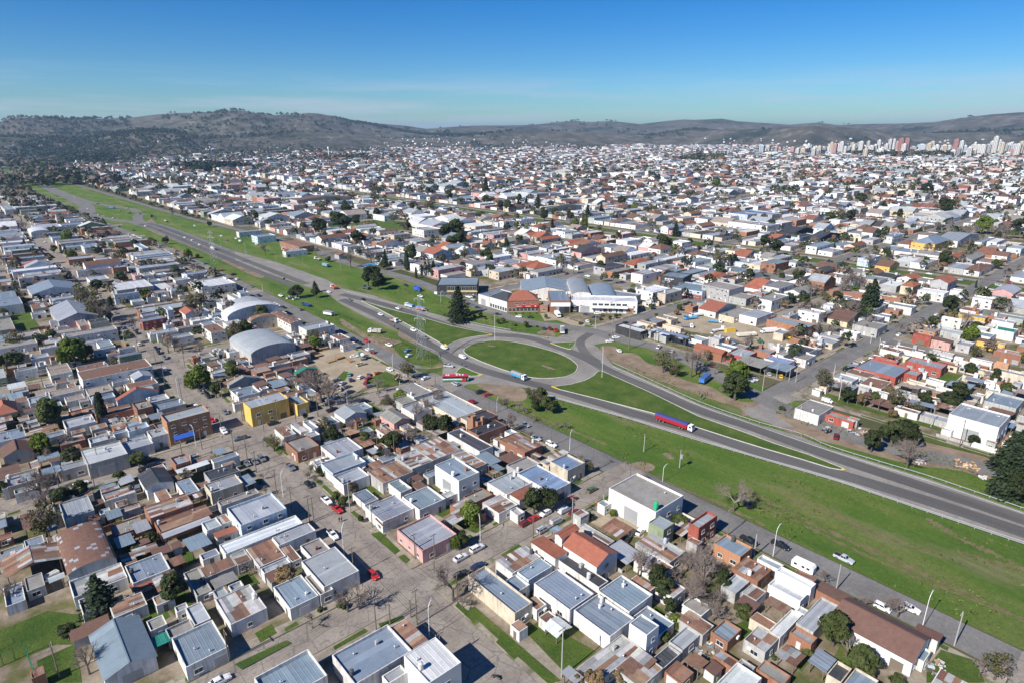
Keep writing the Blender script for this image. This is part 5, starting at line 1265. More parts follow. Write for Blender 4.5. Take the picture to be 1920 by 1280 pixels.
TREES = '''
z1 535 810 95 c; z1 935 765 78 r; z1 235 395 105 l; z1 200 300 75 b; z1 330 258 56 r; z1 432 215 54 r; z1 650 160 32 g; z1 365 990 50 r; z1 1555 685 66 o; z1 1355 650 45 b; z1 750 50 45 g; z1 820 500 60 s; z1 1700 940 40 b; z1 1750 880 25 s; z1 360 740 0 s; z1 180 160 40 b; z1 260 190 40 b; z1 1010 150 45 l; z1 700 300 40 b; z1 60 780 50 b; z1 470 1160 75 b; z1 730 560 45 s
z2 1400 290 62 r; z2 1480 270 66 r; z2 970 510 34 w; z2 1012 488 44 r; z2 955 720 105 b; z2 440 800 75 b; z2 380 830 60 b; z2 350 855 40 s; z2 320 265 27 g; z2 355 290 30 g; z2 455 385 18 r; z2 405 205 34 o; z2 165 145 20 b; z2 205 168 22 b; z2 240 140 24 s; z2 1130 30 30 l; z2 620 25 45 b; z2 500 470 0 s; z2 560 20 30 r; z2 1010 830 40 b; z2 1870 1240 40 o; z2 1700 1250 50 o
z3 460 625 78 b; z3 560 700 68 r; z3 600 760 62 r; z3 625 860 52 r; z3 740 780 84 b; z3 820 660 88 b; z3 700 640 50 b; z3 920 700 56 r; z3 1030 885 52 g; z3 650 940 40 w; z3 600 1020 38 g; z3 625 975 26 g; z3 985 265 70 b; z3 870 880 62 b; z3 770 610 60 b; z3 830 480 40 b; z3 650 700 46 b; z3 690 760 40 b; z3 760 700 44 b; z3 810 740 46 b; z3 860 620 44 b; z3 780 560 40 b; z3 720 600 40 b; z3 850 800 44 b; z3 900 820 40 b; z3 800 850 36 b; z3 880 900 36 b; z3 830 560 36 b; z3 900 760 34 l; z3 690 385 44 g; z3 655 375 30 g; z3 300 470 0 s; z3 320 350 20 w; z3 130 1260 45 o; z3 230 1270 60 o; z3 180 375 40 s; z3 840 1000 40 l
z4 645 1150 88 g; z4 1375 1180 84 l; z4 1280 1200 50 b; z4 790 850 50 b; z4 835 860 60 b; z4 655 825 34 b; z4 420 700 40 b; z4 820 1270 40 g; z4 1450 150 105 c; z4 1500 190 90 r; z4 330 1110 40 s; z4 890 30 68 b; z4 150 1140 26 s
z5 500 350 95 w; z5 580 360 60 g; z5 340 790 100 g; z5 270 1000 66 w; z5 650 55 90 l; z5 700 110 70 b; z5 1370 535 80 w; z5 1330 560 50 w; z5 940 1100 46 r; z5 1155 305 60 b; z5 1200 310 45 b; z5 690 735 38 y; z5 1600 455 42 l; z5 760 35 36 c; z5 90 270 64 l; z5 350 250 34 g; z5 780 430 44 l; z5 830 645 30 b; z5 440 970 60 b; z5 290 1080 44 b; z5 120 820 32 g; z5 1490 630 46 g; z5 1700 215 50 r; z5 1630 230 66 l; z5 1260 330 40 b; z5 1380 340 50 b; z5 1300 40 44 l; z5 1850 980 36 b; z5 160 20 30 r; z5 930 170 36 b; z5 1000 610 28 s
z6 660 590 112 b; z6 720 640 90 b; z6 600 560 70 b; z6 1130 710 52 l; z6 1070 650 28 b; z6 1330 780 62 b; z6 1400 730 66 b; z6 1460 690 60 b; z6 745 935 64 r; z6 1175 975 74 r; z6 1430 860 66 r; z6 1530 870 66 r; z6 870 900 55 b; z6 965 960 46 g; z6 1275 940 72 b; z6 340 990 56 l; z6 960 850 40 b; z6 700 860 48 l; z6 820 880 36 s; z6 940 1030 34 g; z6 1000 1080 28 s; z6 590 1215 26 b; z6 270 1220 24 b; z6 40 460 42 w; z6 100 490 36 b; z6 120 200 54 r; z6 60 230 60 l; z6 620 270 50 l; z6 1060 590 44 b; z6 1240 630 30 s; z6 480 590 60 b; z6 820 770 24 s; z6 1550 1190 30 b; z6 1150 1090 24 b; z6 1820 1090 34 g; z6 560 810 22 r; z6 660 1190 24 r
A 960 760 66 l; A 1040 740 74 g; A 1090 810 78 g; A 980 840 60 r; A 905 700 40 l; A 1150 850 64 r; A 1020 800 60 l; A 800 860 54 b; A 700 820 50 b; A 880 900 34 b; A 960 980 36 b; A 1290 1040 44 b; A 640 810 36 b; A 1200 1045 34 b
B 1345 590 112 r; B 950 390 104 b; B 1000 340 80 b; B 690 370 84 l; B 640 350 50 b; B 800 440 60 l; B 1090 310 46 l; B 1320 470 66 w; B 1215 620 28 b; B 780 320 40 b; B 1160 440 40 b; B 760 470 36 s
z8 885 1040 62 r; z8 1010 990 76 r; z8 1090 1000 76 r; z8 1120 1100 76 b; z8 1705 1130 80 c; z8 1765 1080 70 c; z8 1400 755 64 r; z8 1475 605 44 r; z8 1200 785 48 r; z8 1030 780 56 l; z8 980 740 40 o; z8 590 680 58 l; z8 640 700 36 b; z8 880 190 66 c; z8 850 200 50 c; z8 440 60 34 r; z8 340 65 24 r; z8 1250 325 30 r; z8 1480 395 52 w; z8 1000 1080 0 s; z8 1690 720 44 g; z8 1630 630 22 r; z8 1290 780 28 r; z8 1155 840 44 l; z8 720 720 52 b; z8 820 790 40 o; z8 900 780 34 g; z8 740 770 44 r; z8 1560 640 34 b; z8 1220 690 18 s; z8 760 260 60 b; z8 720 240 40 r; z8 670 180 36 r; z8 600 100 34 b; z8 820 100 40 b; z8 560 370 40 b; z8 630 375 46 b; z8 700 130 44 b; z8 760 80 50 b; z8 480 205 34 r; z8 590 170 26 l; z8 80 620 56 w; z8 60 700 66 r; z8 340 850 22 s; z8 300 1030 0 s; z8 1050 360 44 b; z8 1620 670 30 g; z8 1780 540 30 w; z8 1690 240 36 b; z8 1510 500 40 l
z7 65 240 66 c; z7 60 290 58 c; z7 170 318 15 s; z7 208 310 17 g; z7 242 335 13 s; z7 322 350 17 g; z7 355 345 16 g; z7 430 375 15 s; z7 500 370 20 g; z7 515 385 16 s; z7 572 385 12 s; z7 630 318 15 g; z7 1340 310 14 g; z7 1470 295 18 o; z7 1040 325 14 g; z7 1080 320 14 g; z7 1100 310 14 s; z7 1180 165 30 r; z7 1365 185 16 g; z7 1120 270 16 g; z7 980 340 16 s; z7 435 300 8 s; z7 480 300 8 s; z7 525 300 8 s; z7 570 300 8 s
y6 920 590 56 r; y6 985 600 66 r; y6 960 560 50 r; y6 430 680 46 r; y6 400 695 36 r; y6 560 690 38 r; y6 555 660 30 c; y6 1255 560 12 y; y6 1293 545 12 y; y6 1320 530 13 y; y6 1345 530 13 y; y6 1375 520 14 y; y6 1410 540 12 y; y6 1435 525 12 y; y6 720 190 62 r; y6 760 210 56 r; y6 690 180 40 r; y6 845 190 38 r; y6 580 235 56 r; y6 1040 470 36 c; y6 1030 500 34 r; y6 1470 270 52 r; y6 1530 250 56 r; y6 1560 320 52 r; y6 1500 340 44 r; y6 1225 430 50 r; y6 960 230 34 l; y6 840 310 48 r; y6 880 325 30 r; y6 800 470 46 b; y6 210 400 32 b; y6 1350 80 46 l; y6 970 20 48 l; y6 820 100 9 y; y6 770 130 40 r; y6 985 150 32 r; y6 1100 180 36 l; y6 1480 15 36 r; y6 1740 50 34 r; y6 1885 370 30 c; y6 1780 540 36 g; y6 1660 545 34 l; y6 1740 430 40 r; y6 1690 440 30 s; y6 650 470 30 s; y6 280 240 34 b; y6 940 430 50 b; y6 560 410 30 b; y6 1840 90 30 r; y6 1130 340 26 g; y6 1190 480 20 y; y6 1190 510 24 r; y6 1280 130 26 r; y6 1600 380 36 l; y6 1590 430 40 l
y7 400 150 32 c; y7 320 150 28 c; y7 270 120 26 r; y7 190 160 40 r; y7 265 165 22 c; y7 445 235 36 r; y7 520 220 28 r; y7 625 240 30 r; y7 745 210 30 c; y7 840 190 24 c; y7 980 130 36 r; y7 1355 340 34 c; y7 500 315 28 c; y7 180 440 30 c; y7 840 580 40 r; y7 560 550 44 l; y7 650 590 44 b; y7 650 550 30 l; y7 1080 545 26 l; y7 1180 540 30 l; y7 1270 420 40 r; y7 1310 420 32 r; y7 1450 415 26 r; y7 1640 530 44 l; y7 1700 545 40 l; y7 1760 540 30 w; y7 60 600 30 r; y7 40 40 40 c; y7 310 355 20 l; y7 830 320 24 l; y7 260 440 30 b; y7 1045 770 32 r; y7 1630 20 30 w; y7 720 290 30 w; y7 660 290 30 w; y7 1690 140 24 l; y7 1075 160 26 l
y8 120 420 42 r; y8 215 460 44 r; y8 360 660 30 r; y8 245 660 24 l; y8 880 810 66 c; y8 760 420 10 y; y8 750 470 24 l; y8 790 110 40 r; y8 860 120 36 b; y8 950 165 26 r; y8 1250 50 44 r; y8 1380 175 60 r; y8 1440 180 44 l; y8 1380 520 48 r; y8 1340 490 30 b; y8 1240 545 26 g; y8 860 540 54 b; y8 580 240 40 r; y8 660 240 50 l; y8 720 240 40 r; y8 500 240 8 y; y8 525 235 9 y; y8 1070 325 24 r; y8 1640 300 54 w; y8 1560 340 50 b; y8 1720 330 50 b; y8 1800 340 50 b; y8 1880 300 44 r; y8 630 800 40 l; y8 690 690 50 b; y8 800 700 44 b; y8 550 700 34 b; y8 720 880 40 r; y8 780 880 34 r; y8 380 830 30 r; y8 1320 310 40 b; y8 1420 300 36 b; y8 890 470 26 r; y8 940 480 16 r; y8 480 420 40 b; y8 1640 460 24 b; y8 1520 380 30 b; y8 700 580 12 r; y8 1600 520 30 l; y8 1300 590 36 b; y8 1590 710 9 y; y8 1880 590 26 b
y5 1240 365 24 r; y5 1235 390 20 b; y5 1410 460 34 w; y5 1480 480 16 r; y5 760 270 28 r; y5 770 285 24 b; y5 500 330 36 w; y5 920 640 36 r; y5 960 690 30 b; y5 1430 800 44 l; y5 1490 790 32 r; y5 1460 840 40 l; y5 600 790 56 l; y5 680 760 56 l; y5 1570 245 18 r; y5 1525 160 14 c; y5 1090 750 32 w; y5 830 810 20 c; y5 720 700 44 r; y5 800 700 36 r; y5 480 130 26 r; y5 400 590 34 b; y5 430 610 26 b; y5 455 430 11 y; y5 490 440 11 y; y5 400 430 26 g; y5 540 465 34 w; y5 180 380 10 y; y5 250 440 10 y; y5 40 290 30 l; y5 210 820 26 r; y5 20 820 24 r; y5 1160 190 16 b; y5 1290 160 22 b; y5 1140 185 12 r; y5 1450 700 30 b; y5 1300 780 20 b; y5 640 550 20 r; y5 180 260 36 b; y5 150 170 40 b; y5 1690 60 30 b; y5 1860 230 14 w; y5 1200 800 16 r; y5 1240 800 14 w
'''
CHT = dict(c=1.25, y=3.4, s=.5)
tl = []
for ln_ in TREES.strip().split('\n'):
    rg = ln_.split()[0]; ents = ln_.split(';')
    for k_, e_ in enumerate(ents):
        q = e_.split(); q = q if q[0] in REG and len(q) == 5 else [rg]+q[-4:]
        rpx = float(q[3])
        if rpx <= 0: continue
        px, py = loc(q[0], float(q[1]), float(q[2])); z = 3.0
        for _ in range(3):
            X, Y = W(px, py, z); d = PX(X, Y, z)[2]; r = rpx/REG[q[0]][2]*d/FPX; z = r*CHT.get(q[4], 1.25)
        tl.append((X, Y, r, q[4], d))
tl = [t for t in tl if -60 < PX(t[0], t[1])[0] < 1980]
# more trees in yards and along pavements
rt = random.Random(33); more = []
for (x0,x1,y0,y1,far) in BLOCKS:
    if far > 1150: continue
    n = rt.randrange(4, 9) if far > 300 else rt.randrange(5, 11)
    for _ in range(n*4):
        X, Y = rt.uniform(x0+1,x1-1), rt.uniform(y0+1,y1-1); r = rt.uniform(1.2,3.2) if rt.random() < .8 else rt.uniform(3.2,5)
        if not gfree(X-.6,Y-.6,X+.6,Y+.6,.2) or any((X-a[0])**2+(Y-a[1])**2 < (r+a[2])**2*.5 for a in tl): continue
        px, py, d = PX(X, Y, r*1.2)
        if not(-10 < px < 1930 and py < 1290): continue
        more.append((X, Y, r, rt.choice('rrrggblbblblswob'), d)); n -= 1
        if n <= 0: break
more.sort(key=lambda t: -t[2]/t[4])
tl += more[:max(0, 860-len(tl))]
cnt = {}
allt = sorted(tl, key=lambda t: -t[2]/t[4]); FART = []
for X, Y, r, k, d in allt:
    cnt[k] = cnt.get(k, 0)+1
    if cnt[k] > 240: FART.append((X, Y, r, k)); continue
    tree(X, Y, r, k)
FART += [(t[0],t[1],t[2],t[3]) for t in more[max(0, 860-len(tl)+len(more)):]]
print('trees', len(tl), cnt)
# trees of the far town and woods: cards in loose clumps, one mesh
PV, PF, PC = [], [], []; nv = 0
LCOL = dict(r=(0.03,0.045,0.018), g=(0.07,0.085,0.028), w=(0.12,0.15,0.03), b=(0.16,0.13,0.11), l=(0.10,0.095,0.06), c=(0.02,0.033,0.02), o=(0.17,0.12,0.07), s=(0.06,0.08,0.03), y=(0.02,0.033,0.02))
def far_trees(T, n_leaf, leaf):
    global nv
    T = list(T)
    if not T: return
    A = np.array([t[:4] for t in T], float); n = len(A); m_ = n_leaf; rg = RNG
    q = rg.normal(0,1,(n,m_,3)); q /= np.linalg.norm(q, axis=2)[:,:,None]; q[:,:,2] = np.abs(q[:,:,2])*1.25-.25; rad = rg.uniform(.6,1.0,(n,m_,1))
    P = A[:,None,:3]*np.array([1,1,0])+np.stack([np.zeros((n,m_)),np.zeros((n,m_)),np.repeat(A[:,2:3],m_,1)+np.repeat(A[:,3:4],m_,1)*.95], 2)+q*rad*A[:,3][:,None,None]*np.array([1,1,1.05])
    V, F = leaf_cards(n*m_, P.reshape(-1,3), q.reshape(-1,3), np.repeat(A[:,3]*leaf, m_), rg)
    PV.append(V); PF.append(F+nv); nv += len(V); c = np.array([LCOL[t[4]] for t in T])*rg.uniform(.75,1.3,(n,1)); PC.append(np.repeat(c, m_, 0))
far_trees([(X,Y,0,r,k) for X,Y,r,k in FART], 60, .22)
ft = []; ft2 = []; ft_mid = []
for (x0,x1,y0,y1,far) in BLOCKS:
    if far < 1150 or far > 5000: continue
    if terrain((x0+x1)/2,(y0+y1)/2) > 60: continue
    right = x0 > 262
    for _ in range(rt.randrange(14, 30) if far < 2300 else rt.randrange(6,13)):
        r_ = rt.uniform(2.2,4.2) if rt.random() < .75 else rt.uniform(4.2,7); ft.append((rt.uniform(x0,x1), rt.uniform(y0,y1), rt.uniform(2,5), r_, rt.choice('rrrrgbblbcclb')))
for (x0,x1,y0,y1,far) in BLOCKS:
    if not 330 < far < 1150: continue
    k_ = rt.randrange(12, 24)
    for _ in range(k_*3):
        X, Y = rt.uniform(x0,x1), rt.uniform(y0,y1)
        if gfree(X-.3,Y-.3,X+.3,Y+.3,.05): ft_mid.append((X, Y, rt.uniform(.6,2.6), rt.uniform(1.6,3.4) if rt.random() < .75 else rt.uniform(3.4,5), rt.choice('rrrrgglbblbcol'))); k_ -= 1
        if k_ <= 0: break
for (x0,x1,y0,y1) in YARDS:
    for _ in range(rt.randrange(4, 16)): ft.append((rt.uniform(x0,x1), rt.uniform(y0,y1), 0, rt.uniform(3,6.5), rt.choice('rrgcblw')))
for _ in range(260):
    Y = rt.uniform(900, 2500); X = rt.choice((np.interp(Y, [900,1230,1500,2500], [140,128,123,134]), np.interp(Y, [900,1310,2500], [246,236,218])))+rt.uniform(-3,3); ft.append((X, Y, 0, rt.uniform(2,5), rt.choice('rrgbl')))
# wooded belts: centre in the picture, half size in the picture, number
for px, py, sx_, sy_, n, ks in [(40,312,60,9,30,'rbc'),(90,328,70,6,20,'rbl'),(150,345,60,6,18,'rb'),(40,345,50,8,20,'rbl'),(130,292,110,5,260,'ccr'),(190,282,90,8,260,'rcr'),(60,283,60,9,70,'rbr'),(300,284,90,5,160,'rcr'),(420,274,70,7,150,'rcl'),(520,276,60,6,120,'rlc'),(170,303,50,3,150,'cc'),(390,318,65,3,120,'cc'),(680,262,90,9,260,'rcr'),(770,255,70,9,220,'rcr'),(860,255,60,12,240,'ccr'),(900,268,60,8,160,'crr'),(1040,258,40,4,90,'rbr'),(1110,258,90,5,160,'rcl'),(1200,262,60,6,110,'brc'),(1270,256,90,7,140,'rbr'),(1340,255,70,6,120,'rcb'),(1480,253,60,10,240,'rcr'),(1560,248,60,9,240,'rcr'),(1640,255,60,5,120,'rbr'),(1710,292,70,4,90,'rrb'),(1630,290,30,4,50,'rb'),(1470,264,50,3,60,'rb'),(1760,243,80,3,90,'rrc'),(1880,240,60,5,120,'rrc'),(640,300,60,4,40,'rb'),(1310,300,40,5,40,'rgb'),(120,275,160,8,120,'brl')]:
    for _ in range(n):
        a, b_ = rt.gauss(px, sx_*.5), rt.gauss(py, sy_*.5)
        if b_ < 250: b_ = 250+rt.random()*4
        X, Y = W(a, max(b_, 251.5)); D = math.hypot(X, Y)
        if D > 6500: X, Y = X*6500/D, Y*6500/D
        for _k in range(3): ft2.append((X+rt.uniform(-25,25), Y+rt.uniform(-25,25), terrain(X, Y), rt.uniform(6,12), rt.choice(ks)))
for _ in range(850):
    px = rt.uniform(-20, 760); rr_ = rt.uniform(2500, 4300); a = math.atan2((px-960)/FPX, CT+.33*ST); x, y = rr_*math.sin(a), rr_*math.cos(a); X, Y = x*CY+y*SY, -x*SY+y*CY
    if 140 < X < 215 or terrain(X, Y) > 70: continue
    for _k in range(2): ft2.append((X+rt.uniform(-20,20), Y+rt.uniform(-20,20), terrain(X, Y), rt.uniform(4,9), rt.choice('rcrlbb')))
# scattered scrub and plantations on the slopes
for _ in range(6500):
    i, j = rt.randrange(na-1), rt.randrange(10, nr_-1); X, Y, Z = HX[i,j], HY[i,j], HZ[i,j]
    if Z < 12: continue
    v = vnoise(np.array(X/620.), np.array(Y/620.), 9)*.65+vnoise(np.array(X/210.), np.array(Y/210.), 4)*.35
    if v > .66: 
        for _k in range(3): ft2.append((X+rt.uniform(-40,40), Y+rt.uniform(-40,40), Z-1, rt.uniform(7,14), rt.choice('ccr')))
far_trees(ft, 22, .33); far_trees(ft_mid, 90, .2); far_trees(ft2, 16, .42)
V, F, C = np.concatenate(PV), np.concatenate(PF), np.concatenate(PC); me = np_mesh('far_woods', V, F, 'woods'); a_ = me.attributes.new('Col', 'FLOAT_COLOR', 'FACE'); cc = np.ones((len(F),4), np.float32); cc[:,:3] = C; a_.data.foreach_set('color', cc.ravel()); struct('far_woods', me, 'stuff')
print('far trees', len(ft), len(ft2), 'quads', len(F))

# weeds and tussocks in the highway verge
wv = []; rw = random.Random(3)
for _ in range(60000):
    X, Y = rw.uniform(161, 250), rw.uniform(-20, 420); px, py, d = PX(X, Y)
    if not(0 < px < 1920 and 0 < py < 1290) or inpoly(pv, X, Y): continue
    v = float(vnoise(np.array(X/9.), np.array(Y/24.), 5))*.6+float(vnoise(np.array(X/2.6), np.array(Y/5.), 8))*.4
    if v < .53: continue
    wv.append((X, Y, .02, rw.uniform(.1,.24)*(1 if v < .62 else 1.4), rw.choice('gggggw' if v < .62 else 'ggwwol')))
    if len(wv) > 5000: break
PV, PF, PC = [], [], []; nv = 0; LCOL = dict(LCOL, g=(0.075,0.125,0.024), w=(0.12,0.16,0.035), o=(0.19,0.18,0.08), l=(0.14,0.16,0.055))
far_trees(wv, 5, .6); V, F, C = np.concatenate(PV), np.concatenate(PF), np.concatenate(PC); me = np_mesh('weeds', V, F, 'woods'); a_ = me.attributes.new('Col', 'FLOAT_COLOR', 'FACE'); cc = np.ones((len(F),4), np.float32); cc[:,:3] = C; a_.data.foreach_set('color', cc.ravel()); struct('weeds', me, 'stuff')
# ------------------------------------------------------------------ vehicles (built facing +X, origin on the ground under the middle)
def m_wheel(r, w):
    def f():
        b = MB(); b.tube((0,-w/2,0),(0,w/2,0), r, r, 14); return b.mesh('wheel', 'tyre', False)
    def g():
        b = MB(); b.tube((0,-w/2-.012,0),(0,w/2+.012,0), r*.58, r*.58, 10); return b.mesh('rim', 'rim')
    return shared(('wheel',r,w), f), shared(('rim',r,w), g)
def wheels(t, xs, y, r=.32, w=.22):
    a, g = m_wheel(r, w)
    for x in xs:
        for s in (-1, 1): o = obj('wheel', a, t, (x, s*y, r)); obj('rim', g, o)
def lights(t, xf, xr, y, z):
    hl = shared('hl', lambda: (lambda b: (b.box(-.05,-.17,-.08,.03,.17,.08), b.mesh('headlight', 'lamp_glass'))[1])(MB())); tl_ = shared('tl', lambda: (lambda b: (b.box(-.03,-.12,-.12,.05,.12,.12), b.mesh('tail_light', 'tail_glass'))[1])(MB()))
    for s in (-1, 1): obj('headlight', hl, t, (xf, s*y, z)); obj('tail_light', tl_, t, (xr, s*y, z+.1))
def loft(b, secs, mi=0):           # secs: (x, half width bottom, z bottom, half width top, z top)
    V = []
    for x, wb, zb, wt, zt in secs: V += [(x,-wb,zb),(x,wb,zb),(x,wb*1.0,(zb+zt)/2),(x,wt,zt),(x,-wt,zt),(x,-wb*1.0,(zb+zt)/2)]
    n = len(secs); F = [tuple(range(5,-1,-1)), tuple(range(6*(n-1), 6*n))]
    for k in range(n-1):
        for i in range(6): F.append((6*k+i, 6*k+(i+1)%6, 6*k+6+(i+1)%6, 6*k+6+i))
    F[0], F[1] = F[0], F[1]; b.add(V, F, mi)
def car_meshes(kind):
    def f():
        b, g, ro = MB(), MB(), MB(); W_ = .86
        if kind == 'sedan': L, hood, cab, rf, boot = 4.4, .92, (.75,-1.75), (.2,-1.15), .98
        elif kind == 'hatch': L, hood, cab, rf, boot = 3.9, .95, (.85,-1.85), (.3,-1.6), 1.0
        elif kind == 'suv': L, hood, cab, rf, boot = 4.6, 1.1, (.9,-2.2), (.35,-1.95), 1.15
        elif kind == 'pickup': L, hood, cab, rf, boot = 5.2, 1.12, (1.05,-.75), (.5,-.5), 1.1
        elif kind == 'van': L, hood, cab, rf, boot = 4.4, 1.15, (1.35,-2.15), (.75,-2.1), 1.15
        H = {'sedan':1.43,'hatch':1.48,'suv':1.72,'pickup':1.75,'van':1.85}[kind]; h2 = L/2; zb = .28 if kind in ('sedan','hatch') else .36
        loft(b, [(-h2,.74,zb+.12,.7,boot-.12),(-h2+.18,W_,zb,.8,boot),(cab[1],W_,zb,.8,boot),(cab[0],W_,zb,.8,hood+.04),(h2-.55,W_,zb,.78,hood-.07),(h2-.1,.8,zb+.02,.7,hood-.2),(h2,.7,zb+.12,.62,hood-.32)])
        # glasshouse: glass frustum and a roof skin with pillars
        zc, zr = boot+.005 if kind != 'pickup' else hood, H-.09; x0, x1 = cab[1]+.05, cab[0]; r0, r1 = rf[1], rf[0]
        if kind in ('hatch','suv','van'): x0 = -h2+.14
        g.add([(x0,-.77,zc),(x1,-.77,zc),(x1,.77,zc),(x0,.77,zc),(r0,-.62,zr),(r1,-.62,zr),(r1,.62,zr),(r0,.62,zr)], [(0,1,5,4),(1,2,6,5),(2,3,7,6),(3,0,4,7)])
        ro.add([(r0-.06,-.64,zr),(r1+.06,-.64,zr),(r1+.06,.64,zr),(r0-.06,.64,zr),(r0+.08,-.54,H),(r1-.1,-.54,H),(r1-.1,.54,H),(r0+.08,.54,H)], [(0,1,5,4),(1,2,6,5),(2,3,7,6),(3,0,4,7),(4,5,6,7),(3,2,1,0)])
        for s in (-1, 1):                                            # pillars
            for (xa, xb) in ((x1,r1),((x1+x0)/2-.05,(r0+r1)/2-.05),(x0,r0)):
                ro.tube((xa, s*.775, zc), (xb, s*.63, zr), .045, .045, 4)
        if kind == 'van': g.V = []; g.F = []; g.I = []; g.add([(x1-1.0,-.775,zc+.02),(x1-.05,-.775,zc+.02),(r1-.1,-.66,zr),(r1-.8,-.66,zr)], [(0,1,2,3)]); g.add([(x1-1.0,.775,zc+.02),(x1-.05,.775,zc+.02),(r1-.1,.66,zr),(r1-.8,.66,zr)], [(3,2,1,0)]); g.add([(x1,-.72,zc+.03),(x1,.72,zc+.03),(r1,.6,zr),(r1,-.6,zr)], [(0,1,2,3)]); loft(ro, [(-h2+.1,.8,boot-.02,.74,H),(r1-.05,.8,hood+.02,.7,H),(x1-.02,.78,hood,.74,hood+.06)])
        if kind == 'van':
            me_g = g; 
            for i in range(len(me_g.V)): v = me_g.V[i]; me_g.V[i] = (v[0]+.02, v[1]*1.045, v[2])
        bed = None
        if kind == 'pickup':
            bd = MB(); bd.box(-h2+.12,-.7,boot+.003,cab[1]-.1,.7,boot+.03); bed = bd.mesh('cargo_bed', 'dark')
        return b.mesh('body', 'paint'), g.mesh('windows', 'glass'), ro.mesh('roof', 'paint'), bed, L, hood
    return shared(('car', kind), f)
PAINT = dict(W=(.78,.78,.77), S=(.42,.44,.46), G=(.14,.15,.16), K=(.015,.016,.018), N=(.02,.035,.09), R=(.45,.02,.02), M=(.18,.015,.02), T=(.08,.34,.30), E=(.10,.14,.07), C=(.55,.48,.36), O=(.6,.2,.05), B=(.1,.25,.45), Y=(.75,.48,.03))
PNAME = dict(W='white', S='silver', G='dark grey', K='black', N='navy blue', R='red', M='maroon', T='turquoise', E='olive green', C='cream', O='orange', B='light blue', Y='yellow')
CNAME = dict(sedan='sedan', hatch='hatchback', suv='estate car', pickup='pickup', van='small van')
def small_vehicle(kind, X, Y, rz, col, z=0.0):
    me = car_meshes(kind); t = thing({'sedan':'sedan','hatch':'hatchback','suv':'estate_car','pickup':'pickup','van':'van'}[kind], {'pickup':'pickup','van':'van'}.get(kind,'car'), (X,Y,z), rz, None, 'cars and vans about the town', ('car', kind, col), .8)
    c = PAINT[col]; obj('body', me[0], t, col=c); obj('windows', me[1], t); obj('roof', me[2], t, col=c)
    if me[3]: obj('cargo_bed', me[3], t)
    L = me[4]; wheels(t, (L*.31, -L*.3), .78, .31 if kind in ('sedan','hatch') else .37); lights(t, L/2-.06, -L/2+.02, .58, me[5]-.28); return t
def truck(X, Y, rz, label, cab=(.78,.78,.77), box=(.1,.25,.45), tarp=None, L=8.0, boxh=1.3, name='cargo_truck', cat='truck', z=0.0, semi=False, bed=True):
    t = thing(name, cat, (X,Y,z), rz, label, 'lorries and trailers', ('truck', label), 1.6); h2 = L/2
    b = MB(); cx = h2-1.9; loft(b, [(cx,1.15,.75,1.12,2.75),(h2-.5,1.15,.7,1.12,2.8),(h2-.05,1.14,.6,1.05,2.1),(h2,1.1,.6,1.04,1.5)]); obj('cab', b.mesh('cab', 'paint'), t, col=cab)
    g = MB(); g.add([(h2-.43,-1.02,2.7),(h2-.02,-.98,1.98),(h2-.02,.98,1.98),(h2-.43,1.02,2.7)], [(0,1,2,3)]); 
    for i in range(len(g.V)): v = g.V[i]; g.V[i] = (v[0]+.05, v[1], v[2]+.02)
    for s in (-1, 1): g.add([(cx+.5,s*1.175,1.75),(h2-.45,s*1.175,1.75),(h2-.6,s*1.165,2.5),(cx+.5,s*1.165,2.5)], [(0,1,2,3) if s < 0 else (3,2,1,0)])
    obj('windows', g.mesh('windows', 'glass'), t)
    b = MB(); b.box(-h2,-.45,.7,h2-.5,.45,.95); b.box(h2-1.2,-1.0,.45,h2+.05,1.0,.75); obj('chassis', b.mesh('chassis', 'dark'), t)
    x1 = cx-.35; x0 = -h2
    if bed:
        b = MB(); zb = 1.15; b.box(x0,-1.25,zb-.15,x1,1.25,zb); 
        if boxh > .2:
            b.box(x0,-1.25,zb+.002,x1,-1.19,zb+boxh); b.box(x0,1.19,zb+.002,x1,1.25,zb+boxh); b.box(x0,-1.188,zb+.002,x0+.06,1.188,zb+boxh); b.box(x1-.06,-1.188,zb+.002,x1,1.188,zb+boxh)
            for i in range(int((x1-x0)/1.3)+1): x = x0+.1+i*(x1-x0-.2)/max(1,int((x1-x0)/1.3)); b.box(x-.05,-1.3,zb,x+.05,-1.252,zb+boxh); b.box(x-.05,1.252,zb,x+.05,1.3,zb+boxh)
        obj('cargo_box', b.mesh('cargo_box', 'paint'), t, col=box)
        if tarp:
            b = MB(); n = max(3, int((x1-x0)/.8)); V, F = [], []; pr = [(-1.27,-.45),(-1.22,.0),(-.7,.38),(0,.5),(.7,.38),(1.22,0),(1.27,-.45)]
            for i in range(n+1):
                for y, zz in pr: V.append((x0-.02+(x1-x0+.04)*i/n, y, zb+boxh+zz+(.05 if i % 2 else -.03)*(zz > .1)))
            k = len(pr)
            for i in range(n):
                for j in range(k-1): F.append((i*k+j+k, i*k+j, i*k+j+1, i*k+j+1+k))
            F.append(tuple(range(k-1,-1,-1))[::-1]); F.append(tuple(range(n*k, n*k+k))[::-1]); b.add(V, F); obj('tarpaulin', b.mesh('tarpaulin', 'matte'), t, col=tarp)
    wheels(t, (h2-1.0,)+((-h2+1.0,-h2+2.2) if not semi else (h2-4.2,h2-5.4,-h2+.9,-h2+2.15,-h2+3.9)), 1.02, .5, .3); lights(t, h2, -h2+.02, .85, .95); return t
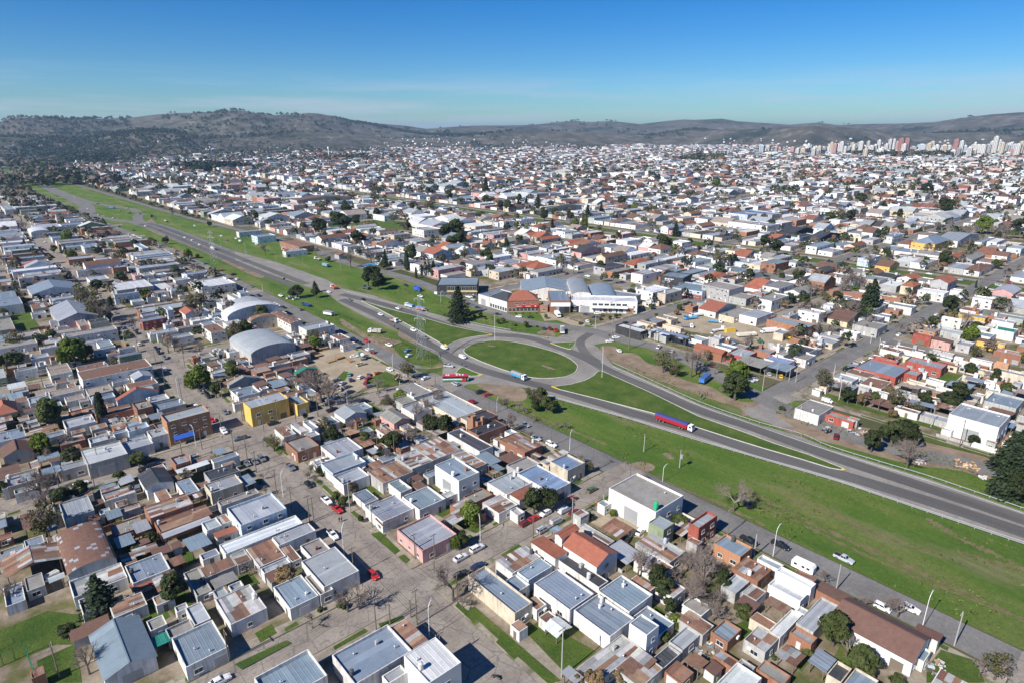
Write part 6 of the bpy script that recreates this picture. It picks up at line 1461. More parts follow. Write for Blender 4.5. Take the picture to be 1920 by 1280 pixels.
def trailer(X, Y, rz, label, box, tarp=None, L=7.5, boxh=1.5, cab=None):
    t = thing('trailer', 'trailer', (X,Y,0), rz, label, 'lorries and trailers', None, 1.4); h2 = L/2; b = MB(); b.box(-h2,-1.22,1.0,h2,1.22,1.15)
    if boxh > 0: b.box(-h2,-1.22,1.152,h2,-1.16,1.15+boxh); b.box(-h2,1.16,1.152,h2,1.22,1.15+boxh); b.box(-h2,-1.158,1.152,-h2+.06,1.158,1.15+boxh); b.box(h2-.06,-1.158,1.152,h2,1.158,1.15+boxh)
    obj('cargo_box', b.mesh('cargo_box', 'paint'), t, col=box)
    if tarp: b = MB(); b.profile([(-h2-.03,.8+boxh),(h2+.03,.8+boxh),(h2+.03,1.16+boxh),(h2-.2,1.35+boxh),(-h2+.2,1.35+boxh),(-h2-.03,1.16+boxh)], -1.26, 1.26); obj('tarpaulin', b.mesh('tarpaulin', 'matte'), t, col=tarp)
    b = MB(); b.tube((h2,0,.8),(h2+1.6,0,.6),.08,.08,5); b.box(-h2+.3,-.4,.7,h2-.3,.4,.997); b.box(h2-1.2,-.9,0,h2-1.05,-.8,1.0); b.box(h2-1.2,.8,0,h2-1.05,.9,1.0); obj('chassis', b.mesh('chassis', 'dark'), t); wheels(t, (-h2+.9,-h2+2.1), 1.0, .48, .3); return t

# small vehicles: view, position, kind, colour, heading (A down-right along the wide streets, a the other way, B to the upper right, b back, or degrees)
CARS = '''
z2 72 100 pickup G A;z2 215 78 pickup W 150;z2 172 192 sedan K A;z2 268 282 pickup W A;z2 325 328 pickup R A;z2 302 470 pickup W A;z2 525 688 hatch R A;z2 1090 543 suv W B;z2 1000 592 sedan W B;z2 1095 640 sedan N B;z2 1003 685 sedan K B;z2 1352 405 hatch M B;z2 1400 380 sedan R B;z2 1462 350 hatch W b;z2 1565 335 van W B;z2 1602 275 sedan M b;z2 1622 348 sedan M B;z2 1450 442 suv S B;z2 1522 398 van S B;z2 1715 222 sedan E B
z2 1082 300 sedan G 30;z2 1028 308 sedan G 120;z2 925 235 sedan W 100;z3 468 450 sedan W 10;z3 430 466 sedan K 20;z3 1060 500 pickup K A;z3 1232 525 pickup K A;z4 530 598 pickup S A;z4 742 862 hatch W A;z4 893 868 sedan W A;z3 1048 302 sedan K 60;z1 795 112 suv K B;z1 440 190 sedan W B;z1 750 215 suv G 80;z1 272 708 van W 200;z1 1200 1262 sedan W B;z1 75 555 sedan S 60;z1 1388 68 sedan G A
z1 20 390 sedan K A;z1 110 760 sedan G 20;z5 1662 960 pickup G b;z5 1550 915 van W A;z5 1470 835 hatch R A;z5 1562 780 hatch G A;z5 1892 856 sedan K B;z5 1392 638 sedan G A;z5 1440 668 van K A;z5 1335 592 sedan K A;z5 1352 738 sedan W a;z5 890 182 sedan G A;z5 925 212 suv G A;z5 950 236 sedan K A;z5 840 232 sedan G a;z5 1080 338 sedan K A;z5 1100 370 suv K A;z5 1142 405 suv G A;z5 800 100 sedan G A;z5 770 70 sedan K A
z5 235 255 pickup W B;z5 485 595 sedan M B;z5 572 570 suv G B;z5 562 1002 pickup W A;z5 552 965 van M A;z5 1012 1165 suv K B;z5 1502 352 sedan W B;z5 1760 1118 suv G A;z5 1040 1110 sedan K B;z6 970 708 suv K B;z6 748 762 pickup K B;z6 805 712 sedan G B;z6 640 1132 pickup W 150;z6 210 1115 sedan G A;z6 820 582 sedan S 30;z6 852 606 sedan G 10;z6 802 622 sedan S 60;z6 872 640 sedan G 20;z6 842 568 hatch N 70;z6 770 600 hatch S 40;z6 780 560 sedan G 10
z6 866 520 sedan T 60;z6 945 540 hatch W 30;z6 1000 522 sedan G 60;z6 1062 510 sedan O 10;z6 1000 548 sedan R 20;z6 985 578 hatch M 40;z6 1010 600 sedan G 0;z6 950 452 pickup C B;z6 902 396 sedan W -20;z6 985 290 hatch R A;z6 900 285 van N A;z6 945 305 sedan K A;z6 1142 318 pickup W A;z6 1272 355 sedan B 20;z6 1280 390 sedan W 20;z6 1556 462 pickup S -60;z6 1395 545 sedan W 10;z6 1148 488 hatch W A;z6 1084 108 sedan W A;z6 1312 217 suv W A;z6 1395 268 sedan G A;z6 1525 338 van W A;z6 1652 402 van W A;z6 1205 66 sedan W a;z6 730 690 sedan S B;z6 730 720 pickup N b
A 430 712 suv K B;A 500 738 sedan R B;A 880 1037 sedan S A;z7 567 1098 sedan S A;z7 665 1138 suv W A;z7 375 1002 pickup W A;z7 455 320 hatch W 130;z7 525 323 hatch K 130;z7 616 395 sedan N 60;z7 655 397 pickup M 60;z7 692 407 pickup R 60;z7 1100 537 sedan W 60;z7 1080 452 sedan W -30;z7 1038 476 sedan W 150;z7 890 306 sedan N -60;z7 945 322 sedan N -30;z7 990 312 hatch M 40;z7 855 362 sedan K 20;z7 895 350 sedan W 60;z7 960 300 sedan W -40;z7 320 302 sedan K -50;z7 130 240 sedan K -50;z7 160 248 sedan G -50;z7 195 262 sedan N -50;z7 160 190 pickup W 30;z7 1140 358 sedan K B;z7 1200 366 hatch M B
B 1475 537 hatch S A;B 1130 402 sedan K 20;B 1750 500 sedan Y 30;B 1640 480 sedan S 40;B 1450 210 pickup G B;B 1140 110 pickup W 10;B 650 240 pickup W 20;B 770 280 sedan S 20;z8 948 460 sedan W b;z8 1040 408 sedan W b;z8 1105 376 suv K b;z8 1180 310 sedan G B;z8 1267 288 sedan W B;z8 1390 212 sedan K B;z8 1396 230 sedan M B;z8 1640 107 sedan S A;z8 1705 97 sedan M A;z8 1577 130 sedan M B;z8 612 802 van W A;z8 665 1013 pickup M 20;z8 1548 1053 pickup S A;z8 155 678 sedan S A;z8 720 612 sedan K b;z8 770 580 pickup N B;z8 1085 700 sedan K 0;z8 1295 305 van N B;z8 660 440 van W 10;z8 580 412 van W 20;z8 640 480 pickup W 10;z8 510 440 pickup W 100;z8 560 450 van W 120
y6 652 692 hatch W A;y6 797 747 sedan G A;y6 887 742 sedan K a;y6 318 718 pickup W A;y6 380 732 pickup W 20;y6 425 740 pickup W 10;y6 1285 722 pickup W A;y6 1400 705 van W A;y6 1187 646 sedan K A;y6 1640 722 pickup W A;y6 1650 745 sedan S A;y6 425 432 sedan K A;y6 390 425 sedan W A;y6 300 785 sedan W A;y6 340 798 sedan K A;y6 280 775 sedan W A;y6 1000 500 sedan W 20;y6 1570 410 sedan W 10;y6 150 362 sedan W A
y5 1090 256 sedan W A;y5 1195 286 sedan G A;y5 1385 342 sedan W A;y5 1440 362 sedan W a;y5 1495 397 hatch W A;y5 1250 335 sedan K A;y5 1325 442 sedan O 20;y5 1540 537 sedan T 10;y5 1660 588 pickup O 10;y5 1750 618 pickup M 20;y5 1450 520 sedan K A;y5 960 330 sedan W A;y5 1000 355 sedan M A;y5 1105 395 sedan K A;y5 1155 455 sedan M A;y5 1210 450 sedan M A;y5 850 290 hatch W A;y5 330 465 hatch N A;y5 460 565 sedan W A;y5 530 628 sedan N A;y5 740 172 suv W 60;y5 855 195 sedan W 20;y5 655 128 sedan W A;y5 735 90 sedan K 10;y5 975 160 sedan K 20;y5 1050 165 sedan M a;y5 560 40 sedan W A;y5 960 122 sedan W 10;y5 905 140 hatch S 0;y5 1255 225 pickup K A;y5 1660 330 sedan W A;y5 1770 350 sedan W A;y5 1460 255 sedan W A;y5 170 305 sedan W A;y5 100 250 sedan W A;y5 345 440 sedan M A;y5 70 130 sedan G A;y5 1800 370 van W A;y5 1700 360 sedan G A;y5 490 580 sedan G A;y5 545 130 pickup W A;y5 1160 200 sedan G A;y5 1240 215 sedan W A
y7 550 612 van W 10;y7 600 640 pickup M 20;y7 860 610 sedan K B;y7 1460 785 pickup W A;y7 1350 757 sedan K A;y7 1420 850 sedan K B;y7 1450 840 sedan K B;y7 970 350 van W A;y7 1160 345 van W A;y7 1670 428 sedan K A;y7 1790 448 sedan W A;y7 800 285 sedan W A;y7 1390 382 sedan N A;y8 750 550 sedan S B;y8 705 538 sedan K B;y8 1265 640 sedan W A;y8 1140 620 suv W A;y8 330 495 sedan N A;y8 720 370 sedan W 10;y8 780 380 sedan W 20;y8 830 375 sedan S 10;y8 680 395 sedan W 30;y8 1820 700 sedan M A;y8 1745 720 sedan S A;y8 1090 715 sedan G A;y8 180 570 sedan G A
'''
HEAD = dict(A=-90, a=90, B=0, b=180)
cars, occ = [], []
for ln_ in CARS.strip().replace('\n', ';').split(';'):
    q = ln_.split()
    if len(q) < 6: continue
    rg, x, y, kind, col, hd = q; px, py = loc(rg, float(x), float(y)); X, Y = W(px, py, .75)
    rz = math.radians(HEAD[hd] if hd in HEAD else float(hd)); rz += random.uniform(-.03,.03)
    if any((X-a)**2+(Y-b_)**2 < 3.2**2 for a, b_ in occ):
        for dx, dy in ((2.6,0),(-2.6,0),(0,2.6),(0,-2.6),(0,5),(0,-5)):
            if not any((X+dx-a)**2+(Y+dy-b_)**2 < 2.4**2 for a, b_ in occ): X += dx; Y += dy; break
    occ.append((X, Y)); cars.append((kind, X, Y, rz, col))
# other parked cars along the kerbs of the streets in sight
rc_ = random.Random(77); extra = []
for x in XL_left[:4]+[155]+XL_right[:3]:
    Y = 100
    while Y < 900:
        Y += rc_.uniform(14, 60)
        sd = rc_.choice((-1,1)); X = x+sd*(3.3 if x != 155 else 3.2)
        px, py, d = PX(X, Y)
        if not(0 < px < 1920) or min(abs((Y-118)%113.5), 113.5-abs((Y-118)%113.5)) < 9 or d < 250 or any((X-a)**2+(Y-b_)**2 < 7**2 for a, b_ in occ): continue
        if 155 < x < 400 and Y < 330: continue
        extra.append((rc_.choice(('sedan','sedan','hatch','hatch','suv','pickup','van')), X, Y, math.pi/2*rc_.choice((-1,1)), rc_.choice('WWWSSGGKNRM'))); occ.append((X,Y))
cars += extra[:70]
hb = lambda X, Y: .134 if any(b_[0] < X < b_[1] and b_[2] < Y < b_[3] for b_ in BLOCKS[:400]) else .06
for kind, X, Y, rz, col in cars: small_vehicle(kind, X, Y, rz, col, hb(X, Y))
print('cars', len(cars))
def at(rg, x, y, z=1.0): return WR(rg, x, y, z)
D = math.radians
truck(*at('A',815,560), D(-88), 'blue cargo truck with white cab and grey tarpaulin on the roundabout', box=(.06,.28,.5), tarp=(.3,.3,.3), L=9.0)
truck(*at('B',790,925), D(-86), 'long red semi-trailer lorry with a blue tarpaulin and white cab', box=(.33,.012,.016), tarp=(.03,.05,.2), L=16.5, boxh=1.5, semi=True)
truck(*at('z6',1285,52), D(95), 'white lorry with blue-covered load ahead of its red trailer', box=(.6,.6,.6), tarp=(.15,.25,.5), L=8.0, boxh=1.0); trailer(*at('z6',1362,72), D(95), 'red drawbar trailer under a blue cover, near the lattice pylon', (.45,.12,.1), (.15,.25,.5), 7.5, 1.0)
truck(*at('z6',1045,228), D(130), 'white tipper truck parked on bare soil beside the service road', box=(.5,.47,.42), L=7.8, boxh=1.5)
truck(*at('z6',1180,152), D(-85), 'white flatbed pickup truck with pinkish load on the near carriageway', box=(.5,.3,.27), L=6.2, boxh=.5)
trailer(*at('z6',725,108), D(-70), 'white box trailer with a grey cover on the verge', (.7,.7,.7), (.25,.26,.28), 7.0, 1.6); trailer(*at('z6',570,42), D(-80), 'dark blue flatbed trailer parked on the grass under a tree', (.03,.06,.2), None, 9.0, .4)
trailer(*at('B',1065,532), D(12), 'blue covered trailer standing on the grass by the big round tree', (.05,.17,.5), (.04,.12,.35), 9.0, 1.6)
truck(*at('z7',705,312), D(-120), 'white road tractor with a white box parked at the company yard', box=(.75,.75,.75), L=7.5, boxh=1.9)
truck(*at('z7',735,412), D(45), 'long white coach-like lorry parked on the gravel island', box=(.7,.7,.68), tarp=(.25,.24,.23), L=9.5, boxh=1.2)
truck(*at('z7',1560,330), D(160), 'light blue crane truck in the upper truck yard', box=(.1,.35,.6), cab=(.08,.3,.6), L=9, boxh=.3); truck(*at('z7',1600,312), D(165), 'white tanker lorry behind the light blue crane truck', box=(.75,.76,.77), tarp=(.75,.76,.77), L=11, boxh=.8)
truck(*at('z7',1715,352), D(-60), 'white-cabbed lorry beside the blue trailer in the truck yard', box=(.12,.3,.45), L=8.5, boxh=.4); truck(*at('t',470,330), D(-20), 'white crew-cab flatbed truck by the yellow container', box=(.6,.6,.58), L=8, boxh=.25)
trailer(*at('t',820,400), D(-30), 'long cream open trailer in the middle of the truck yard', (.72,.68,.58), None, 11.0, 1.3); truck(*at('t',1130,350), D(150), 'white tipper semi-trailer lorry along the workshop front', box=(.8,.8,.8), L=12, boxh=1.8, semi=True)
truck(*at('t',640,480), D(100), 'white road tractor without trailer near the red-roofed house', box=(.1,.1,.1), L=6.5, boxh=.1); truck(*at('t',60,285), D(-60), 'white lorry cab parked at the left edge of the truck yard', box=(.2,.2,.2), L=7, boxh=.3); truck(*at('t',1330,350), D(170), 'white lorry with yellow body by the workshop doors', box=(.75,.6,.08), L=8, boxh=1.5)
truck(*at('t',1720,430), D(40), 'white truck among scrap at the right end of the yard', box=(.7,.7,.7), L=7, boxh=1.2); truck(*at('t',840,510), D(20), 'old black and white truck chassis in the yard', box=(.1,.1,.1), cab=(.3,.3,.3), L=6.5, boxh=.2)
truck(*at('y5',1600,428), D(-90), 'white lorry with a pale load on the far carriageway', box=(.7,.66,.6), tarp=(.6,.58,.55), L=10, boxh=1.2); truck(*at('y6',685,662), D(85), 'red-loaded lorry on the upper carriageway before the median tip', box=(.5,.12,.07), L=8, boxh=1.3)
truck(*at('y6',1270,678), D(-90), 'blue box lorry parked outside the black glass showroom', box=(.04,.12,.6), cab=(.05,.12,.5), L=7, boxh=1.9); trailer(*at('y6',630,512), D(-85), 'teal box trailer parked beside the far frontage road', (.16,.34,.36), (.2,.36,.38), 8, 1.7)
truck(*at('y6',575,465), D(95), 'white flatbed lorry parked along the far frontage road', box=(.35,.33,.3), L=9, boxh=.5); truck(*at('y6',345,402), D(90), 'white and red lorry by the brick yard beyond the highway', box=(.5,.1,.06), L=9, boxh=.8); truck(*at('y6',910,665), D(100), 'dark old lorry standing under the twin conifers', box=(.08,.1,.14), cab=(.12,.1,.1), L=7, boxh=1.0)
truck(*at('y5',840,122), D(-60), 'blue lorry crossing the far roundabout', box=(.1,.2,.45), cab=(.1,.25,.5), L=9, boxh=1.5)
truck(*at('z6',955,400), D(75), 'cement mixer truck with green-striped drum at the timber yard', box=(.2,.2,.2), cab=(.12,.2,.15), L=7.5, boxh=.1, name='mixer_truck'); o_ = [o for o in bpy.data.objects if o.name.startswith('mixer_truck')][0]
b = MB(); b.tube((-3.2,0,3.3),(-1.4,0,2.5),.6,1.2,12); b.tube((-1.4,0,2.5),(.8,0,2.2),1.2,.75,12); obj('drum', b.mesh('drum', 'white_paint'), o_); b = MB(); b.tube((-1.9,0,2.75),(-1.3,0,2.47),1.05,1.235,12); obj('drum_stripe', b.mesh('drum_stripe', 'sign_green'), o_)
# bus
t = thing('city_bus', 'bus', at('z6',1603,548,1.4), D(-38), 'city bus with red roof, dark windows and green skirt by the roundabout', None); b = MB(); b.box(-5.9,-1.25,.35,5.9,1.25,1.15); obj('skirt', b.mesh('skirt', 'paint'), t, col=(.02,.22,.12))
b = MB(); b.box(-5.9,-1.25,1.152,5.9,1.25,1.75); obj('body', b.mesh('body', 'paint'), t, col=(.7,.7,.68)); b = MB(); loft(b, [(-5.9,1.24,1.752,1.2,2.85),(5.8,1.24,1.752,1.2,2.85),(5.93,1.15,1.752,1.1,2.7)]); obj('windows', b.mesh('windows', 'glass'), t)
b = MB(); loft(b, [(-5.9,1.22,2.853,1.1,3.1),(5.75,1.22,2.853,1.1,3.1)]); b.box(-2.6,-.7,3.102,-.8,.7,3.3); obj('roof', b.mesh('roof', 'paint'), t, col=(.5,.03,.06)); b = MB()
for x in (-4.6,-3.6,0.2,1.6,3): b.box(x,-.5,3.104,x+.7,.5,3.2)
obj('roof_hatch', b.mesh('roof_hatch', 'white_paint'), t); b = MB(); b.box(3.0,-1.275,.4,4.6,-1.252,1.75); obj('red_panel', b.mesh('red_panel', 'sign_red'), t); b = MB(); b.box(4.7,-1.28,.42,5.6,-1.253,2.6); obj('door', b.mesh('door', 'dark'), t); wheels(t, (3.6,-2.9), 1.06, .5, .3); lights(t, 5.93, -5.92, .9, .8)
# caravan
t = thing('caravan', 'caravan', at('z4',312,640,1.3), D(-88), 'white caravan parked at the edge of the service road', None); b = MB(); loft(b, [(-2.9,1.1,.5,1.05,2.3),(-2.5,1.15,.45,1.1,2.65),(2.3,1.15,.45,1.1,2.65),(2.8,1.05,.55,1.0,2.1)]); obj('body', b.mesh('body', 'white_paint'), t); b = MB()
for x in (-1.8,.2,1.5):
    for s in (-1,1): b.box(x-.4,s*1.16-.02,1.4,x+.4,s*1.16+.02,2.0)
obj('windows', b.mesh('windows', 'glass'), t); wheels(t, (0,), 1.0, .35); b = MB(); b.tube((2.8,0,.55),(4.0,0,.5),.06,.06,5); obj('tow_bar', b.mesh('tow_bar', 'dark'), t); b = MB()
for i in range(5): b.box(-2.3+i*.95,-.95,2.652,-2.05+i*.95,.95,2.70)
obj('roof_rib', b.mesh('roof_rib', 'white_paint'), t)
# tractors, digger, motorcycle
def tractor(X, Y, rz, label, col):
    t = thing('tractor', 'tractor', (X,Y,.06), rz, label); b = MB(); loft(b, [(-.2,.35,.7,.33,1.35),(1.5,.32,.7,.3,1.3),(1.7,.28,.75,.25,1.2)]); obj('body', b.mesh('body', 'paint'), t, col=col); b = MB(); b.box(-1.2,-.65,2.3,.1,.65,2.4)
    for x in (-1.1,0):
        for s in (-.6,.6): b.tube((x,s,1.0),(x,s,2.3),.05,.05,4)
    obj('cab_frame', b.mesh('cab_frame', 'paint'), t, col=(.5,.5,.5)); wheels(t, (-.7,), .8, .78, .4); wheels(t, (1.3,), .65, .42, .25); b = MB(); b.box(-1.0,-.3,.6,-.2,.3,1.15); obj('seat', b.mesh('seat', 'dark'), t)
tractor(*at('z6',1030,365), D(-100), 'red farm tractor with big rear wheels beside the junction street', (.35,.03,.03)); tractor(*at('z8',605,975), D(70), 'grey farm tractor on the bare earth by the bungalow', (.2,.22,.25))
def digger(X, Y, rz, label, col):
    t = thing('digger', 'digger', (X,Y,.1), rz, label); b = MB(); b.box(-1.4,-1.1,.9,1.1,1.1,1.6); b.box(-.3,-.9,1.602,.9,.2,2.7); obj('body', b.mesh('body', 'paint'), t, col=col); b = MB(); b.tube((1.1,.4,1.5),(3.4,.4,3.2),.25,.2,6); b.tube((3.4,.4,3.2),(4.6,.4,1.2),.2,.16,6); obj('arm', b.mesh('arm', 'paint'), t, col=col); b = MB(); b.box(4.2,-.1,.5,4.9,.9,1.2); obj('bucket', b.mesh('bucket', 'dark'), t); b = MB(); b.box(-.1,-.915,1.9,.7,-.902,2.5); b.box(.902,-.7,1.9,.915,.1,2.5); obj('windows', b.mesh('windows', 'glass'), t); wheels(t, (-.9,.9), 1.0, .6, .35)
digger(*at('t',1400,440), D(-20), 'yellow digger with raised arm at the workshop end', (.75,.5,.02)); digger(*at('t',1560,500), D(10), 'orange-yellow digger amid scrap, right of the yellow one', (.8,.4,.02)); digger(*at('t',1000,480), D(120), 'small green loader in the lower truck yard', (.05,.12,.06))
def motorbike(X, Y, rz, label, col, rider=False):
    t = thing('motorcycle', 'motorcycle', (X,Y,.06), rz, label); b = MB(); loft(b, [(-.7,.1,.6,.12,.85),(.2,.12,.5,.16,.95),(.55,.08,.6,.08,.95)]); b.tube((.5,0,.9),(.8,0,.35),.05,.05,5); b.tube((.45,-.35,1.05),(.45,.35,1.05),.025,.025,5); obj('body', b.mesh('body', 'paint'), t, col=col); a, g = m_wheel(.32,.12)
    for x in (.8,-.65): o = obj('wheel', a, t, (x,0,.32)); obj('rim', g, o)
motorbike(*at('z7',635,457,.5), D(-20), 'yellow motorcycle on the street above the roundabout', (.7,.55,.05)); motorbike(*at('z7',1035,440,.5), D(30), 'dark motorcycle at the black and white shop', (.03,.03,.03))
b = MB(); b.box(-3,-1.25,.1,3,1.25,2.6); 
for i in range(12): b.box(-2.9+i*.5,-1.29,.2,-2.7+i*.5,-1.252,2.5)
t = thing('container', 'container', at('t',610,335,1.3), D(-25), 'yellow shipping container in the truck yard'); obj('box', b.mesh('box', 'paint'), t, col=(.62,.42,.06)); b = MB(); b.box(3.003,-1.1,.2,3.05,1.1,2.5); obj('door', b.mesh('door', 'yellow'), t)
b = MB(); b.box(-4,-1.25,.1,4,1.25,2.8); t = thing('container', 'container', at('t',1140,560,1.4), D(35), 'long white container behind the red-walled house'); obj('box', b.mesh('box', 'matte'), t, col=(.6,.58,.55)); b = MB(); b.box(-4.05,-1.1,.2,-4.003,1.1,2.6); obj('door', b.mesh('door', 'frame'), t); b = MB(); b.box(-1.8,-1.2,.3,1.8,1.2,2.6); t = thing('container', 'container', at('t',730,185,1.4), D(10), 'small white cabin on the far side of the truck yard'); obj('box', b.mesh('box', 'white_paint'), t); b = MB(); b.box(-.5,-1.25,.3,.5,-1.203,2.2); obj('door', b.mesh('door', 'frame'), t)
# timber stacks
for rg, x, y, n, lab in [('z6',690,345,5,'long stack of sawn planks by the hall'),('z6',650,395,4,'short stack of planks left of the mixer truck'),('z6',800,410,5,'wide stack of planks in front of the mixer truck'),('z6',740,430,3,'low stack of planks near the green-roofed shed'),('z6',440,425,3,'small stack of planks at the grey hall doorway'),('z6',870,425,3,'low stack of planks right beside the mixer truck')]:
    X, Y = at(rg, x, y, .5); t = thing('plank_stack', 'plank stack', (X,Y,.14), D(random.choice((0,8,-6,90))), lab, 'timber stacks in the yard'); pm = shared('plank', lambda: (lambda b: (b.box(-2.4,-.14,0,2.4,.14,.07), b.mesh('plank', 'lumber'))[1])(MB()))
    for i in range(n):
        for j in range(8): obj('plank', pm, t, (random.uniform(-.15,.15), -1.2+j*.34, i*.24+.01), random.uniform(-.02,.02))
        b = MB(); 
        for x_ in (-1.6,0,1.6): b.box(x_-.05,-1.35,i*.24+.085,x_+.05,1.35,i*.24+.235)
        obj('spacer', b.mesh('spacer', 'wood'), t)
# two people and one motorbike rider group near the crossing
def person(X, Y, rz, label, top, legs, walk=.25):
    V = [(0,0,.95),(0,0,1.2),(0,0,1.42),(0,0,1.52),(0,0,1.66),(.02,-.2,1.4),(.0,-.27,1.12),(walk*.5,-.27,.88),(-.02,.2,1.4),(0,.27,1.12),(-walk*.5,.27,.88),(walk*.4,-.1,.5),(walk*.6,-.1,.05),(walk*.6+.16,-.1,.03),(-walk*.3,.1,.5),(-walk*.9,.1,.06),(-walk*.9+.16,.1,.03)]
    E_ = [(0,1),(1,2),(2,3),(3,4),(2,5),(5,6),(6,7),(2,8),(8,9),(9,10),(0,11),(11,12),(12,13),(0,14),(14,15),(15,16)]; R_ = [.15,.14,.17,.065,.11,.07,.05,.045,.07,.05,.045,.075,.05,.045,.075,.05,.045]
    me = bpy.data.meshes.new('body'); me.from_pydata(V, E_, []); o = bpy.data.objects.new('body', me); me.materials.append(MATS['matte']); sk = o.modifiers.new('skin', 'SKIN'); o.modifiers.new('sub', 'SUBSURF').levels = 1
    for v, r in zip(me.skin_vertices[0].data, R_): v.radius = (r, r)
    me.skin_vertices[0].data[0].use_root = True; t = thing('person', 'person', (X,Y,.07), rz, label, None); link(o, t); o.color = (*top, 1)
    b = MB(); b.tube((0,0,1.55),(0,0,1.78),.1,.085,8); obj('head', b.mesh('head', 'skin'), t); b = MB(); b.tube((0,0,1.70),(-.01,0,1.81),.11,.07,8); obj('hair', b.mesh('hair', 'dark'), t); b = MB(); b.tube((0,0,.98),(0,0,.86),.17,.17,8); obj('trousers', b.mesh('trousers', 'dark'), t)
person(*at('z2',338,388,.9), D(-80), 'person in a dark jacket walking in the street, left of a pair', (.05,.05,.07), 0); person(*at('z2',350,386,.9), D(-80), 'person in a red jacket walking in the street, right of a pair', (.4,.05,.06), 0); person(*at('z2',1740,297,.9), D(10), 'person in an orange top on the sandy pavement', (.6,.2,.1), 0)
motorbike(*at('z2',1190,1245,.5), D(-60), 'dark motorcycle in the lane at the bottom edge', (.03,.03,.03))
# ------------------------------------------------------------------ lamps, poles, wires, pylon, rails, signs
def lamp_mesh(h, arm, mat):
    b = MB(); n = 5; b.tube((0,0,0),(0,0,h*.82),.09,.065,7); P = [(0,0,h*.82),(.15*arm,0,h*.91),(.5*arm,0,h*.97),(arm,0,h)]
    for p, q in zip(P, P[1:]): b.tube(p, q, .07, .055, 6)
    return b.mesh('pole', mat)
def street_lamp(X, Y, h, rz, mat='white_paint', arm=1.6, z=.1, twin=False, label=None):
    t = thing('street_lamp', 'street lamp', (X,Y,z), rz, label, 'street lamps', ('lamp', mat, h), h*.5); obj('pole', shared(('lp',h,arm,mat), lambda: lamp_mesh(h, arm, mat)), t)
    hd = shared('lh', lambda: (lambda b: (b.box(-.15,-.16,-.1,.55,.16,.06), b.mesh('lamp_head', 'galvanised'))[1])(MB())); obj('lamp_head', hd, t, (arm,0,h))
    if twin: obj('pole', shared(('lp',h,arm,mat), None), t, (0,0,0), math.pi, scale=(1,1,.999)); obj('lamp_head', hd, t, (-arm,0,h), math.pi)
LAMPS = 'z2 365 595 385 425 40;z2 830 1030 866 850 30;z1 1545 265 1545 130 40;z2 1107 505 1105 380 60;z3 588 183 600 140 0;z3 1190 590 1222 425 0;z4 955 985 1003 795 0;A 595 920 612 790 30;C 582 950 580 750 40;C 655 1080 625 965 120;C 312 720 312 590 200;z5 1240 690 1250 545 60;z5 1358 1020 1345 880 100;z5 860 300 855 200 30;z7 782 1180 795 1060 20;y6 195 690 190 660 200;z8 680 800 688 680 10;z8 650 650 655 590 200;z8 920 500 925 440 30;z8 870 460 880 400 60;z6 855 740 845 640 60;y6 1428 765 1425 690 0;y6 1540 750 1540 690 0;z7 947 400 947 300 -60;z5 785 200 770 130 0;z1 325 215 310 150 0'
lampxy = []
for s in LAMPS.split(';'):
    q = s.split(); X, Y = WR(q[0], float(q[1]), float(q[2])); tx, ty = loc(q[0], float(q[3]), float(q[4])); h = min((abs(PX(X,Y,z/4)[1]-ty), z/4) for z in range(16, 52))[1]; lampxy.append((X,Y)); street_lamp(X, Y, round(max(6, min(10, h)),1), D(float(q[5])))
for s in ('A 1645 575 14.5 45', 'A 575 210 14.5 45', 'y5 1355 300 12 90', 'y5 1492 345 12 90', 'y5 1657 420 12 90', 'y5 1843 492 12 90', 'y6 293 522 12 90', 'y6 82 445 12 90', 'y6 472 477 12 90', 'y6 733 548 12 90','y5 995 105 13 90','y7 920 705 11 0','y8 800 620 11 0','y8 1310 695 11 0','y8 1585 670 11 0','y8 580 565 11 0','y8 1600 725 11 0','y8 1770 750 11 0'):
    q = s.split(); X, Y = WR(q[0], float(q[1]), float(q[2])); street_lamp(X, Y, float(q[3]), D(float(q[4])), 'white_paint' if q[0] == 'A' else 'galvanised', 2.0, .15)
def pole_mesh(h, r, mat, cross):
    b = MB(); b.tube((0,0,-.2),(0,0,h), r, r*.65, 8); return b.mesh('shaft', mat)
def utility_pole(X, Y, h=9.0, mat='wood', cross=True, rz=0.0, r=.15, tr=False, label=None, z=.13):
    t = thing('utility_pole', 'utility pole', (X,Y,z), rz, label, 'utility poles along the streets', ('pole', mat, h), h*.5); obj('shaft', shared(('pm',h,r,mat), lambda: pole_mesh(h, r, mat, cross)), t)
    if cross:
        obj('crossarm', shared('ca', lambda: (lambda b: (b.box(-.06,-1.0,-.08,.06,1.0,.06), b.mesh('crossarm', 'wood'))[1])(MB())), t, (r*.7+.07,0,h-.5)); im = shared('ins', lambda: (lambda b: (b.tube((0,0,0),(0,0,.22),.06,.04,6), b.mesh('insulator', 'frame'))[1])(MB()))
        for y in (-.85,-.3,.3,.85): obj('insulator', im, t, (r*.7+.07,y,h-.44))
    if tr: obj('transformer', shared('trf', lambda: (lambda b: (b.tube((0,0,0),(0,0,1.3),.5,.5,10), b.mesh('transformer', 'galvanised'))[1])(MB())), t, (-.6,0,h*.55))
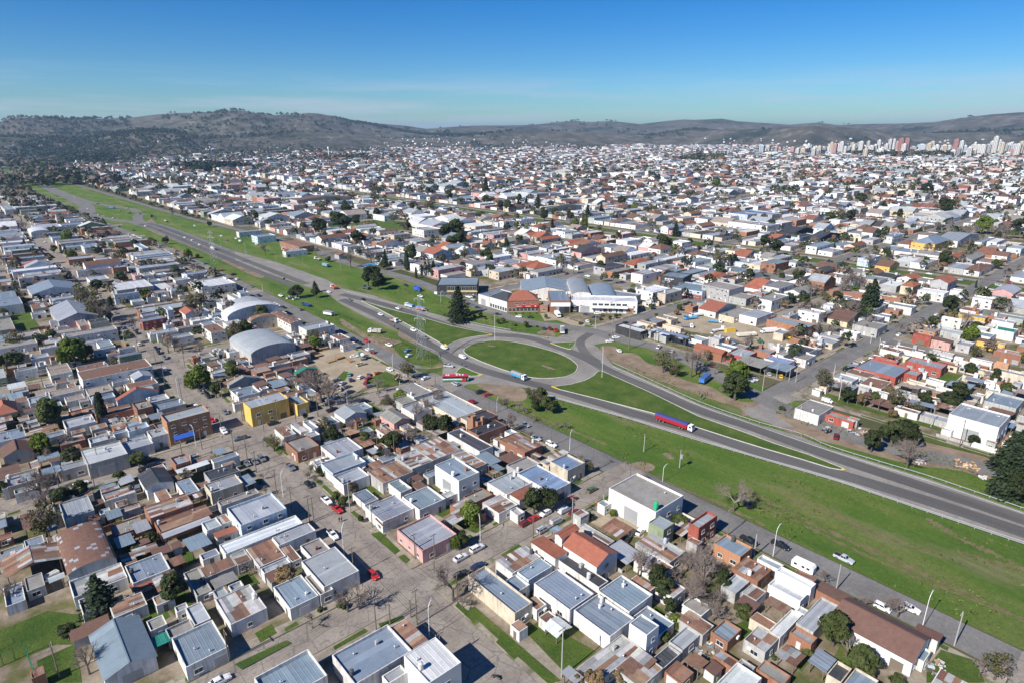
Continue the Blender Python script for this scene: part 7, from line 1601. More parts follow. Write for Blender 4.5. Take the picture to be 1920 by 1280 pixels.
POLES = 'z2 398 352 12 c;z2 200 402 8.5 w;z2 762 962 10 w;z2 540 992 9 w;z2 616 960 6 w;z2 728 922 5 w;z2 1550 1250 13 c;z2 1610 380 8 w;z2 752 602 8 w;z2 858 605 8 w;z2 1395 490 7 w;z4 1132 1075 9 c;z4 488 770 7.5 c;z4 40 590 7 c;z8 222 742 10 c;z8 1402 1082 11 w;z8 1232 962 8.5 c;z5 1282 478 12 w;z5 1145 605 11 w;z5 1692 838 12 w;z6 130 845 12 w;z6 652 812 9 w;z6 590 765 9 w;z6 168 1155 12 w;z6 225 1200 8 w;z6 500 860 9 w;z6 375 855 10 w;B 380 262 12.5 b;B 1880 560 9 c;B 1820 545 7 c;B 1705 530 7 c;B 1450 470 8 w;B 230 120 9 w;p 1207 846 6.8 c;p 1274 876 6.8 t;z8 460 790 7 w;z8 390 860 6.5 w;z8 445 915 6 c;z8 915 865 8 w;z1 325 1250 9 w;z1 1250 1160 8 w;z1 1690 400 9 w;z1 1510 250 9 w;z1 320 210 7 w;z1 1000 70 8 w;z5 1050 520 7 w;z5 785 530 9 w;z5 300 610 6 w;z5 970 140 9 w;z5 780 180 9 w;z5 1620 1050 9 w;z5 1540 690 8 w;z5 1400 1040 8 w;z7 400 405 10 w;z7 1055 425 9 c;z6 1065 1080 8 w;z6 1180 1080 7 w;z6 1465 620 7 w;z5 10 330 8 w;z3 95 400 8 c;z3 265 330 5 c;z3 1085 590 7 c;z8 1330 280 9 w;z8 1230 560 8 w'
polexy = []
for s in POLES.split(';'):
    q = s.split(); X, Y = WR(q[0], float(q[1]), float(q[2])); polexy.append((X,Y)); utility_pole(X, Y, float(q[3]), 'concrete_pole' if q[4] in 'ct' else 'wood', float(q[3]) >= 8, D(90 if abs((X-70)) < 20 or X > 145 else 0), .32 if q[4] == 'b' else .17, q[4] == 't')
# street runs of poles with wires strung between them
def run(axis, fixed, a0, a1, step, h=8.6, poles=True):
    pts = []; a = a0
    while a <= a1: pts.append((fixed, a) if axis == 'y' else (a, fixed)); a += step
    b = MB()
    for p, q in zip(pts, pts[1:]):
        for dy, hz in ((-.85,h-.2),(-.3,h-.2),(.3,h-.2),(.85,h-.2),(0,h-1.5)):
            n = 6; L = []
            for i in range(n+1):
                s = i/n; x, y = p[0]+(q[0]-p[0])*s, p[1]+(q[1]-p[1])*s; z = hz-.55*4*s*(1-s)+.13
                L.append((x+dy, y, z) if axis == 'y' else (x, y+dy, z))
            for u, v in zip(L, L[1:]): b.tube(u, v, .028, .028, 3)
    o = bpy.data.objects.new('power_cable', b.mesh('power_cable', 'cable')); link(o); mid = pts[len(pts)//2]; tag(o, 'power cable', None, 'overhead power cables', ('cable', axis, fixed, mid), h)
    if poles:
        for x, y in pts:
            if not any((x-u)**2+(y-v)**2 < 64 for u, v in polexy) and -20 < PX(x,y)[0] < 1940 and PX(x,y)[1] < 1300: utility_pole(x, y, h, 'wood', True, D(90) if axis == 'y' else 0, .14); polexy.append((x,y))
run('y', 60.2, 92, 560, 39); run('y', 74.4, 105, 230, 41.6); run('x', 110.6, -30, 148, 44.5); run('x', 125.6, 84, 147, 31.5); run('x', 224.2, -110, 60, 42.5); run('x', 239.2, -60, 62, 40.6); run('x', 337.4, -120, 62, 45.5); run('y', 149.2, 76, 220, 36); run('y', 162.2, 245, 700, 50.5, 9.5)
run('x', 110.9, 262, 560, 49.6); run('x', 247.6, 300, 540, 48); run('y', 383.2, 135, 560, 47); run('y', -35.2, 240, 700, 46); run('y', 552.6, 100, 560, 51)
# lattice pylon
def pylon(X, Y, h, label, r0=2.6, cat='lattice pylon', arms=((.62,3.4),(.78,4.2),(.93,3.0))):
    t = thing('lattice_pylon', cat, (X,Y,.05), D(20), label); legs = []
    lev = [0,.13,.25,.36,.46,.55,.63,.71,.79,.87,.94,1.0]; wz = lambda s: r0*(1-s)**.9*.85+r0*.16
    for k in range(4):
        b = MB(); a = math.pi/4+k*math.pi/2
        for s0, s1 in zip(lev, lev[1:]): b.tube((math.cos(a)*wz(s0),math.sin(a)*wz(s0),s0*h),(math.cos(a)*wz(s1),math.sin(a)*wz(s1),s1*h),.065,.055,4)
        obj('leg', b.mesh('leg', 'galvanised'), t)
    b = MB()
    for s0, s1 in zip(lev, lev[1:]):
        for k in range(4):
            a0, a1 = math.pi/4+k*math.pi/2, math.pi/4+(k+1)*math.pi/2; p = lambda s, a: (math.cos(a)*wz(s), math.sin(a)*wz(s), s*h)
            b.tube(p(s0,a0), p(s1,a1), .03, .03, 3); b.tube(p(s0,a1), p(s1,a0), .03, .03, 3); b.tube(p(s1,a0), p(s1,a1), .03, .03, 3)
    obj('lattice', b.mesh('lattice', 'galvanised'), t)
    for s, L in arms:
        for sg in (-1, 1): b = MB(); b.tube((0,sg*wz(s)*.7,s*h),(0,sg*L,s*h+.2),.08,.05,4); b.tube((.3,sg*wz(s)*.7,s*h+.9),(0,sg*L,s*h+.2),.06,.05,4); b.tube((-.3,sg*wz(s)*.7,s*h+.9),(0,sg*L,s*h+.2),.06,.05,4); obj('arm', b.mesh('arm', 'galvanised'), t); b = MB(); b.tube((0,sg*L,s*h+.15),(0,sg*L,s*h-1.2),.09,.09,6); obj('insulator', b.mesh('insulator', 'frame'), t)
pylon(*WR('C', 905, 790), 33, 'tall steel lattice pylon on the lawn left of the roundabout', 2.9); pylon(*WR('y5', 1610, 550), 30, 'steel lattice pylon on the verge further up the highway', 3.0)
# guard rails
def rail(name, pts, label, step=4.0, h=.75):
    P = smooth_poly([W(*q) for q in pts], 6, False); t = thing('guard_rail', 'guard rail', (*P[0], .05), 0, label); o0 = np.array(P[0]); V, F = [], []
    prof = [(0,h-.30),(.05,h-.24),(.0,h-.17),(.05,h-.10),(0,h-.02)]
    for i, p in enumerate(P):
        d = np.array(P[min(i+1,len(P)-1)])-np.array(P[max(i-1,0)]); d /= np.linalg.norm(d); nr = np.array([-d[1], d[0]]); q = np.array(p)-o0
        V += [(*(q+nr*u), z) for u, z in prof]+[(*(q+nr*(-.03)), h-.02), (*(q+nr*(-.03)), h-.30)]
        if i:
            k = 7; F += [((i-1)*k+j, (i-1)*k+(j+1)%k, i*k+(j+1)%k, i*k+j) for j in range(k)]
    obj('rail', mesh('rail', V, F, 'galvanised'), t); pm = shared('gp', lambda: (lambda b: (b.box(-.07,-.07,-.2,.07,.07,.72), b.mesh('post', 'concrete_pole'))[1])(MB())); acc = 0
    for a, b_ in zip(P, P[1:]):
        L = math.dist(a, b_); s = step-acc
        while s < L: obj('post', pm, t, (a[0]+(b_[0]-a[0])*s/L-o0[0], a[1]+(b_[1]-a[1])*s/L-o0[1], 0)); s += step
        acc = (acc+L) % step
rail('g', [(1148,681),(1204,706),(1308,753),(1412,789.5),(1500,814),(1555,837.5),(1650,867),(1744,895),(1920,955),(2000,981)], 'long steel guard rail along the upper edge of the highway'); rail('g', [(1004,738),(1082,759.5),(1180,787),(1290,821.5),(1400,854),(1555,899.5),(1650,931),(1744,963),(1920,1022),(2000,1048)], 'long steel guard rail along the lower edge of the highway'); rail('g', [(782,645),(800,652),(822,664),(824,672)], 'short guard rail beside the lattice pylon'); rail('g', [(866,602),(912,612),(957,620)], 'low white rail between the highway and the shrub bank')
# road signs
def sign(X, Y, h, w, hh, mat, label, rz, txt=None, posts=2):
    t = thing('road_sign', 'road sign', (X,Y,.05), rz, label); pm = shared(('sp',h), lambda: (lambda b: (b.tube((0,0,0),(0,0,h),.05,.05,6), b.mesh('post', 'galvanised'))[1])(MB()))
    for y in ((-w*.35, w*.35) if posts == 2 else (0,)): obj('post', pm, t, (0,y,0))
    b = MB(); b.box(.055,-w/2,h-hh,.09,w/2,h); pl = obj('panel', b.mesh('panel', mat), t)
    if txt == 'arrows':
        b = MB()
        for y in (-.7,.1): b.box(.092,y,h-hh*.75,.1,y+.16,h-hh*.25); b.box(.092,y-.2,h-hh*.45,.1,y+.36,h-hh*.33)
        obj('sign_marking', b.mesh('sign_marking', 'white_paint'), pl)
sign(*WR('B',1032,715), 2.6, 3.0, 1.5, 'sign_green', 'green road sign with white arrows beside the upper guard rail', D(-75), 'arrows'); sign(*WR('A',1330,262), 1.8, 1.6, .9, 'sign_green', 'small green sign on the triangular island', D(-110), 'arrows'); sign(*WR('z8',455,1018), 2.0, .8, .8, 'yellow', 'yellow diamond warning sign by the guard rail', D(-90), None, 1); sign(*WR('A',248,475), 2.4, 2.4, .8, 'galvanised', 'grey-backed sign board at the tip of the lower island', D(120)); sign(*WR('C',600,470), 2.6, 2.4, 1.2, 'dark', 'dark-backed sign board on the shoulder of the highway', D(140)); sign(*WR('B',385,890), 2.0, 1.2, .8, 'galvanised', 'small grey-backed sign at the lower edge of the highway', D(100)); sign(*WR('y6',345,620), 2.6, 2.6, 1.3, 'dark', 'dark sign board beside the far carriageway', D(120)); sign(*WR('n',680,860), 2.6, 2.4, 1.5, 'white_paint', 'pale blue-white company sign in the hedge corner', D(-50)); sign(*WR('y6',95,440), 2.6, 3, 1.4, 'white_paint', 'white sign board on the far grassy bank', D(-70)); sign(*WR('y6',30,400), 2.2, 2, 1.2, 'white_paint', 'round-topped white board further up the bank', D(-70), None, 1)
# garden walls between the lots of the nearer blocks
gw = []; rg_ = random.Random(12)
def wall_free(x0, y0, x1, y1):
    return gfree(x0, y0, x1, y1, .02) and not any(inpoly(P_, (x0+x1)/2, (y0+y1)/2) for P_ in LAWNP[:0])
for b_ in BLOCKS:
    x0, x1, y0, y1, far = b_
    if far > 420: continue
    y = y0+rg_.uniform(8,12)
    while y < y1-6:
        x = x0+3.1
        while x < x1-6:
            L = rg_.uniform(8,16)
            if x+L < x1-3 and wall_free(x, y-.09, x+L, y+.09): gw.append((x, y, L, 0, far)); 
            x += L+.02
        y += rg_.uniform(8.5,12.5)
    for x in ((x0+x1)/2+rg_.uniform(-4,4),) if far < 335 and x0 < 150 else (x0+3.2, (x0+x1)/2+rg_.uniform(-4,4), x1-3.2):
        y = y0+3.3
        while y < y1-8:
            L = rg_.uniform(6,12)
            if rg_.random() < .7 and y+L < y1-3 and wall_free(x-.09, y, x+.09, y+L): gw.append((x, y, L, 1, far))
            y += L+.3
gw = [g for g in gw if 0 < PX(g[0],g[1])[0] < 1920 and PX(g[0],g[1])[1] < 1290]; gw.sort(key=lambda g: g[4])
for x, y, L, v, far in gw[:290]:
    c = rg_.choice('WWGGCB'); h = rg_.uniform(1.5,2.3) if v == 0 else rg_.uniform(.9,2.1); t = thing('garden_wall', 'garden wall', (x,y,.1), D(90)*v, None, 'garden walls between the plots', ('gwall', c, h), 1); b = MB(); b.box(0,-.09,0,L,.09,h); obj('wall', b.mesh('wall', 'wall' if c != 'B' else 'brick'), t, col=jit(WALLC[c],.1))
    pm_ = shared('pier', lambda: (lambda b: (b.box(-.15,-.12,0,.15,.12,1), b.mesh('pier', 'wall'))[1])(MB()))
    for i in range(int(L/3.2)+1): obj('pier', pm_, t, (min(L-.15,i*3.2+.15),0,0), col=jit(WALLC[c],.15), scale=(1,1,h+.12))
print('garden walls', len(gw))
# towers of the far centre
TOW = '300 300 14 W 46;318 301 10 G 42;470 302 13 C 60;455 300 9 W 40;495 303 12 P 58;520 300 16 W 44;545 301 12 W 62;575 302 9 W 40;600 301 12 G 34;640 299 12 W 40;690 302 13 W 66;745 298 9 C 54;770 301 16 W 40;800 300 14 W 44;825 298 12 W 60;880 302 12 W 52;905 300 13 W 70;935 297 12 W 62;960 298 10 P 56;990 299 15 R 74;1030 298 15 R 70;1012 304 16 W 58;1090 300 20 G 32;1150 299 24 U 42;1200 300 14 C 50;1225 298 12 C 54;1260 301 16 W 44;1310 300 14 W 40;1350 301 14 W 42;1395 305 13 R 84;1437 306 15 W 80;1470 300 10 W 38;1540 300 20 W 46;1570 302 16 W 48;1600 304 18 W 54;1640 303 14 G 52;1665 300 10 W 60;1690 303 17 W 92;1720 302 10 W 72;1745 303 14 C 62;1775 301 12 G 44;1800 300 16 W 52;1835 305 15 U 60;1860 307 17 W 66;1885 305 14 C 74;1905 303 12 W 60;220 303 12 W 34;260 302 20 C 30;380 304 14 Y 46;355 303 10 W 44;60 302 10 K 40;180 301 12 P 34;1120 304 20 C 28;840 305 22 W 34;1500 306 30 W 30;725 311 12 C 52'
for s in TOW.split(';'):
    q = s.split(); px = 1440+float(q[0])/4; py = float(q[1])-12; X, Y = W(px, py); d = PX(X,Y)[2]; w = float(q[2])/2.0*d/FPX; h = float(q[4])/4*d/FPX*1.4; c = dict(K='G', Y='C').get(q[3], q[3]); z0 = terrain(X, Y)
    t = thing('apartment_tower', 'apartment tower', (X,Y,z0), 0, None, 'towers of the distant centre', ('tower', c, h, w), h*.6); dp = w*random.uniform(.8,1.3); b = MB(); b.box(-w/2,-dp/2,-2,w/2,dp/2,h); b.box(-w*.2,-dp*.2,h+.002,w*.25,dp*.25,h+random.uniform(2.5,5)); obj('wall', b.mesh('wall', 'wall'), t, col=jit((.42,.2,.17) if c == 'R' else WALLC[c],.06)); b = MB(); fl_ = int(h/3)
    nb = max(2, int(w/5))
    for f in range(1, fl_):
        z = f*h/fl_
        for i in range(nb):
            u = -w/2+w*(i+.5)/nb; q_ = w/nb*.3; b.add([(u-q_,-dp/2-.05,z),(u+q_,-dp/2-.05,z),(u+q_,-dp/2-.05,z+1.5),(u-q_,-dp/2-.05,z+1.5)], [(0,1,2,3)])
        m_ = max(2, int(dp/6))
        for i in range(m_): u = -dp/2+dp*(i+.5)/m_; q_ = dp/m_*.3; b.add([(-w/2-.05,u-q_,z),(-w/2-.05,u+q_,z),(-w/2-.05,u+q_,z+1.5),(-w/2-.05,u-q_,z+1.5)], [(3,2,1,0)])
    obj('window', b.mesh('window', 'glass'), t)
# mast among the far roofs, antenna masts on the hill, church by the park
for _ in range(34):
    px = 1400+random.random()*540; X, Y = W(px, random.uniform(282, 296)); d = PX(X,Y)[2]; w, h = random.uniform(12,24), random.uniform(22,46); c = random.choice('WWCGPUCG')
    t = thing('apartment_tower', 'apartment tower', (X,Y,terrain(X,Y)), 0, None, 'towers of the distant centre', ('tower', c, h, w), h*.6); dp = w*random.uniform(.8,1.3); b = MB(); b.box(-w/2,-dp/2,-2,w/2,dp/2,h); b.box(-w*.2,-dp*.2,h+.002,w*.25,dp*.25,h+random.uniform(2.5,5)); obj('wall', b.mesh('wall', 'wall'), t, col=jit(WALLC[c],.06)); b = MB()
    for f in range(1, int(h/3)): z = f*3.0; b.box(-w*.42,-dp/2-.06,z,w*.42,-dp/2-.003,z+1.3); b.box(-w/2-.06,-dp*.42,z,-w/2-.003,dp*.42,z+1.3)
    obj('window', b.mesh('window', 'glass'), t)
X, Y = W(617, 297); t = thing('water_tower', 'water tower', (X,Y,0), 0, 'slim white water tower rising above the far roofs'); b = MB(); b.tube((0,0,0),(0,0,38),2.2,1.8,10); obj('shaft', b.mesh('shaft', 'white_paint'), t); b = MB(); b.tube((0,0,38),(0,0,46),4,4,12); obj('tank', b.mesh('tank', 'white_paint'), t)
def hall(reg, xl, yl, xr, yr, depth, h, rc, wc, fl, label): cx, cy, w, a = rot_rect(reg, xl, yl, xr, yr, depth); house(cx-w/2, cy-depth/2, cx+w/2, cy+depth/2, h, rc, wc, fl, label, rz=a, cat='building', name='hall')
# pool by the big house
P_ = ccw([WR('y6',880,508),WR('y6',990,488),WR('y6',1010,498),WR('y6',905,522)]); b = MB(); b.prism(P_, .02, .2); t = thing('swimming_pool', 'swimming pool', (0,0,0), 0, 'bright blue swimming pool by the far frontage road'); obj('basin', b.mesh('basin', 'kerb'), t); c_ = np.mean(P_, axis=0); b = MB(); b.add([(*(c_+(np.array(p)-c_)*.9), .21) for p in P_], [(0,1,2,3)]); mw, n_, l_, bs = nodes('water'); bs.inputs['Base Color'].default_value = (.03,.22,.5,1); bs.inputs['Roughness'].default_value = .08; obj('water', b.mesh('water', 'water'), t)
# fascia and letters on the brick shop
def find(label): return next(o for o in bpy.data.objects if o.get('label') == label)
def size(o): ch = [c for c in o.children if c.name.startswith('wall')][0]; return ch.dimensions if ch.dimensions[0] else None
def text(par, s, size_, x, y, z, mat, rz=0.0):
    cu = bpy.data.curves.new('lettering', 'FONT'); cu.body = s; cu.size = size_; cu.extrude = .02; cu.align_x = 'CENTER'; cu.resolution_u = 2; o = bpy.data.objects.new('lettering', cu); bpy.context.view_layer.update(); COL.objects.link(o)
    dg = bpy.context.evaluated_depsgraph_get(); me = bpy.data.meshes.new_from_object(o.evaluated_get(dg)); bpy.data.objects.remove(o); me.materials.clear(); me.materials.append(MATS[mat]); return obj('lettering', me, par, (x,y,z), 0, rot=(math.pi/2, 0, rz))
def askew_dims(label):
    for r in recs:
        if r[8] == label: return r[2]-r[0], r[3]-r[1], r[4]
lab = 'brick shop with hipped red roof and long red fascia sign'; sh = find(lab); w, d, h = askew_dims(lab)
b = MB(); b.box(-w*.26,-d/2-.6,3.3,w*.49,-d/2-.01,4.7); fa = obj('fascia', b.mesh('fascia', 'sign_red'), sh); text(fa, 'POXC', 1.25, -w*.15, -d/2-.63, 3.55, 'white_paint'); b = MB(); b.box(w*.06,-d/2-.64,3.9,w*.24,-d/2-.605,4.15); b.box(w*.36,-d/2-.64,3.75,w*.41,-d/2-.605,4.3); obj('lettering', b.mesh('lettering', 'white_paint'), fa)
for u in (-.22,.02,.3): put_window(sh, w*u, -d/2-.003, 5.9, 0, 2.4, 1.2)
lab = 'long white company front with a row of upper windows'; sh = find(lab); w, d, h = askew_dims(lab)
b = MB(); b.box(-w*.5,-d/2-.05,.1,-w*.38,-d/2-.003,4.2); obj('gateway', b.mesh('gateway', 'dark'), sh); b = MB(); b.box(-w*.36,-d/2-.06,.1,-w*.22,-d/2-.003,4.3); obj('gate', b.mesh('gate', 'galvanised'), sh); b = MB(); b.box(-w*.2,-d/2-2.2,3.7,w*.36,-d/2-.003,4.5); obj('canopy', b.mesh('canopy', 'white_paint'), sh); b = MB(); b.box(w*.34,-d/2-.06,.1,w*.45,-d/2-.003,3.6); obj('brick_panel', b.mesh('brick_panel', 'brick'), sh, col=WALLC['B'])
for i in range(6): put_window(sh, w*(-.14+i*.09), -d/2-.003, 5.6, 0, 3.0, 1.5)
for i in range(4): put_window(sh, w*(.02+i*.08), -d/2-.003, 1.9, 0, 2.4, 2.4)
lab = 'brick garage front with broad white fascia beside the vaulted halls'; sh = find(lab); w, d, h = askew_dims(lab); b = MB(); b.box(-w*.46,-d/2-.3,4.4,w*.5,-d/2-.003,6.9); obj('fascia', b.mesh('fascia', 'white_paint'), sh); b = MB(); b.box(-w*.05,-d/2-.06,.1,w*.45,-d/2-.004,4.0); obj('gateway', b.mesh('gateway', 'dark'), sh)
lab = 'black two-storey showroom with white wall lettering'; sh = find(lab); w, d, h = askew_dims(lab); b = MB(); [b.box(-w*.3+i*1.15,-d/2-.06,h-2.6+.25*(i % 2),-w*.3+i*1.15+.8,-d/2-.004,h-1.5) for i in range(6)]; b.box(-w*.3,-d/2-.06,h-3.3,-w*.3+4,-d/2-.004,h-3.1); obj('lettering', b.mesh('lettering', 'white_paint'), sh)
lab = 'black glass showroom with a yellow band round its front'; sh = find(lab); w, d, h = askew_dims(lab); b = MB(); b.box(-w*.25,-d/2-.25,2.9,w*.5+.25,-d/2-.004,3.7); b.box(w*.5+.004,-d/2-.25,2.9,w*.5+.25,d*.3,3.7); obj('fascia_band', b.mesh('fascia_band', 'yellow'), sh)
for i in range(8): put_window(sh, w*(-.2+i*.09), -d/2-.003, 5.3, 0, 2.6, 2.6)
lab = 'pale blue workshop with a brick-red lower front'; sh = find(lab); w, d, h = askew_dims(lab); b = MB(); b.box(-w*.1,-d/2-.2,.1,w*.49,-d/2-.003,2.9); obj('brick_panel', b.mesh('brick_panel', 'brick'), sh, col=WALLC['R'])
for i in range(4): put_window(sh, w*(0+i*.12), -d/2-.205, 1.9, 0, 1.8, 1.2)
lab = 'tall windowless grey block with a cut-out terrace beside the truck yard'; sh = find(lab); w, d, h = askew_dims(lab)
lab = 'large white two-storey warehouse with ribbed grey roof beside the grass verge'; sh = find(lab); sd = [c for c in sh.children if c.name.startswith('wall')][0]
r = next(r for r in recs if r[8] == lab); w, d = r[2]-r[0], r[3]-r[1]; o = obj('water_tank', m_tank(), sh, (-w*.36,-d*.42,7.3), col=(.02,.42,.2), scale=1.2)
lab = 'tall white warehouse with a big roller door beside the service road'; sh = find(lab); r = next(r for r in recs if r[8] == lab); w, d = r[2]-r[0], r[3]-r[1]; b = MB()
for u, v in ((-.3,-.3),(-.3,.3),(.3,-.3),(.3,.3)): b.box(w*u-.8,d*v-.5,7.9,w*u+.8,d*v+.5,8.12)
obj('skylight', b.mesh('skylight', 'white_paint'), sh)
lab = 'orange-brown three-storey corner block with a blue shop awning'; sh = find(lab); r = next(r for r in recs if r[8] == lab); w, d = r[2]-r[0], r[3]-r[1]; b = MB(); m_plain('awning', (.03,.10,.42), .6); b.add([(-w*.42,-d/2-.004,3.6),(w*.05,-d/2-.004,3.6),(w*.05,-d/2-2.2,2.7),(-w*.42,-d/2-2.2,2.7),(-w*.42,-d/2-.004,3.5),(w*.05,-d/2-.004,3.5),(w*.05,-d/2-2.2,2.6),(-w*.42,-d/2-2.2,2.6)], [(3,2,1,0),(4,5,6,7),(3,7,6,2),(0,3,7,4)[::-1],(1,2,6,5)]); obj('awning', b.mesh('awning', 'awning'), sh)
lab = 'dark slate-roofed brick house with tall brick chimneys'; sh = find(lab); r = next(r for r in recs if r[8] == lab); w, d = r[2]-r[0], r[3]-r[1]; b = MB(); b.box(-w*.62,-d*.3,0,-w*.62+1.8,-d*.3+1.4,8.6); b.box(-w*.3,-d*.56,0,-w*.3+1.2,-d*.56+1.2,8.0); obj('chimney', b.mesh('chimney', 'brick'), sh, col=(.36,.2,.13))
# tall chain-link ball court fence at the bottom left
t = thing('court_fence', 'mesh fence', (*WR('k',270,800),0), 0, 'tall green mesh fence round the playing court at lower left'); o0 = WR('k',270,800); pm = shared('fp', lambda: (lambda b: (b.tube((0,0,0),(0,0,4.2),.06,.06,6), b.mesh('post', 'sign_green'))[1])(MB()))
pts = [WR('k',270,1000,0),WR('k',330,1160,0),WR('k',400,1340,0)]; pts2 = [WR('k',270,1000,0),WR('k',-80,1160,0)]
b = MB()
for line in (pts, pts2):
    for p, q in zip(line, line[1:]):
        n = int(math.dist(p,q)/2.5)+1
        for i in range(n+1):
            s = i/n; obj('post', pm, t, (p[0]+(q[0]-p[0])*s-o0[0], p[1]+(q[1]-p[1])*s-o0[1], 0))
        for k in range(int(4.0/.25)): z = .15+k*.25; b.tube((p[0]-o0[0],p[1]-o0[1],z),(q[0]-o0[0],q[1]-o0[1],z),.012,.012,3)
obj('netting', b.mesh('netting', 'sign_green'), t)
# scrap, rubble and bulky waste
for rg, x, y, n, s, lab in [('z3',830,1130,60,4.5,'heap of scrap metal, pipes and planks in a back yard'),('z4',790,1140,24,2.2,'pile of household clutter on the patio'),('z8',800,990,40,3.5,'heap of scrap machinery beside the bungalow'),('z5',880,820,40,4,'rubble and tin sheets in a collapsed yard'),('z1',770,530,36,3,'pale rubble heap between brick walls'),('z8',1180,1170,14,2.2,'pale broken slabs by the bare tree'),('z4',1290,160,8,1.4,'white rubbish bags at the soil edge'),('z8',1450,1190,30,4,'orange wood chips and debris strewn on soil'),('t',1620,560,50,5,'scrap vehicles and iron parts at the yard corner'),('z4',1010,1180,26,3,'pieces of timber and junk along the side wall'),('z6',1230,600,24,4,'furniture and junk stored on a flat roof'),('z1',100,800,26,3,'dark tyres and scrap under the fence wall')]:
    X, Y = WR(rg, x, y, .3); t = thing('scrap_heap', 'scrap heap', (X,Y,.12), random.random(), lab, None); pal = [(.35,.2,.13),(.5,.5,.5),(.12,.12,.13),(.6,.58,.55),(.25,.16,.1),(.2,.27,.35)]
    if 'white' in lab or 'pale' in lab: pal = [(.7,.7,.68),(.6,.58,.54)]
    if 'orange' in lab: pal = [(.6,.38,.18),(.5,.3,.15),(.66,.55,.4)]
    if 'roof' in lab: t.location.z = 4.4
    bm_ = shared('junk', lambda: (lambda b: (b.box(-.5,-.5,0,.5,.5,1), b.mesh('debris', 'matte'))[1])(MB()))
    for i in range(n):
        a, k = random.uniform(0,6.28), s*random.random()**.6; obj('debris', bm_, t, (math.cos(a)*k, math.sin(a)*k, random.uniform(0,.3)), col=jit(random.choice(pal),.2), scale=(random.uniform(.2,1.6), random.uniform(.15,.7), random.uniform(.08,.6)), rot=(random.uniform(-.4,.4), random.uniform(-.4,.4), random.uniform(0,3.1)))
# ------------------------------------------------------------------ labels
LM = [('the roundabout',975,672),('the yellow corner building',500,775),('the orange-brown three-storey block',350,820),('the grey arched hall',490,655),('the white two-storey warehouse',1210,945),('the red tiled gabled house',1120,1020),('the pink corner house',795,1010),('the long rusty vaulted hall',165,1020),('the tall white warehouse',1830,795),('the near lattice pylon',790,650),('the near crossing',790,1085),('the brown tiled long house',1650,1185),('the lower left lawn conifer',185,1110),('the caravan',1508,1060),('the bus',855,700),('the red semi-trailer lorry',1265,785),('the timber yard',640,660),('the truck yard',1400,610),('the white company front',1140,575),('the red-signed brick shop',985,570),('the tall grey block',1350,560),('the black glass showroom',850,535),('the swimming pool',710,495),('the blue house with white gables',815,480),('the far roundabout',213,397),('the wide school-like hall',130,590),('the bright willow',135,655),('the highway bungalow',1520,770),('the white house with blue-grey roof',855,890),('the dark slate-roofed house',890,805),('the bottom edge corner house',790,1240),('the cream corner house',910,1110),('the slim white tower house',1205,1175),('the scrap yard trees',640,760),('the twin conifers',695,520),('the green park',770,425),('the grassy avenue',1460,470),('the open white-pillar garages',1420,690),('the red-walled houses',1680,690),('the striped-roof white house',450,1150),('the rubble yard',245,790),('the blue-roofed corner house',1060,870),('the green street-corner house',240,670),('the junction of dirt tracks',1450,745),('the hip-roofed left house',10,770),('the far brick yard',540,455),('the big light-roofed sheds',500,580),('the black warehouse',510,395),('the long white school wing',1060,395),('the dark twin sheds',1520,440),('the yellow-walled school',1740,450),('the orange-brick house',1325,1030),('the thicket',1300,1100),('the two-tone shed',195,840),('the far left street',60,450),('the avenue crossing',1830,540),('the far wooded strip',1250,400),('the far left warehouses',60,390),('the far right trees',1780,385),('the distant centre',1690,285),('the left end of the distant towers',1490,280),('the right end of the distant towers',1890,280)]
def base_desc(o, d):
    k = d[0] if isinstance(d, tuple) else d; c = ''
    if isinstance(d, str): return d
    if k == 'tree':
        r = d[2]; s = 'large ' if r > 4.6 else 'small ' if r < 2.2 and d[1] != 's' else ''; return s+TREEW[d[1]]
    if k == 'car': return PNAME[d[2]]+' '+CNAME[d[1]]
    if k == 'lamp': return ('tall ' if d[2] > 11 else '')+('white' if d[1] == 'white_paint' else 'grey')+' street lamp'
    if k == 'pole': return ('tall ' if d[2] > 9.5 else 'short ' if d[2] < 7.5 else '')+('wooden' if d[1] == 'wood' else 'concrete')+' utility pole'
    if k == 'cable': return 'overhead wires strung along a street'
    if k == 'gwall': return ('low ' if d[2] < 1.4 else '')+WALLW[d[1]]+' garden wall'
    if k == 'tower': return ('tall ' if d[2] > 38 else 'squat ')+WALLW[d[1]]+' apartment tower'
    if k == 'truck': return 'lorry'
    rc, wc, fl, area, h = d; n = o.name.split('.')[0]
    kind = {'shed':'shed','warehouse':'hall'}.get(n, 'house')
    if 'o' in fl: return 'open shed with '+ROOFW[rc]
    sz = 'small ' if area < 60 and kind == 'house' else 'two-storey ' if h > 5.8 and kind == 'house' else ''
    return sz+WALLW[wc]+' '+kind+' with '+ROOFW[rc]
def relation(px, py):
    best = min(LM, key=lambda l: math.hypot(l[1]-px, (l[2]-py)*1.6)); dx, dy = px-best[1], (py-best[2])*1.6; dist = math.hypot(dx, dy)
    near = 'just ' if dist < 45 else ''
    if dist > 190: near = 'well '
    if abs(dx) > abs(dy): return near+('right of ' if dx > 0 else 'left of ')+best[0]
    return near+('below ' if dy > 0 else 'above ')+best[0]
groups = {}
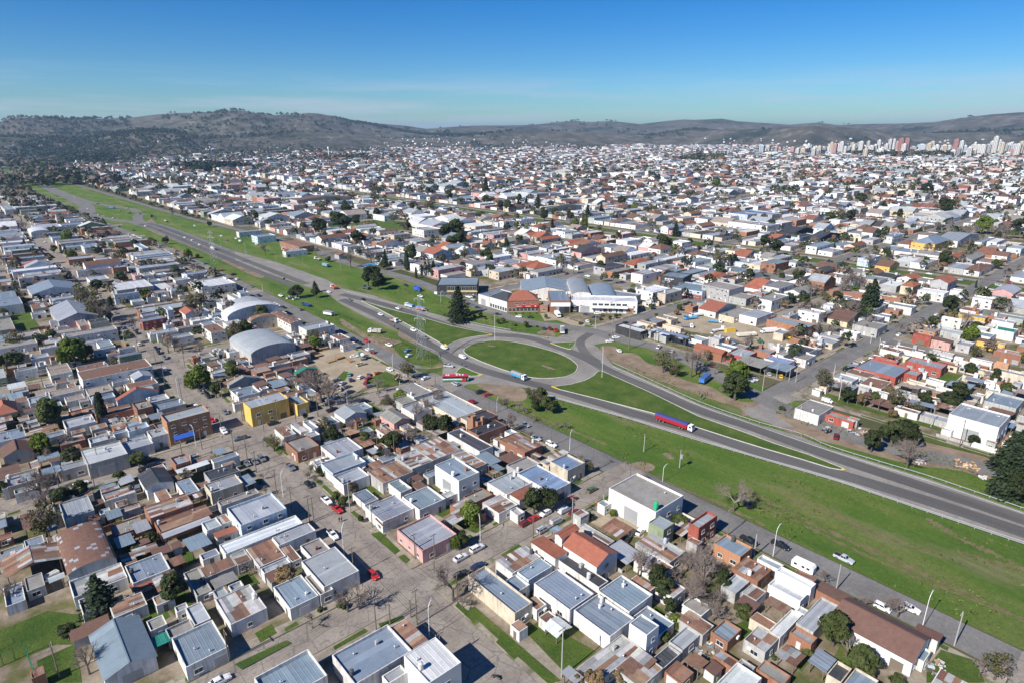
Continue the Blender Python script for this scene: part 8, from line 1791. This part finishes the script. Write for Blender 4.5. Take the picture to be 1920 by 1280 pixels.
for o, d, h in THINGS:
    if o.get('label'): continue
    mw = o.location
    if isinstance(d, tuple) and d[0] == 'cable': px, py, _ = PX(d[3][0], d[3][1], 8)
    else: px, py, _ = PX(mw[0], mw[1], mw[2]+h*.5)
    groups.setdefault((base_desc(o, d), relation(px, py)), []).append((px, py, o))
ORD = ['first','second','third','fourth','fifth','sixth','seventh','eighth','ninth','tenth','eleventh','twelfth','thirteenth','fourteenth','fifteenth','sixteenth','seventeenth','eighteenth','nineteenth','twentieth']
for (bd, rel), L in groups.items():
    if len(L) == 1: L[0][2]['label'] = bd+', '+rel; continue
    L.sort(key=lambda t: t[0]); n = len(L); NUM = ['','one','two','three','four','five','six','seven','eight','nine','ten','eleven','twelve','thirteen','fourteen','fifteen','sixteen','seventeen','eighteen','nineteen','twenty']
    for i, (px, py, o) in enumerate(L):
        w_ = ('leftmost of two' if i == 0 else 'rightmost of two') if n == 2 else ('leftmost of '+NUM[min(n,20)] if i == 0 else 'rightmost of '+NUM[min(n,20)] if i == n-1 else ORD[min(i,19)]+' of '+NUM[min(n,20)]+' from left')
        lb = bd+', '+rel+', '+w_
        if len(lb.split()) > 16: lb = lb.replace(', just ', ', ').replace(', well ', ', ').replace(' from left', '')
        if len(lb.split()) > 16: lb = lb.replace(' with ', ', ').replace('the ', '')
        o['label'] = lb
# ------------------------------------------------------------------ the air
zt = float(HZ.max())+40; b = MB(); b.box(-R0-20,-R0-20,-12,R0+20,R0+20,zt); hz = struct('haze', mesh('haze', b.V, b.F, []), 'stuff')
hm_ = bpy.data.materials.new('haze'); hm_.use_nodes = True; n, l = hm_.node_tree.nodes, hm_.node_tree.links; n.remove(n['Principled BSDF']); pvn = n.new('ShaderNodeVolumePrincipled')
pvn.inputs['Color'].default_value = (0.52,0.76,1.0,1); pvn.inputs['Density'].default_value = 5.0e-5; pvn.inputs['Anisotropy'].default_value = 0.2; l.new(pvn.outputs[0], n['Material Output'].inputs['Volume']); hz.data.materials.append(hm_)
